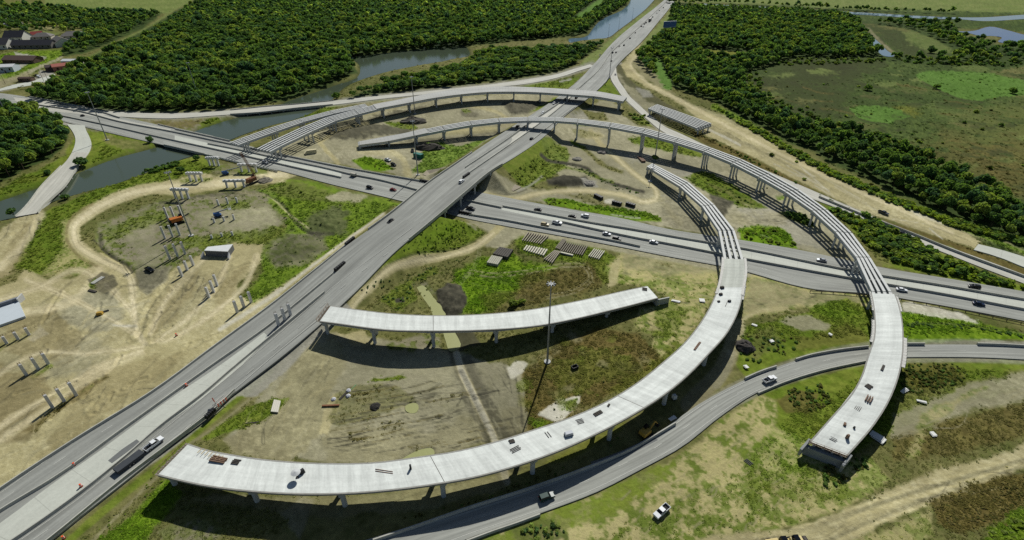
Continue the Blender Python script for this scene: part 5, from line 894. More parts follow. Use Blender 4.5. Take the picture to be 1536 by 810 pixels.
def quad_object(name, Q, C, m):
    n = len(Q); me = bpy.data.meshes.new(name); me.vertices.add(n*4); me.vertices.foreach_set('co', Q.reshape(-1).astype(np.float32))
    me.loops.add(n*4); me.loops.foreach_set('vertex_index', np.arange(n*4, dtype=np.int32)); me.polygons.add(n); me.polygons.foreach_set('loop_start', np.arange(0, n*4, 4, dtype=np.int32)); me.update(calc_edges=True)
    ca = me.color_attributes.new('Col', 'FLOAT_COLOR', 'POINT'); cc = np.ones((n, 4, 4), np.float32); cc[:, :, :3] = C[:, None, :]; ca.data.foreach_set('color', cc.reshape(-1))
    me.materials.append(m); o = bpy.data.objects.new(name, me); COL.objects.link(o); return o
TINTS = {'dark': rgb(84, 112, 62), 'green': rgb(103, 131, 64), 'lime': rgb(132, 150, 72), 'blue': rgb(86, 118, 80)}
TINTS = {k: np.array(v) for k, v in TINTS.items()}
def scatter(P, cell, seed, excl=()):
    r = np.random.default_rng(seed); W3 = np.array([G(p[0], p[1], 0)[:2] for p in P])
    x0, y0 = W3.min(0); x1, y1 = W3.max(0); y1 = min(y1, 2600)
    xs, ys = np.meshgrid(np.arange(x0, x1, cell), np.arange(y0, y1, cell)); xs = xs.ravel()+r.random(xs.size)*cell*.9; ys = ys.ravel()+r.random(ys.size)*cell*.9
    px, py = toP(xs, ys); ok = (px > -140) & (px < 1680) & (py > -48)
    xs, ys, px, py = xs[ok], ys[ok], px[ok], py[ok]
    m = poly_sd(P, px, py) > .6
    for e in excl: m &= poly_sd(e, px, py) < 0
    return np.stack([xs[m], ys[m]], 1)
POOL = [(1038, 75), (1056, 73), (1127, 78), (1133, 85), (1090, 91), (1060, 87)]
RAIL = [(292, -6), (258, 10), (226, 32), (178, 58), (130, 82), (112, 95), (116, 110), (140, 98), (188, 73), (240, 46), (274, 22), (308, -4)]
wl = [('far', WOODS_FAR, 4.9, (RAIL, [(852, 38), (880, 28), (908, 6), (912, -8), (903, -8), (868, 18)]), 'trees at the edge of the big forest', 'beside the river forest'),
      ('mid', WOODS_MID, 4.7, (), 'trees in the belt between river and service road', ''), ('town', WOODS_TOWN, 6.8, (RAIL,), 'trees around the houses', ''),
      ('sw', WOODS_SW, 4.6, (), 'trees in the wood at the left edge', ''), ('east', WOODS_EAST, 4.6, (GLADE, POOL), 'trees in the thicket beyond the haul road', ''), ('ne', WOODS_NE, 7.5, (), 'trees by the far ponds', ''), ('strip', WOODS_STRIP, 8, (), 'trees on the far bank', ''), ('town2', [(-80, 22), (60, 27), (122, 40), (118, 49), (98, 52), (84, 46), (40, 52), (22, 50), (-80, 46)], 9, (), '', '')]
T = []
for i, (nm, P, cell, ex, g, _) in enumerate(wl):
    for x, y in scatter(P, cell, 50+i, ex): T.append((x, y, i))
T = np.array(T); NT = len(T)
r_ = np.random.default_rng(5)
clump = fbm(T[:, 0], T[:, 1], 38, 3, 77); dia = (3.9+4.4*r_.random(NT)**2.0+1.6*clump)*np.where(T[:, 2] == 4, .86, 1); hgt = 1.2+dia*(.85+.45*r_.random(NT)); hgt = np.where(T[:, 2] == 1, hgt*.72, hgt)
far_y = T[:, 1]
# scrubby north-west half of the eastern woods is lower; edges too
tpx, tpy = toP(T[:, 0], T[:, 1]); depth = T[:, 1]*CP+HCAM*SP
u = r_.random(NT)+.35*clump
tint = np.where(u < .34, 0, np.where(u < .70, 1, np.where(u < .84, 3, 2)))
TN = ['dark', 'green', 'lime', 'blue']
keep = ~((T[:, 2] == 4) & (tpx > 1120) & (tpy > 130) & (tpy < 250) & (r_.random(NT) < .12)); keep &= ~((T[:, 2] == 5) & (r_.random(NT) < .3)); keep &= ~((T[:, 2] == 2) & (r_.random(NT) < .15))
HOUSE_ZONES = []
inframe = (tpx > 4) & (tpx < 1532) & (tpy > 4) & (tpy < 806) & keep
order = np.argsort(-(dia/depth)*inframe)[:290]; indiv = np.zeros(NT, bool); indiv[order] = True
# one crown and trunk of each kind, copied for every tree one can tell apart
protos = {}
for k in range(4):
    for s in range(3):
        Q, t = crown_template(420, 300+10*k+s, .22); rr = np.random.default_rng(40+k*3+s)
        C = TINTS[TN[k]][None]*t[:, None]*(1+.12*rr.normal(size=(len(t), 1)))
        root = bpy.data.objects.new('tree', None); COL.objects.link(root)
        cr = quad_object('crown', Q*np.array([.98, .98, .62]), np.clip(C, .004, .9), M_LEAF); cr.parent = root; cr.location = (0, 0, .62)
        b = MB(); b.cyl((0, 0, -.02), (0, 0, .62), .045, .025, n=7)
        for a in range(3):
            w = a*2.1+s; b.cyl((0, 0, .38+.05*a), (math.cos(w)*.28, math.sin(w)*.28, .72), .02, .01, n=5)
        b.build('trunk', M_BARK, root); protos[(k, s)] = [root, False]
ADJ = {0: 'dark green', 1: 'mid green', 2: 'yellowish green', 3: 'blue green'}
PLACE = {0: 'at the edge of the big forest beyond the cross highway', 1: 'in the belt between the river and the service road', 2: 'among the houses in the far left corner', 3: 'in the wood at the left edge of the scene', 4: 'in the thicket beyond the sandy haul road', 5: 'by the ponds on the far right', 6: 'on the far bank', 7: 'among the houses in the far left corner'}
for n in np.where(indiv)[0]:
    k, s = int(tint[n]), int(r_.integers(0, 3)); pr = protos[(k, s)]
    if not pr[1]: o = pr[0]; pr[1] = True
    else: o = copy_tree(pr[0])
    o.location = (T[n, 0], T[n, 1], -.1); o.scale = (dia[n]/1.7, dia[n]/1.7, hgt[n]*.98); o.rotation_euler.z = r_.random()*6.283
    tag(o, '%s bushy crowned tree %s' % (ADJ[k], PLACE[int(T[n, 2])]), 'tree', '%s trees %s' % (ADJ[k], PLACE[int(T[n, 2])]))
for pr in protos.values():
    if not pr[1]:
        for c in list(pr[0].children): bpy.data.objects.remove(c)
        bpy.data.objects.remove(pr[0])
tm = [crown_template(n, 900+i, q) for i, (n, q) in enumerate([(210, .29)]*4+[(110, .36)]*3+[(50, .5)]*3)]
QS = []; CS = []
rest = np.where(keep & ~indiv)[0]; lod = np.where(depth[rest] < 420, 0, np.where(depth[rest] < 760, 1, 2)); pick = np.where(lod == 0, r_.integers(0, 4, len(rest)), np.where(lod == 1, 4+r_.integers(0, 3, len(rest)), 7+r_.integers(0, 3, len(rest))))
for ti in range(10):
    ids = rest[pick == ti]
    if len(ids) == 0: continue
    Q, t = tm[ti]
    if ti >= 7: Q, t = Q[:50+42], t[:50+42]
    a = r_.random(len(ids))*6.283; ca_, sa_ = np.cos(a), np.sin(a); sx = (dia[ids]/1.7).astype(np.float32); sz = (hgt[ids]*.62).astype(np.float32)
    X = Q[None, :, :, 0]; Y = Q[None, :, :, 1]; Z = Q[None, :, :, 2]
    qq = np.empty((len(ids), len(Q), 4, 3), np.float32)
    qq[..., 0] = (X*ca_[:, None, None]-Y*sa_[:, None, None])*sx[:, None, None]+T[ids, 0][:, None, None]; qq[..., 1] = (X*sa_[:, None, None]+Y*ca_[:, None, None])*sx[:, None, None]+T[ids, 1][:, None, None]
    qq[..., 2] = Z*sz[:, None, None]+hgt[ids][:, None, None]*.60
    base = np.stack([TINTS[n_] for n_ in TN])[tint[ids]]*(1+.12*r_.normal(size=(len(ids), 1))); cc = np.clip(base[:, None, :]*t[None, :, None]*(1+.1*r_.normal(size=(len(ids), len(Q), 1))), .004, .9)
    QS.append(qq.reshape(-1, 4, 3)); CS.append(cc.reshape(-1, 3))
fo_ = quad_object('forest', np.concatenate(QS), np.concatenate(CS), M_LEAF); tag(fo_, 'dense green woods that fill the land beyond the highways', 'forest', kind='stuff')
print('TREES', NT, 'quads', sum(len(q) for q in QS))
# ---- tufts of weeds and marsh grass growing where the ground is green
dep_g = GY*CP+HCAM*SP
wgt = np.clip(VEG-.28, 0, 1)*(lowm > .85)*(PX > -60) & True if False else np.where((lowm > .85) & (PX > -60) & (PX < 1600) & (PY < 900) & (PY > 60), np.clip(VEG-.25, 0, 1), 0)
allw = np.zeros(PX.shape, bool)
for P in (WOODS_FAR, WOODS_MID, WOODS_TOWN, WOODS_SW, WOODS_EAST, WOODS_NE):
    Pn = np.array(P); m = np.where((PX > Pn[:, 0].min()) & (PX < Pn[:, 0].max()) & (PY > Pn[:, 1].min()) & (PY < Pn[:, 1].max()))[0]; allw[m[poly_sd(P, PX[m], PY[m]) > 0]] = True
wgt[allw] = 0; wgt = np.where((PX > 1080) & (PY < 330), wgt*.30, wgt); wgt[z < -.5] = 0
wgt *= np.clip(.6+.9*N2+.5*N1, .15, 2)
cs = np.cumsum(wgt); NTU = 80000; idx = np.searchsorted(cs, r_.random(NTU)*cs[-1]); idx = np.clip(idx, 0, len(PX)-1)
tx = GX[idx]+r_.normal(size=NTU)*.5; ty = GY[idx]+r_.normal(size=NTU)*.6; tz = z[idx]
sz = np.clip(dep_g[idx]/200, .7, 2.4)*(.09+.30*r_.random(NTU)**3)*(.7+.6*VEG[idx])
TQ = np.empty((NTU, 4, 4, 3), np.float32); az = r_.random(NTU)*6.283
for j in range(4):
    a = az+j*1.57+r_.normal(size=NTU)*.3; ux, uy = np.cos(a), np.sin(a); lean = 1.1+.9*r_.random(NTU)
    bx = tx+uy*sz*.18*(j-1.5); by = ty-ux*sz*.18*(j-1.5)
    for v, (w_, h_) in enumerate(((-.55, 0), (.55, 0), (.7, 1), (-.7, 1))):
        TQ[:, j, v, 0] = bx+ux*sz*w_+uy*sz*lean*h_; TQ[:, j, v, 1] = by+uy*sz*w_-ux*sz*lean*h_; TQ[:, j, v, 2] = tz-.05+h_*sz*(.45+.35*r_.random(NTU))
tcol = col[idx]*np.array([1.08, 1.15, .95])*(.75+.5*r_.random((NTU, 1)))
TC = np.repeat(tcol[:, None, :], 4, 1)*(.85+.3*r_.random((NTU, 4, 1)))
tw = quad_object('weeds', TQ.reshape(-1, 4, 3), np.clip(TC.reshape(-1, 3), .004, .9), M_WEED); tag(tw, 'rough weeds and grass tufts growing over the open ground', 'weeds', kind='stuff')
# ---- undergrowth: low thickets and reeds massed along verges
def thicket(P, n, size, tints, seed, out):
    if size < 2: n = int(n*.55); size *= .68
    r = np.random.default_rng(seed); P = np.array(P, float); k = 0
    while k < n:
        px = P[:, 0].min()+r.random(n*3)*np.ptp(P[:, 0]); py = P[:, 1].min()+r.random(n*3)*np.ptp(P[:, 1]); m = poly_sd(P, px, py) > 0
        for a, b_ in zip(px[m], py[m]):
            if k >= n: break
            x, y, _ = G(a, b_); out.append((x, y, size*(.55+.8*r.random()), tints[r.integers(0, len(tints))])); k += 1
U = []
thicket([(1066, 158), (1110, 178), (1160, 206), (1240, 252), (1320, 288), (1430, 331), (1560, 368), (1560, 376), (1430, 341), (1320, 297), (1240, 262), (1160, 216), (1108, 186)], 520, 2.6, ['lime', 'green', 'reed'], 1, U)
thicket([(1236, 306), (1310, 338), (1380, 368), (1460, 405), (1540, 434), (1470, 424), (1400, 408), (1330, 390), (1300, 366), (1272, 338)], 300, 2.6, ['green', 'lime', 'reed', 'dark'], 2, U)
thicket([(1290, 320), (1340, 345), (1420, 390), (1400, 398), (1330, 374)], 90, 3.4, ['green', 'dark', 'lime'], 3, U)
thicket([(1115, 345), (1140, 339), (1176, 348), (1194, 370), (1155, 367), (1118, 360)], 90, 1.9, ['reed', 'lime'], 4, U); thicket([(1170, 319), (1200, 322), (1222, 338), (1205, 335)], 40, 2.2, ['green', 'dark'], 5, U)
thicket([(1040, 268), (1064, 264), (1120, 292), (1142, 310), (1100, 305), (1062, 286)], 70, 1.8, ['green', 'lime'], 6, U)
thicket([(815, 237), (850, 246), (880, 254), (900, 268), (925, 278), (962, 290), (960, 294), (920, 283), (892, 273), (875, 259), (845, 250)], 80, 1.6, ['dark', 'green'], 7, U); thicket([(813, 299), (828, 297), (856, 306), (850, 309), (820, 306)], 36, 1.7, ['reed', 'lime'], 8, U)
thicket([(860, 303), (935, 315), (985, 327), (985, 331), (930, 326), (860, 312)], 60, 1.1, ['reed', 'lime'], 9, U)
thicket([(558, 245), (585, 248), (590, 253), (565, 255)], 26, 1.7, ['reed', 'lime'], 10, U); thicket([(207, 261), (240, 250), (266, 243), (268, 248), (230, 260)], 40, 2.2, ['green', 'dark'], 11, U)
thicket([(1182, 585), (1232, 575), (1250, 600), (1222, 618), (1190, 612)], 150, 1.3, ['wdark', 'green', 'brown'], 12, U); thicket([(1352, 545), (1430, 546), (1455, 562), (1410, 590), (1352, 590)], 330, 1.3, ['wdark', 'green', 'wdark', 'brown'], 13, U)
thicket([(1225, 700), (1270, 690), (1310, 682), (1290, 710), (1240, 735)], 70, 1.8, ['dark', 'green', 'brown'], 14, U); thicket([(780, 790), (830, 780), (850, 800), (790, 815)], 40, 1.5, ['lime', 'dark'], 15, U)
thicket([(1410, 755), (1540, 712), (1540, 745), (1490, 782), (1420, 790)], 420, .8, ['brown', 'dryweed'], 16, U); thicket([(1485, 800), (1510, 782), (1560, 765), (1560, 830), (1470, 830)], 110, 1.5, ['reed', 'lime'], 17, U)
thicket([(1112, 500), (1150, 505), (1190, 500), (1200, 525), (1130, 545), (1110, 540)], 90, 1.5, ['green', 'brown', 'dark'], 18, U); thicket([(1360, 484), (1430, 484), (1536, 500), (1536, 506), (1420, 492), (1362, 492)], 80, 1.5, ['dark', 'green'], 19, U)
thicket([(800, 545), (850, 510), (900, 495), (960, 510), (990, 540), (900, 600), (800, 650), (770, 610)], 60, .7, ['wdark', 'brown', 'lime'], 20, U)
thicket([(240, 705), (265, 725), (190, 800), (140, 800)], 60, .8, ['lime', 'reed'], 21, U); thicket([(520, 795), (690, 757), (820, 708), (940, 650), (940, 657), (830, 714), (690, 763)], 70, .9, ['green', 'brown'], 22, U)
thicket([(570, 450), (600, 425), (655, 398), (660, 408), (625, 424), (600, 466)], 80, 1.3, ['green', 'dark'], 23, U); thicket([(540, 445), (580, 420), (700, 385), (700, 390), (590, 425), (548, 452)], 60, 1.0, ['dark', 'green'], 24, U); thicket([(600, 392), (650, 348), (715, 342), (705, 358), (630, 385)], 110, .9, ['green', 'dark'], 25, U)
thicket([(450, 330), (500, 310), (560, 330), (500, 378), (440, 400), (420, 425), (400, 425), (440, 385)], 150, 1.1, ['green', 'dark', 'lime'], 26, U); thicket([(978, 190), (950, 180), (940, 168), (966, 172)], 30, 2.0, ['green', 'lime'], 27, U); thicket([(1040, 198), (1119, 235), (1185, 270), (1279, 316), (1270, 314), (1180, 268), (1110, 236)], 110, 1.8, ['brown', 'green'], 28, U)
thicket([(1103, 114), (1130, 104), (1152, 138), (1192, 162), (1262, 188), (1322, 203), (1402, 233), (1380, 247), (1300, 224), (1200, 197), (1140, 168)], 300, 3.2, ['green', 'lime', 'wdark', 'dark'], 40, U); thicket([(1150, 98), (1200, 88), (1330, 88), (1320, 94), (1210, 98)], 90, 3.0, ['green', 'wdark', 'lime'], 41, U); thicket([(1345, 84), (1536, 92), (1536, 100), (1400, 98), (1340, 92)], 120, 3.4, ['green', 'lime', 'dark'], 42, U)
for k in range(520):   # marsh thickets
    a = 1130+r_.random()*406; b_ = 95+r_.random()*190
    if poly_sd(WOODS_EAST, np.array([a]), np.array([b_]))[0] < 0 and r_.random() < np.clip(.25+1.2*fbm(np.array([a]), np.array([b_]), 45, 3, 9)[0], .03, 1): x, y, _ = G(a, b_); U.append((x, y, 1.0+2.6*r_.random()**3, ['wdark', 'green', 'brown', 'lime'][r_.integers(0, 4)]))
TINTS['reed'] = np.array(rgb(132, 152, 54)); TINTS['brown'] = np.array(rgb(110, 110, 60)); TINTS['dryweed'] = np.array(rgb(134, 126, 78)); TINTS['wdark'] = np.array(rgb(88, 104, 50))
bt = [crown_template(44, 700+i, .5, 1.0) for i in range(4)]; QS = []; CS = []
for i, (x, y, s, tn) in enumerate(U):
    Q, t = bt[i % 4]; a = r_.random()*6.283; R_ = np.array([[math.cos(a), math.sin(a), 0], [-math.sin(a), math.cos(a), 0], [0, 0, 1]], np.float32)
    QS.append((Q @ R_)*np.array([s*.62, s*.62, s*(.55 if s > 1.5 else .3)])+np.array([x, y, gz1(x, y)+s*.14])); CS.append(np.clip(TINTS[tn][None]*t[:, None]*(1+.15*r_.normal()), .004, .9))
ug = quad_object('undergrowth', np.concatenate(QS), np.concatenate(CS), M_LEAF); tag(ug, 'low thickets and reeds massed along the verges and marsh', 'undergrowth', kind='stuff')
# ---- single bushes one can point to
def bush(px, py, s, tn, label, n=150):
    x, y, _ = G(px, py); Q, t = crown_template(n, int(px*7+py) % 10000, .34, 1.0)
    e = empty('bush', (x, y, gz1(x, y)), 0, label, 'bush')
    o = quad_object('foliage', Q*np.array([s*.6, s*.6, s*.55])+np.array([0, 0, s*.28]), np.clip(TINTS[tn][None]*t[:, None], .004, .9), M_LEAF); o.parent = e
    b = MB()
    for a in (0, 2.1, 4.2): b.cyl((0, 0, -.1), (math.cos(a)*s*.2, math.sin(a)*s*.2, s*.4), s*.03, s*.015, n=5)
    b.build('stem', M_BARK, e)
bush(770, 459, 3.6, 'lime', 'round bright green bush alone in the brown grass above the short flyover'); bush(783, 455, 2.6, 'lime', 'smaller bright bush touching the round one above the short flyover')
bush(272, 259, 4.2, 'dark', 'dark round bush on the bank left of the capped column frames'); bush(294, 240, 4.0, 'dark', 'dark bush on the grassy bank nearest the highway bridge'); bush(226, 213, 4.5, 'dark', 'tall dark bush at the corner of the highway bridge', 160); bush(122, 248, 6.5, 'dark', 'big dark bush hanging over the river beside the closed bridge')
bush(98, 299, 3.8, 'dark', 'dark bush on the bank below the closed bridge'); bush(20, 322, 4.2, 'dark', 'lone bush on the bank at the left end of the closed bridge'); bush(72, 262, 3.6, 'dark', 'brownish bush on the bank left of the closed bridge')
bush(1444, 412, 4.2, 'green', 'round bush at the foot of the green slope by the eastern highway'); bush(983, 240, 4.0, 'green', 'green bush at the foot of the light mast beside the bare girders'); bush(505, 147, 6.0, 'green', 'small tree like bush at the bend of the river'); bush(452, 289, 1.6, 'lime', 'tiny bright shrub in the grass by the cross highway')
bush(1404, 133, 5, 'green', 'lone shrub on the rim of the bright marsh meadow'); bush(1518, 140, 6, 'green', 'lone shrub at the right tip of the bright marsh meadow'); bush(1301, 135, 6, 'green', 'lone bright shrub in the dark marsh'); bush(1395, 79, 9, 'dark', 'isolated dark tree in the marsh beyond the creek')
# ------------------------------------------------------------------ vehicles
M_GLASS = mat('car_glass', rgb(20, 24, 28), .06, spec=.2); M_TYRE = mat('tyre', rgb(28, 28, 28), .9); M_LAMP = mat('lamp_lens', rgb(225, 225, 215), .2); M_TAIL = mat('tail_lens', rgb(120, 22, 18), .3); M_BED = mat('bed_liner', rgb(30, 31, 33), .8)
PAINT = {'white': (226, 228, 228), 'black': (22, 24, 27), 'grey': (74, 78, 82), 'silver': (158, 162, 166), 'red': (110, 26, 26), 'navy': (26, 40, 66), 'tan': (176, 162, 124), 'green': (28, 58, 52), 'dark': (40, 42, 46)}
def paint(c): return mat('paint_'+c, rgb(*PAINT[c]), .3, spec=.22, metal=.15 if c in ('silver', 'grey') else 0)
CARS = {}
def wheels(e, xs, yw, r=.35, w=.24):
    pr = None
    for x in xs:
        for y in (-yw, yw):
            if pr is None:
                b = MB(); b.cyl((0, -w/2, 0), (0, w/2, 0), r, n=14); pr = b.build('wheel', M_TYRE, e); h = MB(); h.cyl((0, -w/2-.01, 0), (0, w/2+.01, 0), r*.58, n=10); h.build('rim', mat('rim', rgb(130, 132, 134), .4, metal=.5), pr); o = pr; o.location = (x, y, r)
            else: o = copy_tree(pr, e); o.location = (x, y, r)
def cabin(e, x0, x1, t0, t1, z0, z1, y0, y1, pm, roof=.06):
    b = MB(); b.sweep([[(x0, -y0, z0), (x1, -y0, z0), (x1, y0, z0), (x0, y0, z0)], [(t0, -y1, z1), (t1, -y1, z1), (t1, y1, z1), (t0, y1, z1)]]); b.build('windows', M_GLASS, e)
    b = MB(); b.box(((t0+t1)/2, 0, z1+roof/2), (t1-t0+.1, y1*2+.08, roof)); b.build('roof', pm, e, bevel=.03)
    b = MB()
    for s in (-1, 1):
        for xa, xb in ((x0, t0), (x1, t1), ((x0+x1)/2, (t0+t1)/2)): b.bar((xa, s*(y0+.01), z0), (xb, s*(y1+.01), z1), .07, .06) if abs(xa-xb) > .05 else b.box((xa, s*(y0+y1)/2, (z0+z1)/2), (.08, .1, z1-z0))
    b.build('pillars', pm, e)
def lamps(e, xf, xr, y, zf, zr):
    for s in (-1, 1):
        b = MB(); b.box((xf, s*y, zf), (.10, .42, .16)); b.build('headlight', M_LAMP, e); b = MB(); b.box((xr, s*y, zr), (.10, .30, .22)); b.build('taillight', M_TAIL, e)
def make_car(kind, c):
    e = bpy.data.objects.new({'sedan': 'car', 'suv': 'car', 'pickup': 'pickup_truck', 'van': 'van'}[kind], None); COL.objects.link(e); pm = paint(c)
    if kind == 'sedan':
        b = MB(); b.extr([(-2.32, .30), (2.3, .28), (2.36, .52), (2.2, .74), (1.05, .92), (-1.55, .96), (-2.3, .90), (-2.36, .6)], -.9, .9); b.build('body', pm, e, bevel=.10)
        cabin(e, -1.75, 1.05, -1.15, .25, .90, 1.40, .80, .62, pm); wheels(e, (-1.38, 1.42), .82); lamps(e, 2.27, -2.32, .62, .64, .76)
    elif kind == 'suv':
        b = MB(); b.extr([(-2.35, .38), (2.35, .36), (2.42, .65), (2.3, .98), (1.15, 1.12), (-2.3, 1.15), (-2.42, .8)], -.96, .96); b.build('body', pm, e, bevel=.10)
        cabin(e, -2.30, 1.15, -2.05, .35, 1.10, 1.72, .88, .74, pm); wheels(e, (-1.45, 1.48), .87, .38); lamps(e, 2.35, -2.40, .68, .86, .98)
    elif kind == 'van':
        b = MB(); b.extr([(-2.9, .4), (2.75, .38), (2.85, .8), (2.55, 1.15), (1.7, 1.3), (1.2, 2.15), (-2.85, 2.2), (-2.95, 1.0)], -.98, .98); b.build('body', pm, e, bevel=.08)
        b = MB(); b.sweep([[(1.74, -.8, 1.34), (1.74, .8, 1.34)], [(1.28, -.7, 2.05), (1.28, .7, 2.05)]], closed=False); b.build('windscreen', M_GLASS, e); wheels(e, (-1.8, 1.8), .88, .38); lamps(e, 2.78, -2.93, .7, .95, 1.1)
    else:
        b = MB(); b.extr([(-2.85, .48), (2.8, .45), (2.88, .8), (2.78, 1.1), (1.5, 1.22), (-.75, 1.24), (-.75, .62), (-2.85, .62)], -.98, .98); b.build('body', pm, e, bevel=.06)
        b = MB(); 
        for s in (-1, 1): b.box((-1.82, s*.93, .92), (2.1, .1, .62))
        b.build('bed_side', pm, e); b = MB(); b.box((-2.84, 0, .92), (.09, 1.8, .60)); b.build('tailgate', pm, e); b = MB(); b.box((-1.8, 0, .645), (2.0, 1.74, .05)); b.build('bed_floor', M_BED, e)
        cabin(e, -.78, 1.48, -.62, .62, 1.20, 1.80, .90, .74, pm); wheels(e, (-1.85, 1.85), .90, .40, .28); lamps(e, 2.80, -2.86, .74, .95, 1.0)
    return e
def vehicle(px, py, kind, c, path, sgn, label, cat, z=None, group=None, dpx=None):
    zz = (zA(px, py)+.02 if path is A else (.17 if path in (B, D, E, N) else 0)) if z is None else z
    p = V(px, py, zz)
    if dpx: q_ = V(px+dpx[0], py+dpx[1], zz); t = (q_-p).normalized()
    else: t = path.tan(path.near(p.x, p.y))*sgn
    pitch = math.asin(max(-.2, min(.2, t.z))) if path is A and not dpx else 0
    key = (kind, c)
    if key not in CARS: e = CARS[key] = make_car(kind, c)
    else: e = copy_tree(CARS[key])
    e.location = p; e.rotation_euler = (0, -pitch, math.atan2(t.y, t.x)); e.scale = (.84, .84, .84); return tag(e, label, cat, group)
GV = 'cars on the cross highway'; GW = 'cars on the straight highway'
vehicle(706, 314, 'pickup', 'dark', B, 1, 'dark pickup just coming out from under the overpass', 'pickup', group=GV); vehicle(806.7, 315.5, 'sedan', 'dark', B, -1, 'dark sedan alone on the far lanes nearest the overpass', 'car', group=GV)
vehicle(858, 325.5, 'sedan', 'black', B, -1, 'black sedan close behind the white car on the far lanes', 'car', group=GV); vehicle(877.5, 325, 'suv', 'white', B, -1, 'white car on the far lanes beside the green verge', 'car', group=GV)
vehicle(817.5, 338, 'suv', 'tan', B, 1, 'tan sport utility beside the white pickup, above the girder racks', 'car', group=GV); vehicle(835.5, 335.5, 'pickup', 'white', B, 1, 'white pickup at the start of the pale median', 'pickup', group=GV)
vehicle(910, 352, 'sedan', 'silver', B, 1, 'silver sedan next to the black sport utility on the near lanes', 'car', group=GV); vehicle(925, 359.5, 'suv', 'black', B, 1, 'black sport utility by the end of the near barrier', 'car', group=GV)
vehicle(980.5, 364.5, 'sedan', 'silver', B, 1, 'silver sedan approaching the bare girders of the curved flyover', 'car', group=GV); vehicle(1232, 391.5, 'sedan', 'silver', B, -1, 'pale sedan on the far lanes between the two girder crossings', 'car', group=GV)
vehicle(1352, 436, 'sedan', 'white', B, 1, 'white sedan just right of the long flyover deck', 'car', group=GV); vehicle(1460.6, 431.5, 'suv', 'black', B, -1, 'black sport utility on the far lanes at the right edge', 'car', group=GV); vehicle(1467.5, 457, 'sedan', 'navy', B, 1, 'dark blue sedan on the near lanes at the right edge', 'car', group=GV)
vehicle(555, 282.5, 'suv', 'black', B, 1, 'black sport utility ahead of the mast shadow left of the overpass', 'car', group=GV); vehicle(590, 285.5, 'sedan', 'red', B, 1, 'dark red car about to pass under the overpass', 'car', group=GV)
vehicle(398, 245, 'suv', 'silver', B, 1, 'silver and dark car passing the pillars of the arching flyover', 'car', group=GV); vehicle(124, 174, 'sedan', 'dark', B, -1, 'dark car alone on the highway west of the river', 'car', group=GV)
vehicle(692.5, 273.5, 'suv', 'white', A, 1, 'white car crossing the overpass beside a crash cushion', 'car', group=GW); vehicle(586, 333, 'sedan', 'black', A, -1, 'black car on the near end of the overpass', 'car', group=GW); vehicle(797.5, 209.5, 'suv', 'black', A, 1, 'black car on the shoulder just past the long flyover shadow', 'car', group=GW)
vehicle(776, 191.5, 'pickup', 'black', A, -1, 'black pickup entering the shade of the long flyover', 'pickup', group=GW); vehicle(814, 170.5, 'suv', 'white', A, -1, 'white car between the two arching flyovers', 'car', group=GW); vehicle(831, 155.5, 'sedan', 'white', A, -1, 'white car emerging from the shade of the arching flyover', 'car', group=GW); vehicle(864.5, 147.5, 'suv', 'dark', A, 1, 'dark car beyond the pillars of the arching flyover', 'car', group=GW)
far = [(900, 83.5, 'sedan', 'dark', -1, 'dark car nearest the forest on the far highway'), (917, 92, 'sedan', 'black', 1, 'black car at the start of the exit ramp'), (919, 79.5, 'suv', 'black', 1, 'black car in front of the tall far mast'), (924, 79, 'sedan', 'dark', 1, 'dark car side by side with the one at the far mast'), (929, 70, 'sedan', 'dark', -1, 'small dark car passing the start of the dirt lane'),
       (936, 68.5, 'suv', 'black', 1, 'black car level with the start of the dirt lane'), (945, 58, 'suv', 'black', 1, 'black car behind the cluster of far traffic'), (953, 49.5, 'sedan', 'black', 1, 'black car trailing the far cluster by a short gap'), (962, 40, 'suv', 'black', 1, 'last black car of the far cluster'), (965, 40.5, 'sedan', 'white', 1, 'white car beside the far cluster of dark cars'), (966.5, 36.5, 'suv', 'black', 1, 'black car in the middle of the far cluster'), (969, 34.5, 'van', 'dark', 1, 'dark van directly behind the far lorry'),
       (979, 26, 'suv', 'black', 1, 'black car just ahead of the far lorry'), (972.5, 27.5, 'sedan', 'white', -1, 'white car passing the far lorry'), (985, 20, 'sedan', 'white', 1, 'small white car ahead of the far lorry'), (989, 16, 'suv', 'white', 1, 'white car second from the horizon'), (995, 12, 'suv', 'black', 1, 'black car closest to the horizon')]
for px, py, k, c, s, l in far: vehicle(px, py, k, c, A, s, l, 'car', group=GW)
vehicle(923, 113.5, 'suv', 'black', E, 1, 'black car on the exit ramp beside the gravel strip', 'car'); vehicle(1353, 351.5, 'sedan', 'black', E, 1, 'black car on the exit road under the sandy haul road', 'car')
vehicle(1154, 571, 'pickup', 'white', D, 1, 'white pickup with empty dark bed on the frontage road', 'pickup'); vehicle(820, 747, 'suv', 'green', D, 1, 'dark green sport utility in the shade on the frontage road', 'car')
vehicle(992, 769, 'pickup', 'white', None, 1, 'white pickup parked on the weedy sand', 'pickup', z=.05, dpx=(-9, 8)); vehicle(225, 406, 'pickup', 'black', None, 1, 'black pickup parked at the edge of the fan of tracks', 'pickup', z=.05, dpx=(6, 3)); vehicle(1324.5, 320.5, 'pickup', 'grey', None, 1, 'grey pickup alone on the sandy haul road', 'pickup', z=.1, dpx=(8, 3)); vehicle(582, 241, 'pickup', 'white', None, 1, 'white pickup parked by the bright grass patch', 'pickup', z=.1, dpx=(8, 3)); vehicle(590.5, 248, 'suv', 'black', None, 1, 'black car parked behind the white pickup by the bright grass', 'car', z=.1, dpx=(8, 3)); vehicle(619, 227, 'pickup', 'dark', None, 1, 'dark truck parked by the green container', 'pickup', z=.1, dpx=(1, 6))
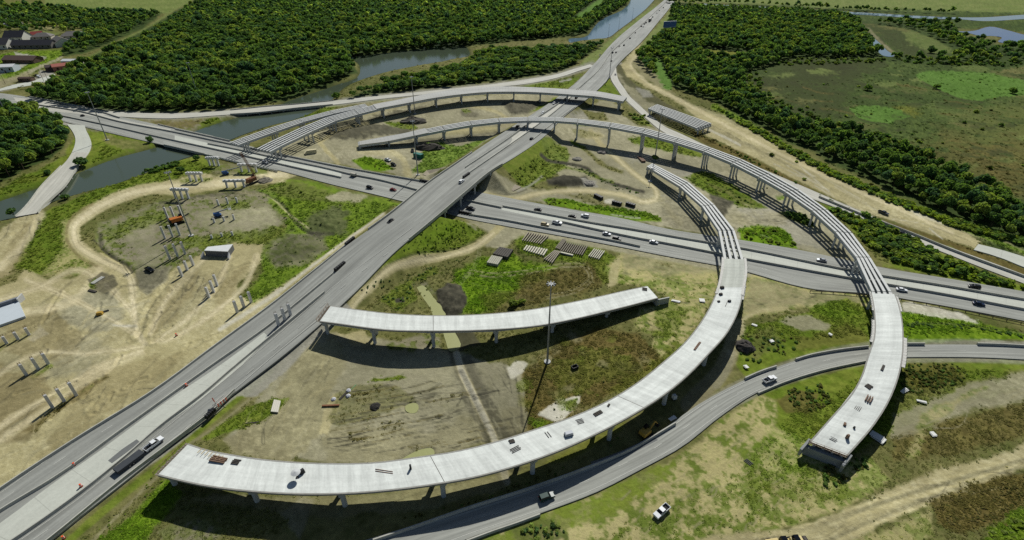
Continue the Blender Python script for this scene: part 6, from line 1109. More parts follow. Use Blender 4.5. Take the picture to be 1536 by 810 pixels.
for px, py, c, l in ((984, 167, 'black', 'black car under the girder bridge, nearest its left end'), (989, 169.5, 'white', 'white car under the girder bridge'), (1003, 174, 'black', 'black car under the middle of the girder bridge'), (1008, 176, 'white', 'white car parked deepest under the girder bridge')): vehicle(px, py, 'suv', c, None, 1, l, 'car', z=.1, dpx=(3, -3))
# truck with flat trailer
p = V(232, 668, zA(232, 668)+.02); t = A.tan(A.near(p.x, p.y)); e = CARS[('pickup', 'white')]; tr = copy_tree(e); tr.scale = (.88,)*3; tr.location = p; tr.rotation_euler = (0, -math.asin(t.z), math.atan2(t.y, t.x)); tag(tr, 'white pickup towing a long dark trailer beside the curved deck', 'pickup')
q_ = p-t*6.6; te = empty('trailer', q_, math.atan2(t.y, t.x), 'long dark flat trailer hitched to the white pickup', 'trailer')
b = MB(); b.box((0, 0, .82), (7.0, 2.3, .9)); b.build('cargo_bed', mat('tarp', rgb(62, 66, 70), .8, var=.15, scale=.8), te, bevel=.06); b = MB(); b.bar((3.5, -.8, .55), (4.7, 0, .55), .12, .15); b.bar((3.5, .8, .55), (4.7, 0, .55), .12, .15); b.build('drawbar', M_DARKRAIL, te); wheels(te, (-.6, .35), 1.05, .36)
# far lorry
p = V(975, 31.5, .85); t = A.tan(A.near(p.x, p.y)); te = empty('lorry', p, math.atan2(t.y, t.x), 'grey box lorry heading up the far highway', 'lorry')
b = MB(); b.box((-2.5, 0, 2.6), (13, 2.6, 2.9)); b.build('cargo_box', mat('lorry_box', rgb(120, 116, 108), .6), te); b = MB(); b.box((6, 0, 1.9), (2.6, 2.4, 2.8), top=.9); b.build('cab', paint('dark'), te, bevel=.1); wheels(te, (-7.5, -6.2, 3.6, 6.4), 1.1, .5, .3)
# ------------------------------------------------------------------ light masts
M_STEEL = mat('galvanised_steel', rgb(150, 153, 155), .5, metal=.35)
def mast(px, py, h, label, lamps_=8, name='light_mast', r=.38):
    x, y, _ = G(px, py); g = gz1(x, y); e = empty(name, (x, y, g), 0, label, 'light mast')
    b = MB(); b.cyl((0, 0, -.2), (0, 0, h), r, r*.4, n=10); b.build('pole', M_STEEL, e); b = MB(); b.cyl((0, 0, -.2), (0, 0, .35), 1.1, n=14); b.build('footing', M_CC, e)
    b = MB(); b.cyl((0, 0, h-.5), (0, 0, h), .5, n=10)
    for k in range(lamps_):
        a = 6.283*k/lamps_; b.bar((0, 0, h), (math.cos(a)*1.0, math.sin(a)*1.0, h), .1, .1)
    hd = b.build('head_frame', M_STEEL, e); pr = None
    for k in range(lamps_):
        a = 6.283*k/lamps_
        if pr is None:
            b = MB(); b.box((0, 0, 0), (.55, .36, .28), top=.6); pr = b.build('luminaire', mat('luminaire', rgb(150, 154, 158), .5), hd); o = pr
        else: o = pr.copy(); COL.objects.link(o); o.parent = hd
        o.location = (math.cos(a)*1.2, math.sin(a)*1.2, h-.1); o.rotation_euler.z = a
mast(821, 543, 31, 'tall light mast in the middle of the picture beside the short flyover'); mast(287, 353.5, 31, 'tall light mast among the bare columns by the orange machine'); mast(161, 210, 31, 'tall light mast on the grass between river and closed concrete road'); mast(627, 262.5, 31, 'tall light mast at the left end of the overpass, in front of the green container')
mast(622.5, 171, 27, 'tall light mast between the two arching flyovers'); mast(982, 240, 31, 'tall light mast at the bare girder end of the curved flyover'); mast(914, 117, 26, 'tall light mast in the gore of the exit ramp'); mast(296, 141, 25, 'light mast standing inside the big forest'); mast(11, 174, 31, 'light mast at the left edge by the dark wood'); mast(975, 272, 8, 'short light pole beside the haul track bend', 2, r=.15)
for (a, b_, l) in ((912.5, 56, 'nearest slim light pole on the far river bank'), (928, 44.5, 'middle slim light pole on the far river bank'), (948.5, 28.5, 'farthest slim light pole on the far river bank')): mast(a, b_, 15, l, 2, r=.2)
# ------------------------------------------------------------------ columns and column frames of the ramps still to come
def hgt_at(bpx, bpy, tpy):
    x, y, _ = G(bpx, bpy); return HCAM-y*math.tan(PITCH+math.atan((tpy-CYP)/FPX))
M_COLS = mat('new_column', rgb(206, 206, 203), .85, var=.07, scale=.4); M_REBAR = mat('rebar', rgb(96, 72, 54), .8)
ROWS = [('behind the boom lift in the loop', [(328, 308, 299.5), (342, 306, 296.5), (356, 304.5, 296)]), ('beside the big mast, above the orange machine', [(251.7, 327, 311), (261, 326, 310), (272.5, 324, 308)]), ('just below the orange machine', [(247.5, 357.5, 340), (259, 355, 338), (269.7, 352.5, 335.5)]),
        ('left of the bare bridge abutment', [(255, 388.6, 368.8), (266.5, 384.5, 365.8), (277.7, 380.6, 362.9)]), ('at the top of the fan of tracks', [(273.3, 414.7, 400), (281.3, 405.2, 391.6), (290.2, 397.8, 383.6)]), ('in the middle of the sandy ramp', [(314, 446.6, 431), (320.7, 437.8, 421.5), (326, 428.9, 412.3)]),
        ('on the sand beside the green slope', [(356.2, 468.5, 451.7), (366, 460.5, 444.3), (377, 453.7, 437.8)]), ('in the pale highway median', [(418, 487.6, 470.6), (427.3, 479.7, 462.8), (436, 472.7, 456.3)]), ('around the blue boom lift in the loop', [(321.7, 334, 327), (336.3, 331.7, 324.5), (351.3, 329.7, 322)]),
        ('above the bare abutment, cut off low', [(318, 358, 352.5), (333, 355, 349.5), (348.7, 353, 347.5)]), ('on the sand at the left edge by the white slab', [(10.4, 515.4, 505), (27.3, 509, 498.5), (43.8, 502.4, 492)]), ('in the middle of the left sand', [(39.6, 562.3, 546.7), (57.3, 553.2, 537.6), (72.4, 545.4, 530.5)]), ('beside the dark weedy ditch in the sand', [(78.8, 611, 592.7), (96.5, 602, 583.5), (114.5, 593, 574)])]
WH = ['left', 'middle', 'right']; colp = {}
for where, cols in ROWS:
    a = V(cols[0][0], cols[0][1]); c = V(cols[2][0], cols[2][1]); rz = math.atan2(c.y-a.y, c.x-a.x)
    for k, (px, py, ty) in enumerate(cols):
        zb = zA(px, py) if 'median' in where else 0.0
        h = hgt_at(px, py, ty) if zb == 0 else hgt_at(px, py, ty)
        p = V(px, py, zb); b = MB(); b.box((0, 0, h/2-.2), (.82, .82, h+.4)); o = b.build('bridge_column', M_COLS, None, (p.x, p.y, zb), rz, bevel=.06)
        tag(o, '%s bare column of three %s' % (WH[k], where), 'column', 'bare columns '+where)
        r = MB()
        for i in range(6): a_ = 6.283*i/6; r.cyl((math.cos(a_)*.35, math.sin(a_)*.35, h-.05), (math.cos(a_)*.35, math.sin(a_)*.35, h+.9), .04, n=4)
        r.build('rebar_cage', M_REBAR, o)
FR = [((286, 272), (295, 272), (303, 272), 258.5, 'leftmost capped column frame on the river bank'), ((315, 249), (322, 249), (328, 249), 235.5, 'capped column frame beside the grassy slope, nearest the highway bridge'), ((362, 257), (374, 258), (384, 257), 245.5, 'capped column frame close to the row of pale barriers'), ((342, 281), (354, 281), (367.5, 280.5), 269.5, 'capped column frame left of the brown drilling rig'), ((265, 297), (274, 298), (284, 297.5), 282.5, 'capped column frame beside the head of the sandy loop, behind the mast')]
for a, m_, c, ty, l in FR:
    A_, M_, C_ = V(*a), V(*m_), V(*c); h = hgt_at(m_[0], m_[1], ty); d = C_-A_; rz = math.atan2(d.y, d.x); e = empty('column_frame', M_, rz, l, 'column frame', 'capped column frames by the river'); L_ = d.length
    b = MB(); b.box((0, 0, h-.6), (L_+2.6, 1.5, 1.2)); cp = b.build('bent_cap', M_COLS, e, bevel=.05)
    for k in range(5): b = MB(); b.box((-L_/2+L_*k/4, 0, h+.12), (.9, .9, .28)); b.build('bearing_seat', M_COLS, cp)
    for q_ in (-L_/2, 0, L_/2): b = MB(); b.box((q_, 0, h/2-.7), (.9, .9, h-1.0)); b.build('column', M_COLS, e)
# bare abutments
e = empty('bridge_abutment', V(324, 385), 0, 'bare concrete bridge abutment with a pale top in the sandy ramp', 'abutment'); o0 = V(324, 385)
tl, tr, br, bl = V(311.8, 371, 2.5)-o0, V(349.4, 367, 2.5)-o0, V(341.5, 378, 2.5)-o0, V(306.5, 376.5, 2.5)-o0
b = MB(); b.add([tl, tr, br, bl]+[Vector((p.x, p.y, -.5)) for p in (tl, tr, br, bl)], [(0, 3, 2, 1), (4, 5, 6, 7), (0, 1, 5, 4), (1, 2, 6, 5), (2, 3, 7, 6), (3, 0, 4, 7)]); b.build('wall', mat('abutment_shaded_face', rgb(104, 106, 108), .85, var=.12, scale=.5), e); b = MB(); b.add([p+Vector((0, 0, .28)) for p in (tl, tr, br, bl)]+[p+Vector((0, 0, .02)) for p in (tl, tr, br, bl)], [(0, 1, 2, 3), (4, 5, 6, 7), (0, 1, 5, 4), (1, 2, 6, 5), (2, 3, 7, 6), (3, 0, 4, 7)]); b.build('cap_slab', mat('pale_top', rgb(206, 208, 206), .8, var=.08, scale=.5), e)  # wall colour darkened to paint in the shade on its front
b = MB(); b.bar((bl.x-.6, bl.y, 2.2), (bl.x-1.0, bl.y-2.0, .8), .5, 3); b.bar((br.x+.4, br.y, 2.3), (br.x+.6, br.y-2.0, .9), .5, 3); b.build('wing_wall', M_COLS, e)
e = empty('approach_slab', V(10, 465), 0, 'smooth pale concrete slab with a raised end wall at the left edge', 'concrete slab'); o0 = V(10, 465)
c4 = [V(-40, 474, .9)-o0, V(27.5, 451, .9)-o0, V(37.5, 474, .9)-o0, V(-40, 501, .9)-o0]; b = MB(); b.add(c4+[Vector((p.x, p.y, -.5)) for p in c4], [(0, 3, 2, 1), (4, 5, 6, 7), (0, 1, 5, 4), (1, 2, 6, 5), (2, 3, 7, 6), (3, 0, 4, 7)]); b.build('slab', mat('smooth_slab', rgb(188, 196, 200), .6, var=.06, scale=.4), e)
b = MB(); b.bar(c4[0]+Vector((0, .8, 1.3)), c4[1]+Vector((.3, .8, 1.3)), 1.0, 2.4); b.build('end_wall', mat('grey_wall', rgb(120, 124, 130), .85, var=.1, scale=.5), e); b = MB(); b.bar(c4[1]+Vector((.4, 2.2, 1.8)), c4[1]+Vector((.4, -.6, 1.2)), .5, 2.6); b.build('wing_wall', M_COLS, e)
# ------------------------------------------------------------------ stored girders, mats and yard things
def rack(far0, far1, near0, near1, n, label, group, m, w=.62, h=.8, z=.15):
    for k in range(n):
        t = k/max(1, n-1); p = V(far0[0]+(far1[0]-far0[0])*t, far0[1]+(far1[1]-far0[1])*t, z+h); q_ = V(near0[0]+(near1[0]-near0[0])*t, near0[1]+(near1[1]-near0[1])*t, z+h)
        c = (p+q_)/2; b = MB(); girder_mesh(b, p-c, q_-c, w, h); o = b.build('stored_girder', m, None, c); tag(o, label, 'girder', group)
        for tt in (.15, .85): b = MB(); x = p.lerp(q_, tt)-c; b.box((x.x, x.y, -h-z/2-.03), (.7, .35, z+.1)); b.build('timber_block', M_FORM, o)
MG1 = mat('stored_girder_grey', rgb(158, 150, 132), .9, var=.16, scale=.6); MG2 = mat('stored_girder_pale', rgb(196, 192, 172), .9, var=.12, scale=.6); MG3 = mat('stored_girder_brown', rgb(128, 121, 106), .9, var=.2, scale=.6)
rack((793.3, 347), (822.5, 352.8), (783.5, 360), (810.5, 365.2), 9, 'grey concrete girder in the dense rack nearest the overpass below the near barrier', 'girders in the rack nearest the overpass', MG1, .42)
rack((791, 367.5), (820.5, 373.3), (786, 374.5), (814.5, 382.6), 9, 'short pale girder lying spaced apart in the grass', 'short pale girders spaced in the grass', MG2, .7, .7); rack((844.5, 357.7), (849, 359.5), (833.5, 371.5), (839, 373.5), 4, 'girder of the narrow bundle between the two larger racks', 'girders of the narrow bundle', MG3, .4)
rack((851, 362), (881.3, 367.8), (841, 375.8), (872.5, 382), 11, 'brownish girder of the largest stored rack', 'girders of the largest rack', MG3, .45); rack((832.5, 375), (840.3, 376.5), (816, 388), (827.5, 393.5), 5, 'girder of the bundle jutting toward the brown grass', 'girders of the jutting bundle', MG1, .42)
rack((840.8, 377.8), (840.8, 377.8), (859.7, 382.2), (859.7, 382.2), 1, 'single pale grey girder lying crosswise below the largest rack', None, MG2, .9, .7); rack((892, 372.5), (906.7, 375.8), (883, 383.8), (897.8, 387.8), 6, 'pale girder of the separate rack farthest from the overpass', 'girders of the separate rack', MG2, .42)
def mats(c, h, m, label, n=7):
    P = [V(a, b_, h) for a, b_ in c]; o0 = sum(P, Vector())/4; o0.z = 0; e = empty('timber_mats', o0, 0, label, 'timber mats')
    for L in range(max(1, int(h/.4))):
        b = MB()
        for k in range(n):
            t0, t1 = k/n+.01, (k+1)/n-.01; a0 = P[0].lerp(P[1], t0)-o0; a1 = P[0].lerp(P[1], t1)-o0; b1 = P[3].lerp(P[2], t1)-o0; b0 = P[3].lerp(P[2], t0)-o0; z1 = h-.4*L; z0 = z1-.36
            b.add([(p.x, p.y, z1) for p in (a0, a1, b1, b0)]+[(p.x, p.y, z0) for p in (a0, a1, b1, b0)], [(0, 3, 2, 1), (4, 5, 6, 7), (0, 1, 5, 4), (1, 2, 6, 5), (2, 3, 7, 6), (3, 0, 4, 7)])
        b.build('mat_layer', m, e)
mats([(749, 370), (770, 374), (761.7, 385.5), (739, 380)], 1.7, mat('dark_mat', rgb(84, 80, 74), .9, var=.2, scale=1), 'dark stack of timber mats on the bright grass'); mats([(737.5, 382.5), (754, 385.8), (746.7, 396.5), (730, 393.2)], 1.3, mat('pale_mat', rgb(170, 168, 150), .9, var=.15, scale=1), 'pale stack of planks beside the dark timber mats', 6)
mats([(411, 599), (421, 601), (417, 618), (406, 617)], .5, mat('pale_plank', rgb(206, 202, 186), .8), 'small stack of pale planks on the green strip by the highway', 4); mats([(1300, 594), (1307, 597), (1298, 606), (1291, 603)], .5, MG2, 'unused', 3) if False else None
def stored_cushion(px, py, dpx, L_, label):
    p = V(px, py); q_ = V(px+dpx[0], py+dpx[1]); e = empty('crash_cushion', p, math.atan2(q_.y-p.y, q_.x-p.x), label, 'crash cushion', 'black crash cushions stored on the island')
    for i in range(4): b = MB(); b.box((-L_/2+(i+.5)*L_/4, 0, .8), (L_/4-.1, 1.8, 1.6), top=.95); b.build('module', M_BLACK, e, bevel=.05)
stored_cushion(897.5, 297, (8, 4), 5.5, 'large black crash cushion with pale scraps stored highest on the green island'); stored_cushion(925, 306.5, (8, 2), 5, 'black crash cushion in the weeds between two others'); stored_cushion(945.5, 309, (8, 2.5), 5, 'black crash cushion closest to the bare girders on the island')
# container, tarp, rubble, signs
def at(name, px, py, dpx, label, cat, z=0.0, group=None):
    p = V(px, py, z) if z else Vg(px, py); q_ = V(px+dpx[0], py+dpx[1], p.z); return empty(name, p, math.atan2(q_.y-p.y, q_.x-p.x), label, cat, group)
e = at('container', 628, 236.5, (6, 1.5), 'green shipping container by the light mast', 'container'); b = MB(); b.box((0, 0, 1.4), (6.1, 2.6, 2.6)); 
for k in range(14): b.box((-2.8+k*.43, -1.33, 1.4), (.2, .08, 2.3)); b.box((-2.8+k*.43, 1.33, 1.4), (.2, .08, 2.3))
b.build('shell', mat('container_green', rgb(30, 108, 96), .5, var=.1, scale=1), e); b = MB(); b.box((3.07, -.62, 1.4), (.06, 1.15, 2.4)); b.box((3.07, .62, 1.4), (.06, 1.15, 2.4)); b.build('doors', mat('container_door', rgb(24, 88, 80), .5), e)
e = at('formwork_pile', 466, 230, (8, -1), 'cream coloured formwork bundle on the mud by the arching flyover', 'formwork'); 
for k in range(4): b = MB(); b.box((.3*k, 0, .35+.55*k), (7.2-.5*k, 2.6-.3*k, .5)); b.build('panel', mat('cream_panel', rgb(206, 196, 158), .8, var=.12, scale=.8), e)
def lump(name, px, py, r, h, c, label, cat, n=10, el=(1, 1)):
    p = Vg(px, py); rr = np.random.default_rng(int(px*3+py)); b = MB(); secs = []
    for i in range(6):
        u = i/5; rad = r*math.cos(u*math.pi/2*.97); secs.append([(math.cos(6.283*j/n)*rad*el[0]*(.8+.4*rr.random()), math.sin(6.283*j/n)*rad*el[1]*(.8+.4*rr.random()), h*math.sin(u*math.pi/2)*(.85+.3*rr.random())-.1) for j in range(n)])
    b.sweep(secs); o = b.build(name, mat('lump_'+name+str(int(px)), c, .95, var=.35, scale=1.2, bump=.15), None, p); return tag(o, label, cat)
lump('rubble_pile', 1117, 521, 3.3, 2.3, rgb(70, 66, 62), 'round dark rubble pile beside the gravel lane', 'rubble pile', 14); lump('dirt_pile', 622, 183, 7, 3.0, rgb(84, 80, 70), 'grey dirt pile between the arching flyovers', 'dirt pile', 12, (1.4, .8)); lump('dirt_pile', 645, 223, 6, 3, rgb(66, 62, 54), 'dark dirt pile by the green container', 'dirt pile', 12, (1.5, .8))
lump('rubble_pile', 884, 276, 3.5, 1.5, rgb(136, 132, 122), 'pale broken concrete heap beside the dark ditch', 'rubble pile', 12); lump('rubble_pile', 866, 239, 3, 1.3, rgb(130, 126, 116), 'small pale heap on the slope of the embankment', 'rubble pile', 10); lump('rubble_pile', 903, 229, 3, 1.2, rgb(110, 106, 100), 'dark and white debris heap by the haul track', 'rubble pile', 10); lump('rubble_pile', 398, 271, 4, 1.5, rgb(120, 114, 100), 'grey debris heap right of the drilling rig', 'rubble pile', 10)
e = at('billboard', 1001, 62, (8, -.5), 'blue grey billboard standing over the trees by the far highway', 'billboard'); b = MB(); b.box((0, 0, 19), (17, .6, 6.2)); pb = b.build('panel', mat('billboard_blue', rgb(84, 112, 160), .5, var=.12, scale=.3), e); b = MB(); b.box((0, 0, 22.2), (17.3, .8, .4)); b.box((0, 0, 15.8), (17.3, .8, .4)); b.build('frame', mat('billboard_frame', rgb(180, 188, 200), .5), pb)
for s in (-5, 5): b = MB(); b.cyl((s, .6, 0), (s, .6, 16), .45, n=8); b.build('post', M_DARKRAIL, e)
M_ORG = mat('safety_orange', rgb(226, 84, 40), .6)
e = at('road_sign', 323, 607, (4, 4), 'orange diamond roadwork sign on a folding stand', 'road sign', zA(323, 607)); b = MB(); s = .95; b.sweep([[(-s, y, 2.0), (0, y, 2.0-s), (s, y, 2.0), (0, y, 2.0+s)] for y in (-.03, .03)]); b.build('panel', M_ORG, e); b = MB(); b.cyl((0, .06, 0), (0, .06, 1.5), .04, n=6)
for a in range(4): b.bar((0, 0, .4), (math.cos(a*1.57+.8)*.8, math.sin(a*1.57+.8)*.8, .05), .06, .06)
b.build('stand', M_DARKRAIL, e)
e = at('barricade', 333, 608, (5, -4), 'orange and white striped barricade beside the diamond sign', 'barricade', zA(333, 608))
for zz in (.5, .95, 1.4):
    for k in range(8): b = MB(); b.box((-1.6+k*.45+.2, 0, zz), (.45, .06, .26)); b.build('board', M_ORG if k % 2 else mat('white_board', rgb(228, 226, 220), .6), e)
for s in (-1.5, 1.5): b = MB(); b.bar((s, -.5, .1), (s, .5, .1), .1, .1); b.box((s, .08, .8), (.08, .08, 1.6)); b.build('upright', M_DARKRAIL, e)
def drum(px, py, z, label):
    p = V(px, py, z); e = empty('traffic_drum', p, 0, label, 'traffic drum', 'orange traffic drums'); b = MB(); b.cyl((0, 0, .1), (0, 0, 1.0), .3, .24, n=12); d = b.build('drum', M_ORG, e)
    for zz in (.42, .74): b = MB(); b.cyl((0, 0, zz), (0, 0, zz+.13), .31-.045*zz, .305-.045*zz, n=12); b.build('reflective_band', mat('white_board', rgb(228, 226, 220), .6), d)
    b = MB(); b.cyl((0, 0, 0), (0, 0, .1), .42, n=12); b.build('base_ring', M_TYRE, e)
drum(280, 579, zA(280, 579), 'orange drum on the pale median above the towing pickup'); drum(112, 698, zA(112, 698), 'orange drum by the gap in the pale median barrier'); drum(265, 503.5, 0, 'orange drum on the sand below the sandy ramp'); drum(96, 808, .5, 'orange drum at the bottom edge by the bright grass'); drum(122, 730, zA(122, 730), 'drum on the far side of the pale median near the bottom left')
# boom lifts, rig and diggers
M_BLUE = mat('lift_blue', rgb(44, 84, 140), .4, var=.08, scale=2); M_MACH = mat('machine_orange', rgb(178, 106, 44), .5, var=.15, scale=1); M_YEL = mat('machine_yellow', rgb(176, 142, 60), .5, var=.15, scale=1); M_RUST = mat('machine_brown', rgb(136, 92, 60), .7, var=.25, scale=1)
def boom_lift(px, py, dpx, L_, lift, label):
    e = at('boom_lift', px, py, dpx, label, 'boom lift', group='blue boom lifts'); b = MB(); b.box((0, 0, .85), (3.2, 2.0, .7)); b.build('chassis', M_BLUE, e, bevel=.08); wheels(e, (-1.1, 1.1), 1.05, .5, .4); b = MB(); b.box((-.4, 0, 1.75), (3.0, 1.9, 1.1), top=.9); b.build('turret', M_BLUE, e, bevel=.1)
    b = MB(); b.bar((-1.4, 0, 2.5), (L_, 0, 2.5+lift), .42, .45); bm_ = b.build('boom', mat('boom_grey', rgb(136, 140, 142), .5), e); b = MB(); x = L_+.8; zz = 2.4+lift
    b.box((x, 0, zz-.4), (1.2, 2.0, .1))
    for zc in (.1, .7):
        for s in (-1, 1): b.box((x, s*1.0, zz+zc), (1.2, .06, .06)); b.box((x+s*.6, 0, zz+zc), (.06, 2.0, .06))
    for sx in (-.6, .6):
        for sy in (-1, 1): b.box((x+sx, sy, zz+.15), (.06, .06, 1.1))
    b.build('basket', mat('basket_grey', rgb(170, 172, 172), .5), bm_)
boom_lift(339, 262, (8, -1.5), 7.5, .6, 'blue boom lift with its arm reaching toward a capped column frame'); boom_lift(327.5, 325, (8, -1.6), 5.0, .8, 'blue boom lift parked among three short columns in the loop')
def tracks(e, L_, W_, h=.9):
    for s in (-1, 1): b = MB(); b.extr([(-L_/2+.35, 0), (L_/2-.35, 0), (L_/2, h*.5), (L_/2-.35, h), (-L_/2+.35, h), (-L_/2, h*.5)], s*W_/2-.3, s*W_/2+.3); b.build('track', M_TYRE, e)
e = at('crawler_crane', 267, 334, (7, -2), 'orange crawler machine standing beside the tall mast and bare columns', 'crawler machine'); tracks(e, 5.2, 3.4, 1.0); b = MB(); b.box((-.3, 0, 2.0), (5.6, 3.0, 1.7), top=.93); b.build('house', M_MACH, e, bevel=.1); b = MB(); b.box((2.0, 1.0, 2.6), (1.6, 1.2, 2.0), top=.85); b.build('cab', M_GLASS, e); b = MB(); b.bar((2.4, -.3, 2.4), (5.6, -.3, 3.4), .5, .5); b.build('boom', mat('boom_dark', rgb(54, 56, 58), .6), e); b = MB(); b.box((-3.1, 0, 1.8), (1.0, 3.0, 1.4)); b.build('counterweight', M_BLACK, e)
e = at('drilling_rig', 379, 274, (7, -3), 'brown drilling rig with a tall lattice mast by the cross highway', 'drilling rig'); tracks(e, 5.6, 4.0, 1.0); b = MB(); b.box((-.4, 0, 2.1), (5.4, 2.9, 1.9), top=.92); b.build('house', M_RUST, e, bevel=.1); b = MB(); b.box((1.9, 1.1, 2.8), (1.5, 1.1, 1.9), top=.85); b.build('cab', M_GLASS, e)
b = MB(); top = Vector((-1.2, 1.2, 17.5)); bot = Vector((2.6, -.4, 1.8)); prev = None
for k in range(11):
    c = bot.lerp(top, k/10); cs_ = [c+Vector((sx*.45, sy*.45, 0)) for sx, sy in ((-1, -1), (1, -1), (1, 1), (-1, 1))]
    for i in range(4): b.cyl(cs_[i], cs_[(i+1) % 4], .05, n=4)
    if prev:
        for i in range(4): b.cyl(prev[i], cs_[i], .09, n=5); b.cyl(prev[i], cs_[(i+1) % 4], .05, n=4)
    prev = cs_
b.build('lattice_mast', M_RUST, e)
def digger(px, py, dpx, m, label, z=0):
    e = at('excavator', px, py, dpx, label, 'excavator'); tracks(e, 3.6, 2.4, .8); b = MB(); b.box((-.4, 0, 1.5), (3.0, 2.3, 1.2), top=.92); b.build('house', m, e, bevel=.1); b = MB(); b.box((.6, .6, 2.2), (1.3, 1.0, 1.5), top=.85); b.build('cab', M_GLASS, e)
    b = MB(); b.bar((1.2, -.3, 1.8), (3.2, -.3, 3.6), .35, .45); b.bar((3.2, -.3, 3.6), (4.8, -.3, 1.5), .3, .4); bb = b.build('arm', m, e); b = MB(); b.extr([(4.5, 1.6), (5.2, 1.2), (5.0, .4), (4.3, .5)], -.8, .2); b.build('bucket', M_BLACK, bb)
digger(968, 652, (5, -4), M_YEL, 'yellow excavator in the shade under the curved deck'); 
e = at('wheel_loader', 1166, 821, (8, -1), 'tan wheel loader cut off by the bottom edge', 'wheel loader'); b = MB(); b.box((-1.6, 0, 1.7), (3.4, 2.2, 1.2), top=.9); b.build('engine_hood', mat('machine_tan', rgb(204, 184, 122), .6, var=.1, scale=1), e, bevel=.12); b = MB(); b.box((.8, 0, 2.5), (1.5, 1.6, 1.7), top=.85); b.build('cab', M_GLASS, e); b = MB(); b.box((2.2, 0, 1.2), (1.6, 1.8, .8)); b.build('front_frame', mat('machine_tan', rgb(204, 184, 122), .6), e); wheels(e, (-1.8, 1.8), 1.25, .8, .6); b = MB(); b.extr([(3.2, .2), (4.6, .25), (4.3, 1.6), (3.4, 1.2)], -1.5, 1.5); b.build('bucket', M_BLACK, e)
e = at('road_roller', 1192, 817, (8, -1), 'cream road roller behind the tan loader at the bottom edge', 'road roller'); b = MB(); b.box((0, 0, 1.5), (3.2, 2.0, 1.3), top=.85); b.build('body', mat('roller_cream', rgb(214, 196, 138), .6), e, bevel=.15); b = MB(); b.cyl((2.4, -1, .75), (2.4, 1, .75), .75, n=18); b.build('drum', M_DARKRAIL, e); wheels(e, (-1.2,), 1.0, .75, .5); b = MB(); b.box((-.4, 0, 2.6), (1.3, 1.5, 1.0), top=.9); b.build('cab', M_GLASS, e)
# ------------------------------------------------------------------ loose things on the decks and on the ground
M_LUM = mat('lumber', rgb(122, 98, 80), .85, var=.2, scale=3); M_DKL = mat('dark_lumber', rgb(70, 66, 60), .85, var=.2, scale=3); M_PLATE = mat('pale_sheet', rgb(214, 214, 208), .7, var=.08, scale=2)
def zdeck(P, px, py, z0):
    z_ = z0
    for _ in range(3): x, y, _z = G(px, py, z_); z_ = P.at(P.near(x, y)).z
    return z_+.02
def bundle(px, py, z, dpx, n, L_, w, gap, m, label, name='lumber_stack', cat='lumber', h=.22, lay=1):
    p = V(px, py, z) if z else Vg(px, py); q_ = V(px+dpx[0], py+dpx[1], p.z); rz = math.atan2(q_.y-p.y, q_.x-p.x); e = empty(name, p, rz, label, cat)
    for l in range(lay):
        for k in range(n): b = MB(); b.box((rng.normal()*.08, (k-(n-1)/2)*gap, h/2+l*h*1.05), (L_, w, h)); b.build('beam', m, e, rz=rng.normal()*.01)
    return e
z1 = lambda px, py: zdeck(fp, px, py, 7.5)
z4 = lambda px, py: zdeck(fp4, px, py, 8)
z2 = lambda px, py: zdeck(fp2, px, py, 6)
bundle(328, 690, z1(328, 690), (10, 2), 4, 4.2, .25, .45, M_LUM, 'brown timber frames at the left end of the curved deck', lay=2); bundle(354, 693, z1(354, 693), (9, 1.5), 4, 2.0, .2, .4, M_DKL, 'small grey timber pile beside the brown frames on the curved deck'); bundle(576, 707, z1(576, 707), (10, 1.5), 2, 4.5, .12, .5, M_LUM, 'rust red bar lying on the middle of the curved deck', 'steel_bar', 'steel bar', .1)
bundle(1046, 519, z1(1046, 519), (-9, 12), 2, 4.6, .25, .35, M_LUM, 'red brown beam lying on the upper part of the curved deck', 'steel_beam', 'beam'); bundle(773, 674, z1(773, 674), (8, -4), 4, 2.6, .14, .4, M_DKL, 'tangle of dark rods on the curved deck above the third column pair', 'rod_pile', 'rods', .1); bundle(768, 662, z1(768, 662), (8, -2), 3, 1.4, .3, .4, M_DKL, 'little dark pallet near the upper edge of the curved deck', 'pallet', 'pallet')
bundle(822, 652, z1(822, 652), (6, 8), 2, 2.0, .15, .7, M_DKL, 'crossed dark rods left of the wrapped bundle', 'rod_pile', 'rods', .1); bundle(870, 632, z1(870, 632), (8, -2), 4, 1.9, .12, .45, M_DKL, 'scattered dark rods right of the wrapped bundle', 'rod_pile', 'rods', .1); bundle(897, 620, z1(897, 620), (9, -5), 3, 2.6, .25, .4, M_DKL, 'dark timber frame right of the scattered rods on the curved deck'); bundle(913, 608, z1(913, 608), (3, -4), 2, 1.1, .2, .3, M_DKL, 'tiny dark timber pair near the deck joint')
bundle(1090, 455, z1(1090, 455), (-4, 9), 1, 4.0, .12, .3, M_DKL, 'dark hose like rod lying on the upper curved deck', 'rod', 'rod', .1)
def box_item(px, py, z, d, m, label, name, cat, bev=.05, rz=.3):
    p = V(px, py, z) if z else Vg(px, py); e = empty(name, p, rz, label, cat); b = MB(); b.box((0, 0, d[2]*.52), (d[0], d[1], d[2]*.8), top=.95); b.build('body', m, e, bevel=bev); b = MB(); b.box((0, 0, d[2]*.06), (d[0]*1.05, d[1]*1.05, d[2]*.12)); b.build('skid', M_DKL, e); b = MB(); b.box((0, 0, d[2]*.95), (d[0]*.8, d[1]*.8, d[2]*.08)); b.build('lid', m, e); return e
box_item(853, 652, z1(853, 652), (2.2, 1.2, .9), mat('wrap_grey', rgb(170, 174, 180), .5), 'grey wrapped bundle on the middle of the curved deck', 'wrapped_bundle', 'bundle'); box_item(616, 703, z1(616, 703), (.5, .5, 1.5), M_BLACK, 'narrow dark upright box on the curved deck near the joint', 'toolbox', 'toolbox')
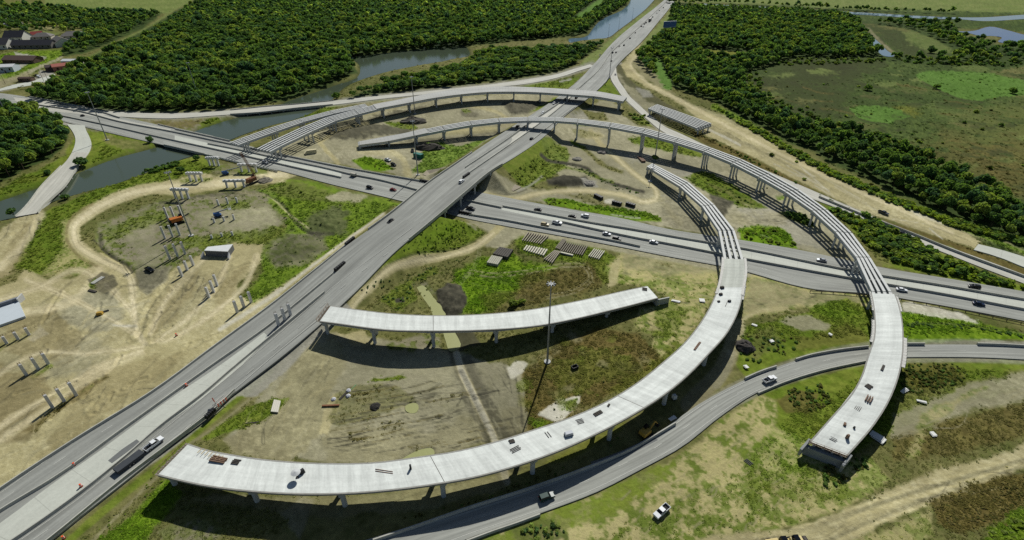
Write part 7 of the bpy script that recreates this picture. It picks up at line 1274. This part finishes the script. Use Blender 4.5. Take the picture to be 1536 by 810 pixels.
e = empty('parasol', V(446, 716, z1(446, 716)), 0, 'pale round parasol shading a spot on the curved deck', 'parasol'); b = MB(); b.cyl((0, 0, 1.9), (0, 0, 2.25), 1.15, .08, n=14); b.build('canopy', mat('parasol_grey', rgb(186, 188, 186), .7), e); b = MB(); b.cyl((0, 0, 0), (0, 0, 2.0), .04, n=6); b.build('pole', M_DARKRAIL, e); b = MB(); b.cyl((0, 0, 0), (0, 0, .15), .35, n=10); b.build('base', M_BLACK, e)
box_item(453.5, 709, z1(453.5, 709), (1.2, .9, 1.1), M_BLACK, 'dark generator beside the pale parasol', 'generator', 'generator', rz=.8)
for px, py, s, l in ((1083, 432, .9, 'cluttered tool box at the top edge of the finished curved deck'), (1081, 442, .8, 'second tool box below the cluttered corner of the curved deck'), (1078, 452.5, .6, 'small black box at the left edge of the upper curved deck'), (1094, 452, .7, 'grey bucket like box right of the small black one')): box_item(px, py, z1(px, py), (s*1.5, s, s*.8), M_BLACK if 'black' in l else M_DKL, l, 'toolbox', 'toolbox')
bundle(1303, 599, z4(1303, 599), (-5, 9), 3, 2.8, .28, .6, M_LUM, 'three brown beams side by side on the eastern deck', lay=2); bundle(1324, 552, z4(1324, 552), (-4, 9), 2, 2.9, .3, .36, M_DKL, 'grey brown plank pair near the top of the white eastern deck'); bundle(1287, 612, z4(1287, 612), (-6, 8), 4, 2.0, .1, .4, M_DKL, 'ladder like rods lying on the eastern deck', 'ladder', 'ladder', .08); bundle(1303, 580, z4(1303, 580), (5, 3), 5, 1.6, .25, .4, M_DKL, 'scatter of small dark blocks on the eastern deck', 'block_pile', 'blocks')
box_item(1270.5, 657, z4(1270.5, 657), (.8, .6, 1.3), M_LUM, 'tall brown box casting a shadow near the end of the eastern deck', 'crate', 'crate'); box_item(1267, 637, z4(1267, 637), (1.2, .6, .5), M_LUM, 'low brown crate on the eastern deck', 'crate', 'crate', rz=.9); box_item(1281, 642, z4(1281, 642), (.5, .4, .6), M_BLACK, 'little black box on the eastern deck', 'toolbox', 'toolbox'); bundle(1250, 659, z4(1250, 659), (6, 3), 3, 1.6, .1, .5, M_DKL, 'dark rods at the end of the eastern deck', 'rod_pile', 'rods', .08)
lump_ = [(967, 433, 'grey debris heap at the end of the short flyover deck')]
bundle(967, 434, z2(967, 434), (8, 1), 4, 1.8, .3, .5, M_DKL, lump_[0][2], 'debris_heap', 'debris')
def sheet(px, py, d, dpx, label, m=M_PLATE, name='board', cat='board', n=2):
    p = Vg(px, py); p.z += .25; q_ = V(px+dpx[0], py+dpx[1], p.z); e = empty(name, p, math.atan2(q_.y-p.y, q_.x-p.x), label, cat)
    for k in range(n): b = MB(); b.box((.15*k*rng.normal(), .2*k, .08+.13*k), (d[0], d[1], .10)); b.build('sheet', m, e, rz=.06*k)
sheet(1053, 452, (2.0, 2.0), (8, 0), 'square pale plate on the weedy sand inside the curve'); sheet(1317, 659, (3.2, 2.2), (8, 4), 'pale boards at the shaded foot of the eastern deck', n=3); sheet(1357, 588, (3.0, .7), (8, -5), 'white planks in the weeds right of the eastern deck', n=3); sheet(1382, 604, (2.6, .7), (8, 1), 'long pale plank right of the eastern deck'); sheet(1399, 653, (1.5, 1.2), (5, 4), 'small white slab alone on the brown weeds'); sheet(1131, 489, (1.8, .8), (8, 2), 'white board in the grass beside the gravel lane'); sheet(1157, 513, (1.2, 1.2), (5, 4), 'white scrap panel in the wet grass patch'); sheet(1245, 503, (1.2, .8), (5, 2), 'small white scrap left of the eastern deck'); sheet(1118, 551, (1.4, 1.0), (5, 4), 'crumpled white sheet where the gravel lane meets the road'); sheet(1013, 453, (3.0, .9), (8, 1), 'pale plank beyond the end of the short flyover'); sheet(1009, 629, (2.4, .9), (6, -4), 'pale board at the edge of the curved deck shadow'); box_item(1011, 598, 0, (1.2, 1.2, 1.6), M_PLATE, 'pale box shaped tank in the shade of the curved deck', 'water_tank', 'tank')
sheet(1522, 620, (1.6, .8), (6, 1), 'pale plank in the dry weeds at the right edge') if False else None
bundle(496, 609, 0, (10, -.5), 1, 5.0, .5, .5, mat('rust_pipe', rgb(128, 88, 62), .8, var=.2, scale=2), 'rusty brown pipe lying at the edge of the sand patch', 'pipe', 'pipe', .45); bundle(531, 580.5, 0, (6, -6), 1, 2.4, .14, .3, mat('green_pole', rgb(96, 160, 110), .5), 'thin green pole leaning in the scrap heap', 'pole', 'pole', .14); bundle(515, 594, 0, (9, -9), 2, 3.2, .25, .4, M_DKL, 'dark beam in the scrap heap by the rusty pipe', 'steel_beam', 'beam')
for px, py, l in ((523, 586, 'white crumpled sheet at the top of the scrap heap'), (522.5, 594, 'white bag lying in the middle of the scrap heap'), (500.5, 599, 'white bag beside the sandy patch')): lump('debris_bag', px, py, .75, .7, rgb(206, 206, 210), l, 'bag', 8)
lump('dark_rubble', 563, 610, 1.6, .8, rgb(48, 46, 42), 'black rubble heap in the scrubby middle of the mud', 'rubble', 10)
e = at('rubber_tub', 862, 552, (5, -2), 'black open tub in the brown grass below the short flyover', 'tub'); b = MB(); b.box((0, 0, .1), (2.0, 1.3, .1)); b.build('floor_plate', M_BLACK, e)
for s in (-1, 1): b = MB(); b.box((s, 0, .45), (.12, 1.4, .8)); b.build('side', M_BLACK, e); b = MB(); b.box((0, s*.65, .45), (2.0, .12, .8)); b.build('side', M_BLACK, e)
bundle(1123, 694, 0, (5, 4), 3, 2.0, .2, .5, M_BLACK, 'dark broken frame lying on the weedy sand', 'frame_scrap', 'scrap', .2); bundle(962, 240, 0, (7, 7), 4, 8.0, .5, .6, M_LUM, 'long stack of tan and dark beams by the haul track', 'beam_stack', 'beams', .5, 2); bundle(348, 605, 0, (9, -1), 1, 3.0, .2, .2, M_DKL, 'dark pole lying on the green strip by the highway', 'pole', 'pole', .2) if False else None
bundle(378, 634.5, 0, (10, -1), 1, 3.6, .25, .3, M_DKL, 'dark beam lying on the green strip inside the curve', 'steel_beam', 'beam'); e = box_item(150.5, 472, 0, (2.0, 1.4, 1.2), M_YEL, 'yellow tank on the grey gravel in the left sand', 'fuel_tank', 'tank'); bundle(158, 467.5, 0, (6, -2), 2, 2.2, .4, .5, M_BLACK, 'black curved hose beside the yellow tank', 'hose', 'hose', .3)
bundle(147, 421, 0, (8, -5), 3, 5.0, .5, .6, mat('pale_beam', rgb(176, 176, 166), .8), 'pale beam stack beside the dark pit', 'beam_stack', 'beams', .4); bundle(139, 437, 0, (8, 2), 2, 4.0, .4, .5, M_DKL, 'dark beams below the pit', 'beam_stack', 'beams', .4)
e = at('sign_trailer', 530.5, 264.5, (6, 1.5), 'pale boxy trailer standing at the gap in the middle barrier', 'trailer', .16); b = MB(); b.box((0, 0, 1.3), (3.4, 1.6, 1.4)); b.build('cabinet', mat('trailer_grey', rgb(170, 166, 152), .7), e, bevel=.05); b = MB(); b.box((0, 0, .55), (4.0, 1.7, .2)); b.build('frame', M_DARKRAIL, e); wheels(e, (0,), .95, .35)
e = at('sign_trailer', 836, 331.5, (6, 1.2), 'black boxy arrow board behind the white pickup', 'trailer', .16) if False else None
# working platforms and shuttering still fixed to the deck ends
M_PLK = mat('platform_planks', rgb(128, 120, 106), .9, var=.3, scale=2.5)
def platform(P, o0, e, d, sgn, w=1.1):
    b = MB(); t = P.tan(min(max(d, 1), P.len-1))*sgn
    for k in range(14):
        l = P.at(d, -.05+1.1*k/14)-o0; r = P.at(d, -.05+1.1*(k+.86)/14)-o0; l.z -= .18; r.z -= .18; b.add([l, r, r+t*w*(.8+.4*rng.random()), l+t*w*(.8+.4*rng.random())]+[q+Vector((0, 0, -.12)) for q in (l, r, r+t*w, l+t*w)], [(0, 1, 2, 3), (7, 6, 5, 4), (0, 4, 5, 1), (1, 5, 6, 2), (2, 6, 7, 3), (3, 7, 4, 0)])
    b.build('end_platform', M_PLK, e); b = MB(); l = P.at(d, -.05)-o0+t*w; r = P.at(d, 1.05)-o0+t*w
    for zz in (.45, .95): b.bar(l+Vector((0, 0, zz)), r+Vector((0, 0, zz)), .07, .09)
    for k in range(6): q = l.lerp(r, k/5); b.box((q.x, q.y, q.z+.35), (.08, .08, 1.2))
    b.build('end_railing', M_FORM, e); r_b = MB()
    for k in range(22): q = P.at(d, .03+.94*k/21)-o0-t*.2; r_b.bar(q-Vector((0, 0, .06)), q+t*.9+Vector((0, 0, -.06)), .05, .05)
    r_b.build('rebar_ends', M_REBAR, e)
platform(fp, fo, fe, 0, -1); platform(fp2, fo2, fe2, 0, -1, .9); platform(fp4, fo4, fe4, fp4.len, 1, .5)
def walkway(P, o0, e, pa, pb, f, w=.9):
    a, c = P.near(*G(*pa)[:2]), P.near(*G(*pb)[:2]); b = MB(); ds = P.samp(min(a, c), max(a, c), 1.6)
    for i in range(len(ds)-1):
        l = P.at(ds[i], f)-o0; r = P.at(ds[i+1], f)-o0; t = (r-l).normalized(); n = Vector((-t.y, t.x, 0))*(w if f < .5 else -w); g = .08; b.add([l+t*g, r, r+n, l+t*g+n]+[q-Vector((0, 0, .15)) for q in (l+t*g, r, r+n, l+t*g+n)], [(0, 1, 2, 3), (7, 6, 5, 4), (0, 4, 5, 1), (1, 5, 6, 2), (2, 6, 7, 3), (3, 7, 4, 0)]); b.box(tuple(l+n+Vector((0, 0, .4))), (.09, .09, 1.0))
    b.build('side_walkway', mat('walkway', rgb(198, 196, 188), .8, var=.2, scale=1.5), e)
walkway(fp4, fo4, fe4, (1306, 498, 7.8), (1302, 540, 7.2), -.05); walkway(fp4, fo4, fe4, (1355, 486, 7.9), (1356, 522, 7.5), 1.05); walkway(fp4, fo4, fe4, (1340, 440, 8.2), (1350, 470, 8.1), 1.04, .6); walkway(fp4, fo4, fe4, (1306, 440, 8.2), (1311, 462, 8.1), -.04, .6); walkway(fp, fo, fe, (1115, 432, 8.8), (1111, 452, 8.6), 1.04, .6)
sp = empty('plank_pile', V(300, 676, 6.8), math.radians(-20), 'pale timber stubs sticking out along the top edge of the curved deck', 'timber')
for k in range(7): b = MB(); b.box((k*1.15, 0, .1), (.14, 1.5, .12)); b.build('beam', mat('pale_timber', rgb(196, 176, 128), .85), sp)
# ------------------------------------------------------------------ town
def house(px, py, L_, W_, wh, rh, rot, wc, rc, label, name='house', over=.6, hip=False):
    x, y, _ = G(px, py); e = empty(name, (x, y, 0), math.radians(rot), label, 'building'); wm = mat('wall_%d_%d_%d' % wc, rgb(*wc), .85, var=.06, scale=.5); rm = mat('roof_%d_%d_%d' % rc, rgb(*rc), .85, var=.12, scale=.7)
    b = MB(); hx, hy = L_/2, W_/2
    b.add([(-hx, -hy, -.2), (hx, -hy, -.2), (hx, hy, -.2), (-hx, hy, -.2), (-hx, -hy, wh), (hx, -hy, wh), (hx, hy, wh), (-hx, hy, wh), (-hx, 0, wh+rh*.96 if not hip else wh), (hx, 0, wh+rh*.96 if not hip else wh)], [(0, 1, 5, 4), (2, 3, 7, 6), (1, 2, 6, 9, 5), (3, 0, 4, 8, 7)]); b.build('wall', wm, e)
    b = MB(); o = over; k = W_*.45 if hip else -o; b.add([(-hx-o, -hy-o, wh-.2), (hx+o, -hy-o, wh-.2), (hx+o, hy+o, wh-.2), (-hx-o, hy+o, wh-.2), (-hx+k, 0, wh+rh), (hx-k, 0, wh+rh)], [(0, 1, 5, 4), (2, 3, 4, 5), (1, 2, 5), (3, 0, 4)] if hip else [(0, 1, 5, 4), (2, 3, 4, 5)]); b.build('roof', rm, e)
    n = max(2, int(L_/6))
    for s in (-1, 1):
        for i in range(n): b = MB(); b.box((-hx+(i+.5)*L_/n, s*(hy+.02), wh*.55), (1.4, .1, wh*.38)); b.build('window', M_GLASS, e)
    b = MB(); b.box((hx*.4, -hy-.04, 1.05), (1.1, .1, 2.1)); b.build('door', mat('house_door', rgb(110, 90, 76), .7), e)
    return e
DKR = (58, 58, 64); GYR = (112, 108, 104)
house(0, 72, 30, 19, 5, 6, 4, (214, 212, 200), DKR, 'large dark roofed building with a white gable at the picture edge'); house(54, 71.5, 44, 13, 4, 4.5, 3, (120, 116, 110), DKR, 'long low dark roofed hall facing the lawn'); house(29, 61.5, 22, 17, 5.5, 6.5, 3, (222, 220, 208), DKR, 'tall dark roofed block with white gable behind the long hall')
house(94, 68, 22, 18, 4.5, 5, -40, (226, 222, 208), GYR, 'grey roofed building with bright white end wall by the trees'); house(66, 58, 20, 13, 3.5, 3.5, 18, (190, 182, 168), GYR, 'grey roofed house behind the long hall', hip=True); house(113, 57, 26, 15, 4, 4, 30, (214, 204, 184), GYR, 'grey hipped house with cream walls at the edge of the trees', hip=True); house(57, 54.5, 11, 9, 3, 3, 25, (220, 200, 190), (150, 70, 64), 'small house with a red roof'); house(128, 53, 14, 9, 3, 1.8, 0, (200, 180, 164), (150, 118, 106), 'low pinkish house at the tip of the village')
house(74, 36, 16, 9, 3, 2, 6, (220, 220, 214), (200, 200, 196), 'white roofed house far back among the trees'); house(28, 40, 13, 9, 3, 2.5, 15, (190, 186, 176), (140, 138, 136), 'small grey house left of the white roofed one'); house(4, 41, 14, 9, 3, 2.5, -10, (206, 206, 200), (166, 168, 170), 'pale house at the far left edge'); house(2, 29, 14, 9, 3, 2.5, 0, (206, 206, 200), (150, 152, 156), 'farthest pale house at the left edge')
house(5, 107, 25, 12, 5, 1.6, 12, (186, 194, 200), (206, 208, 206), 'white metal shed at the left edge', 'shed', .3); house(36, 93, 34, 13, 3.5, 3, -4, (104, 84, 72), (92, 74, 66), 'long brown roofed building in front of the lawn'); house(95, 105, 15, 9, 4.5, 2, 38, (176, 120, 104), (170, 104, 90), 'reddish striped shed beside the dark wood', 'shed', .3); house(82, 105.5, 12, 9, 4, 1.6, 30, (92, 74, 70), (78, 66, 64), 'dark maroon shed joined to the reddish one', 'shed', .3); house(107, 95.5, 13, 9, 3.5, 1.2, 0, (200, 200, 196), (206, 208, 210), 'low white shed behind the reddish one', 'shed', .3); house(41, 121.5, 11, 6, 3, .8, 4, (96, 78, 66), (84, 68, 58), 'small brown hut by the white yard', 'hut', .3)
vehicle(59, 116, 'van', 'white', None, 1, 'white van parked in the pale yard beside the sheds', 'van', z=.1, dpx=(6, 2)); vehicle(55, 114, 'pickup', 'dark', None, 1, 'dark pickup behind the white van in the pale yard', 'pickup', z=.1, dpx=(6, 2))
for px, py, l in ((63, 90, 'utility pole on the lawn beside the driveway'), (50, 126.5, 'utility pole nearest the highway in the far left yard'), (66, 122.5, 'utility pole in the pale yard, left of a pair'), (72, 120.5, 'utility pole in the pale yard, right of a pair'), (8, 126, 'utility pole by the sandy track at the left edge')):
    x, y, _ = G(px, py); e = empty('utility_pole', (x, y, 0), 0, l, 'utility pole'); b = MB(); b.cyl((0, 0, -.2), (0, 0, 11), .18, .12, n=7); b.build('pole', M_BARK, e); b = MB(); b.box((0, 0, 10.3), (2.4, .14, .16)); b.build('cross_arm', M_BARK, e)
# ------------------------------------------------------------------ camera, sun, sky
cam = bpy.data.cameras.new('camera'); co_ = bpy.data.objects.new('camera', cam); COL.objects.link(co_)
cam.sensor_width = 36; cam.lens = 36*FPX/1536; cam.clip_start = 1; cam.clip_end = 30000
co_.location = (0, 0, HCAM); co_.rotation_euler = (math.pi/2-PITCH, 0, 0); scn.camera = co_
SUN_AZ = math.radians(16.5); SUN_EL = math.radians(42)
sd_ = Vector((math.sin(SUN_AZ)*math.cos(SUN_EL), math.cos(SUN_AZ)*math.cos(SUN_EL), math.sin(SUN_EL)))
sl = bpy.data.lights.new('sun', 'SUN'); sl.energy = 4.6; sl.angle = math.radians(.5); sl.color = (1, .985, .93)
so = bpy.data.objects.new('sun', sl); COL.objects.link(so); so.rotation_euler = sd_.to_track_quat('Z', 'Y').to_euler(); so.location = (0, 0, 300)
w = bpy.data.worlds.new('World'); scn.world = w; w.use_nodes = True; nt = w.node_tree
sky = nt.nodes.new('ShaderNodeTexSky'); sky.sky_type = 'NISHITA'; sky.sun_disc = False; sky.sun_elevation = SUN_EL; sky.sun_rotation = SUN_AZ; sky.altitude = 0; sky.air_density = 1.0; sky.dust_density = .6
nt.links.new(sky.outputs[0], nt.nodes['Background'].inputs['Color']); nt.nodes['Background'].inputs['Strength'].default_value = .05
scn.view_settings.view_transform = 'Standard'; scn.view_settings.look = 'None'; scn.view_settings.exposure = -.06; scn.view_settings.gamma = 1; scn.view_settings.use_curve_mapping = False
scn.render.engine = 'CYCLES'; scn.cycles.max_bounces = 4; scn.cycles.diffuse_bounces = 1; scn.cycles.glossy_bounces = 2; scn.cycles.use_denoising = False
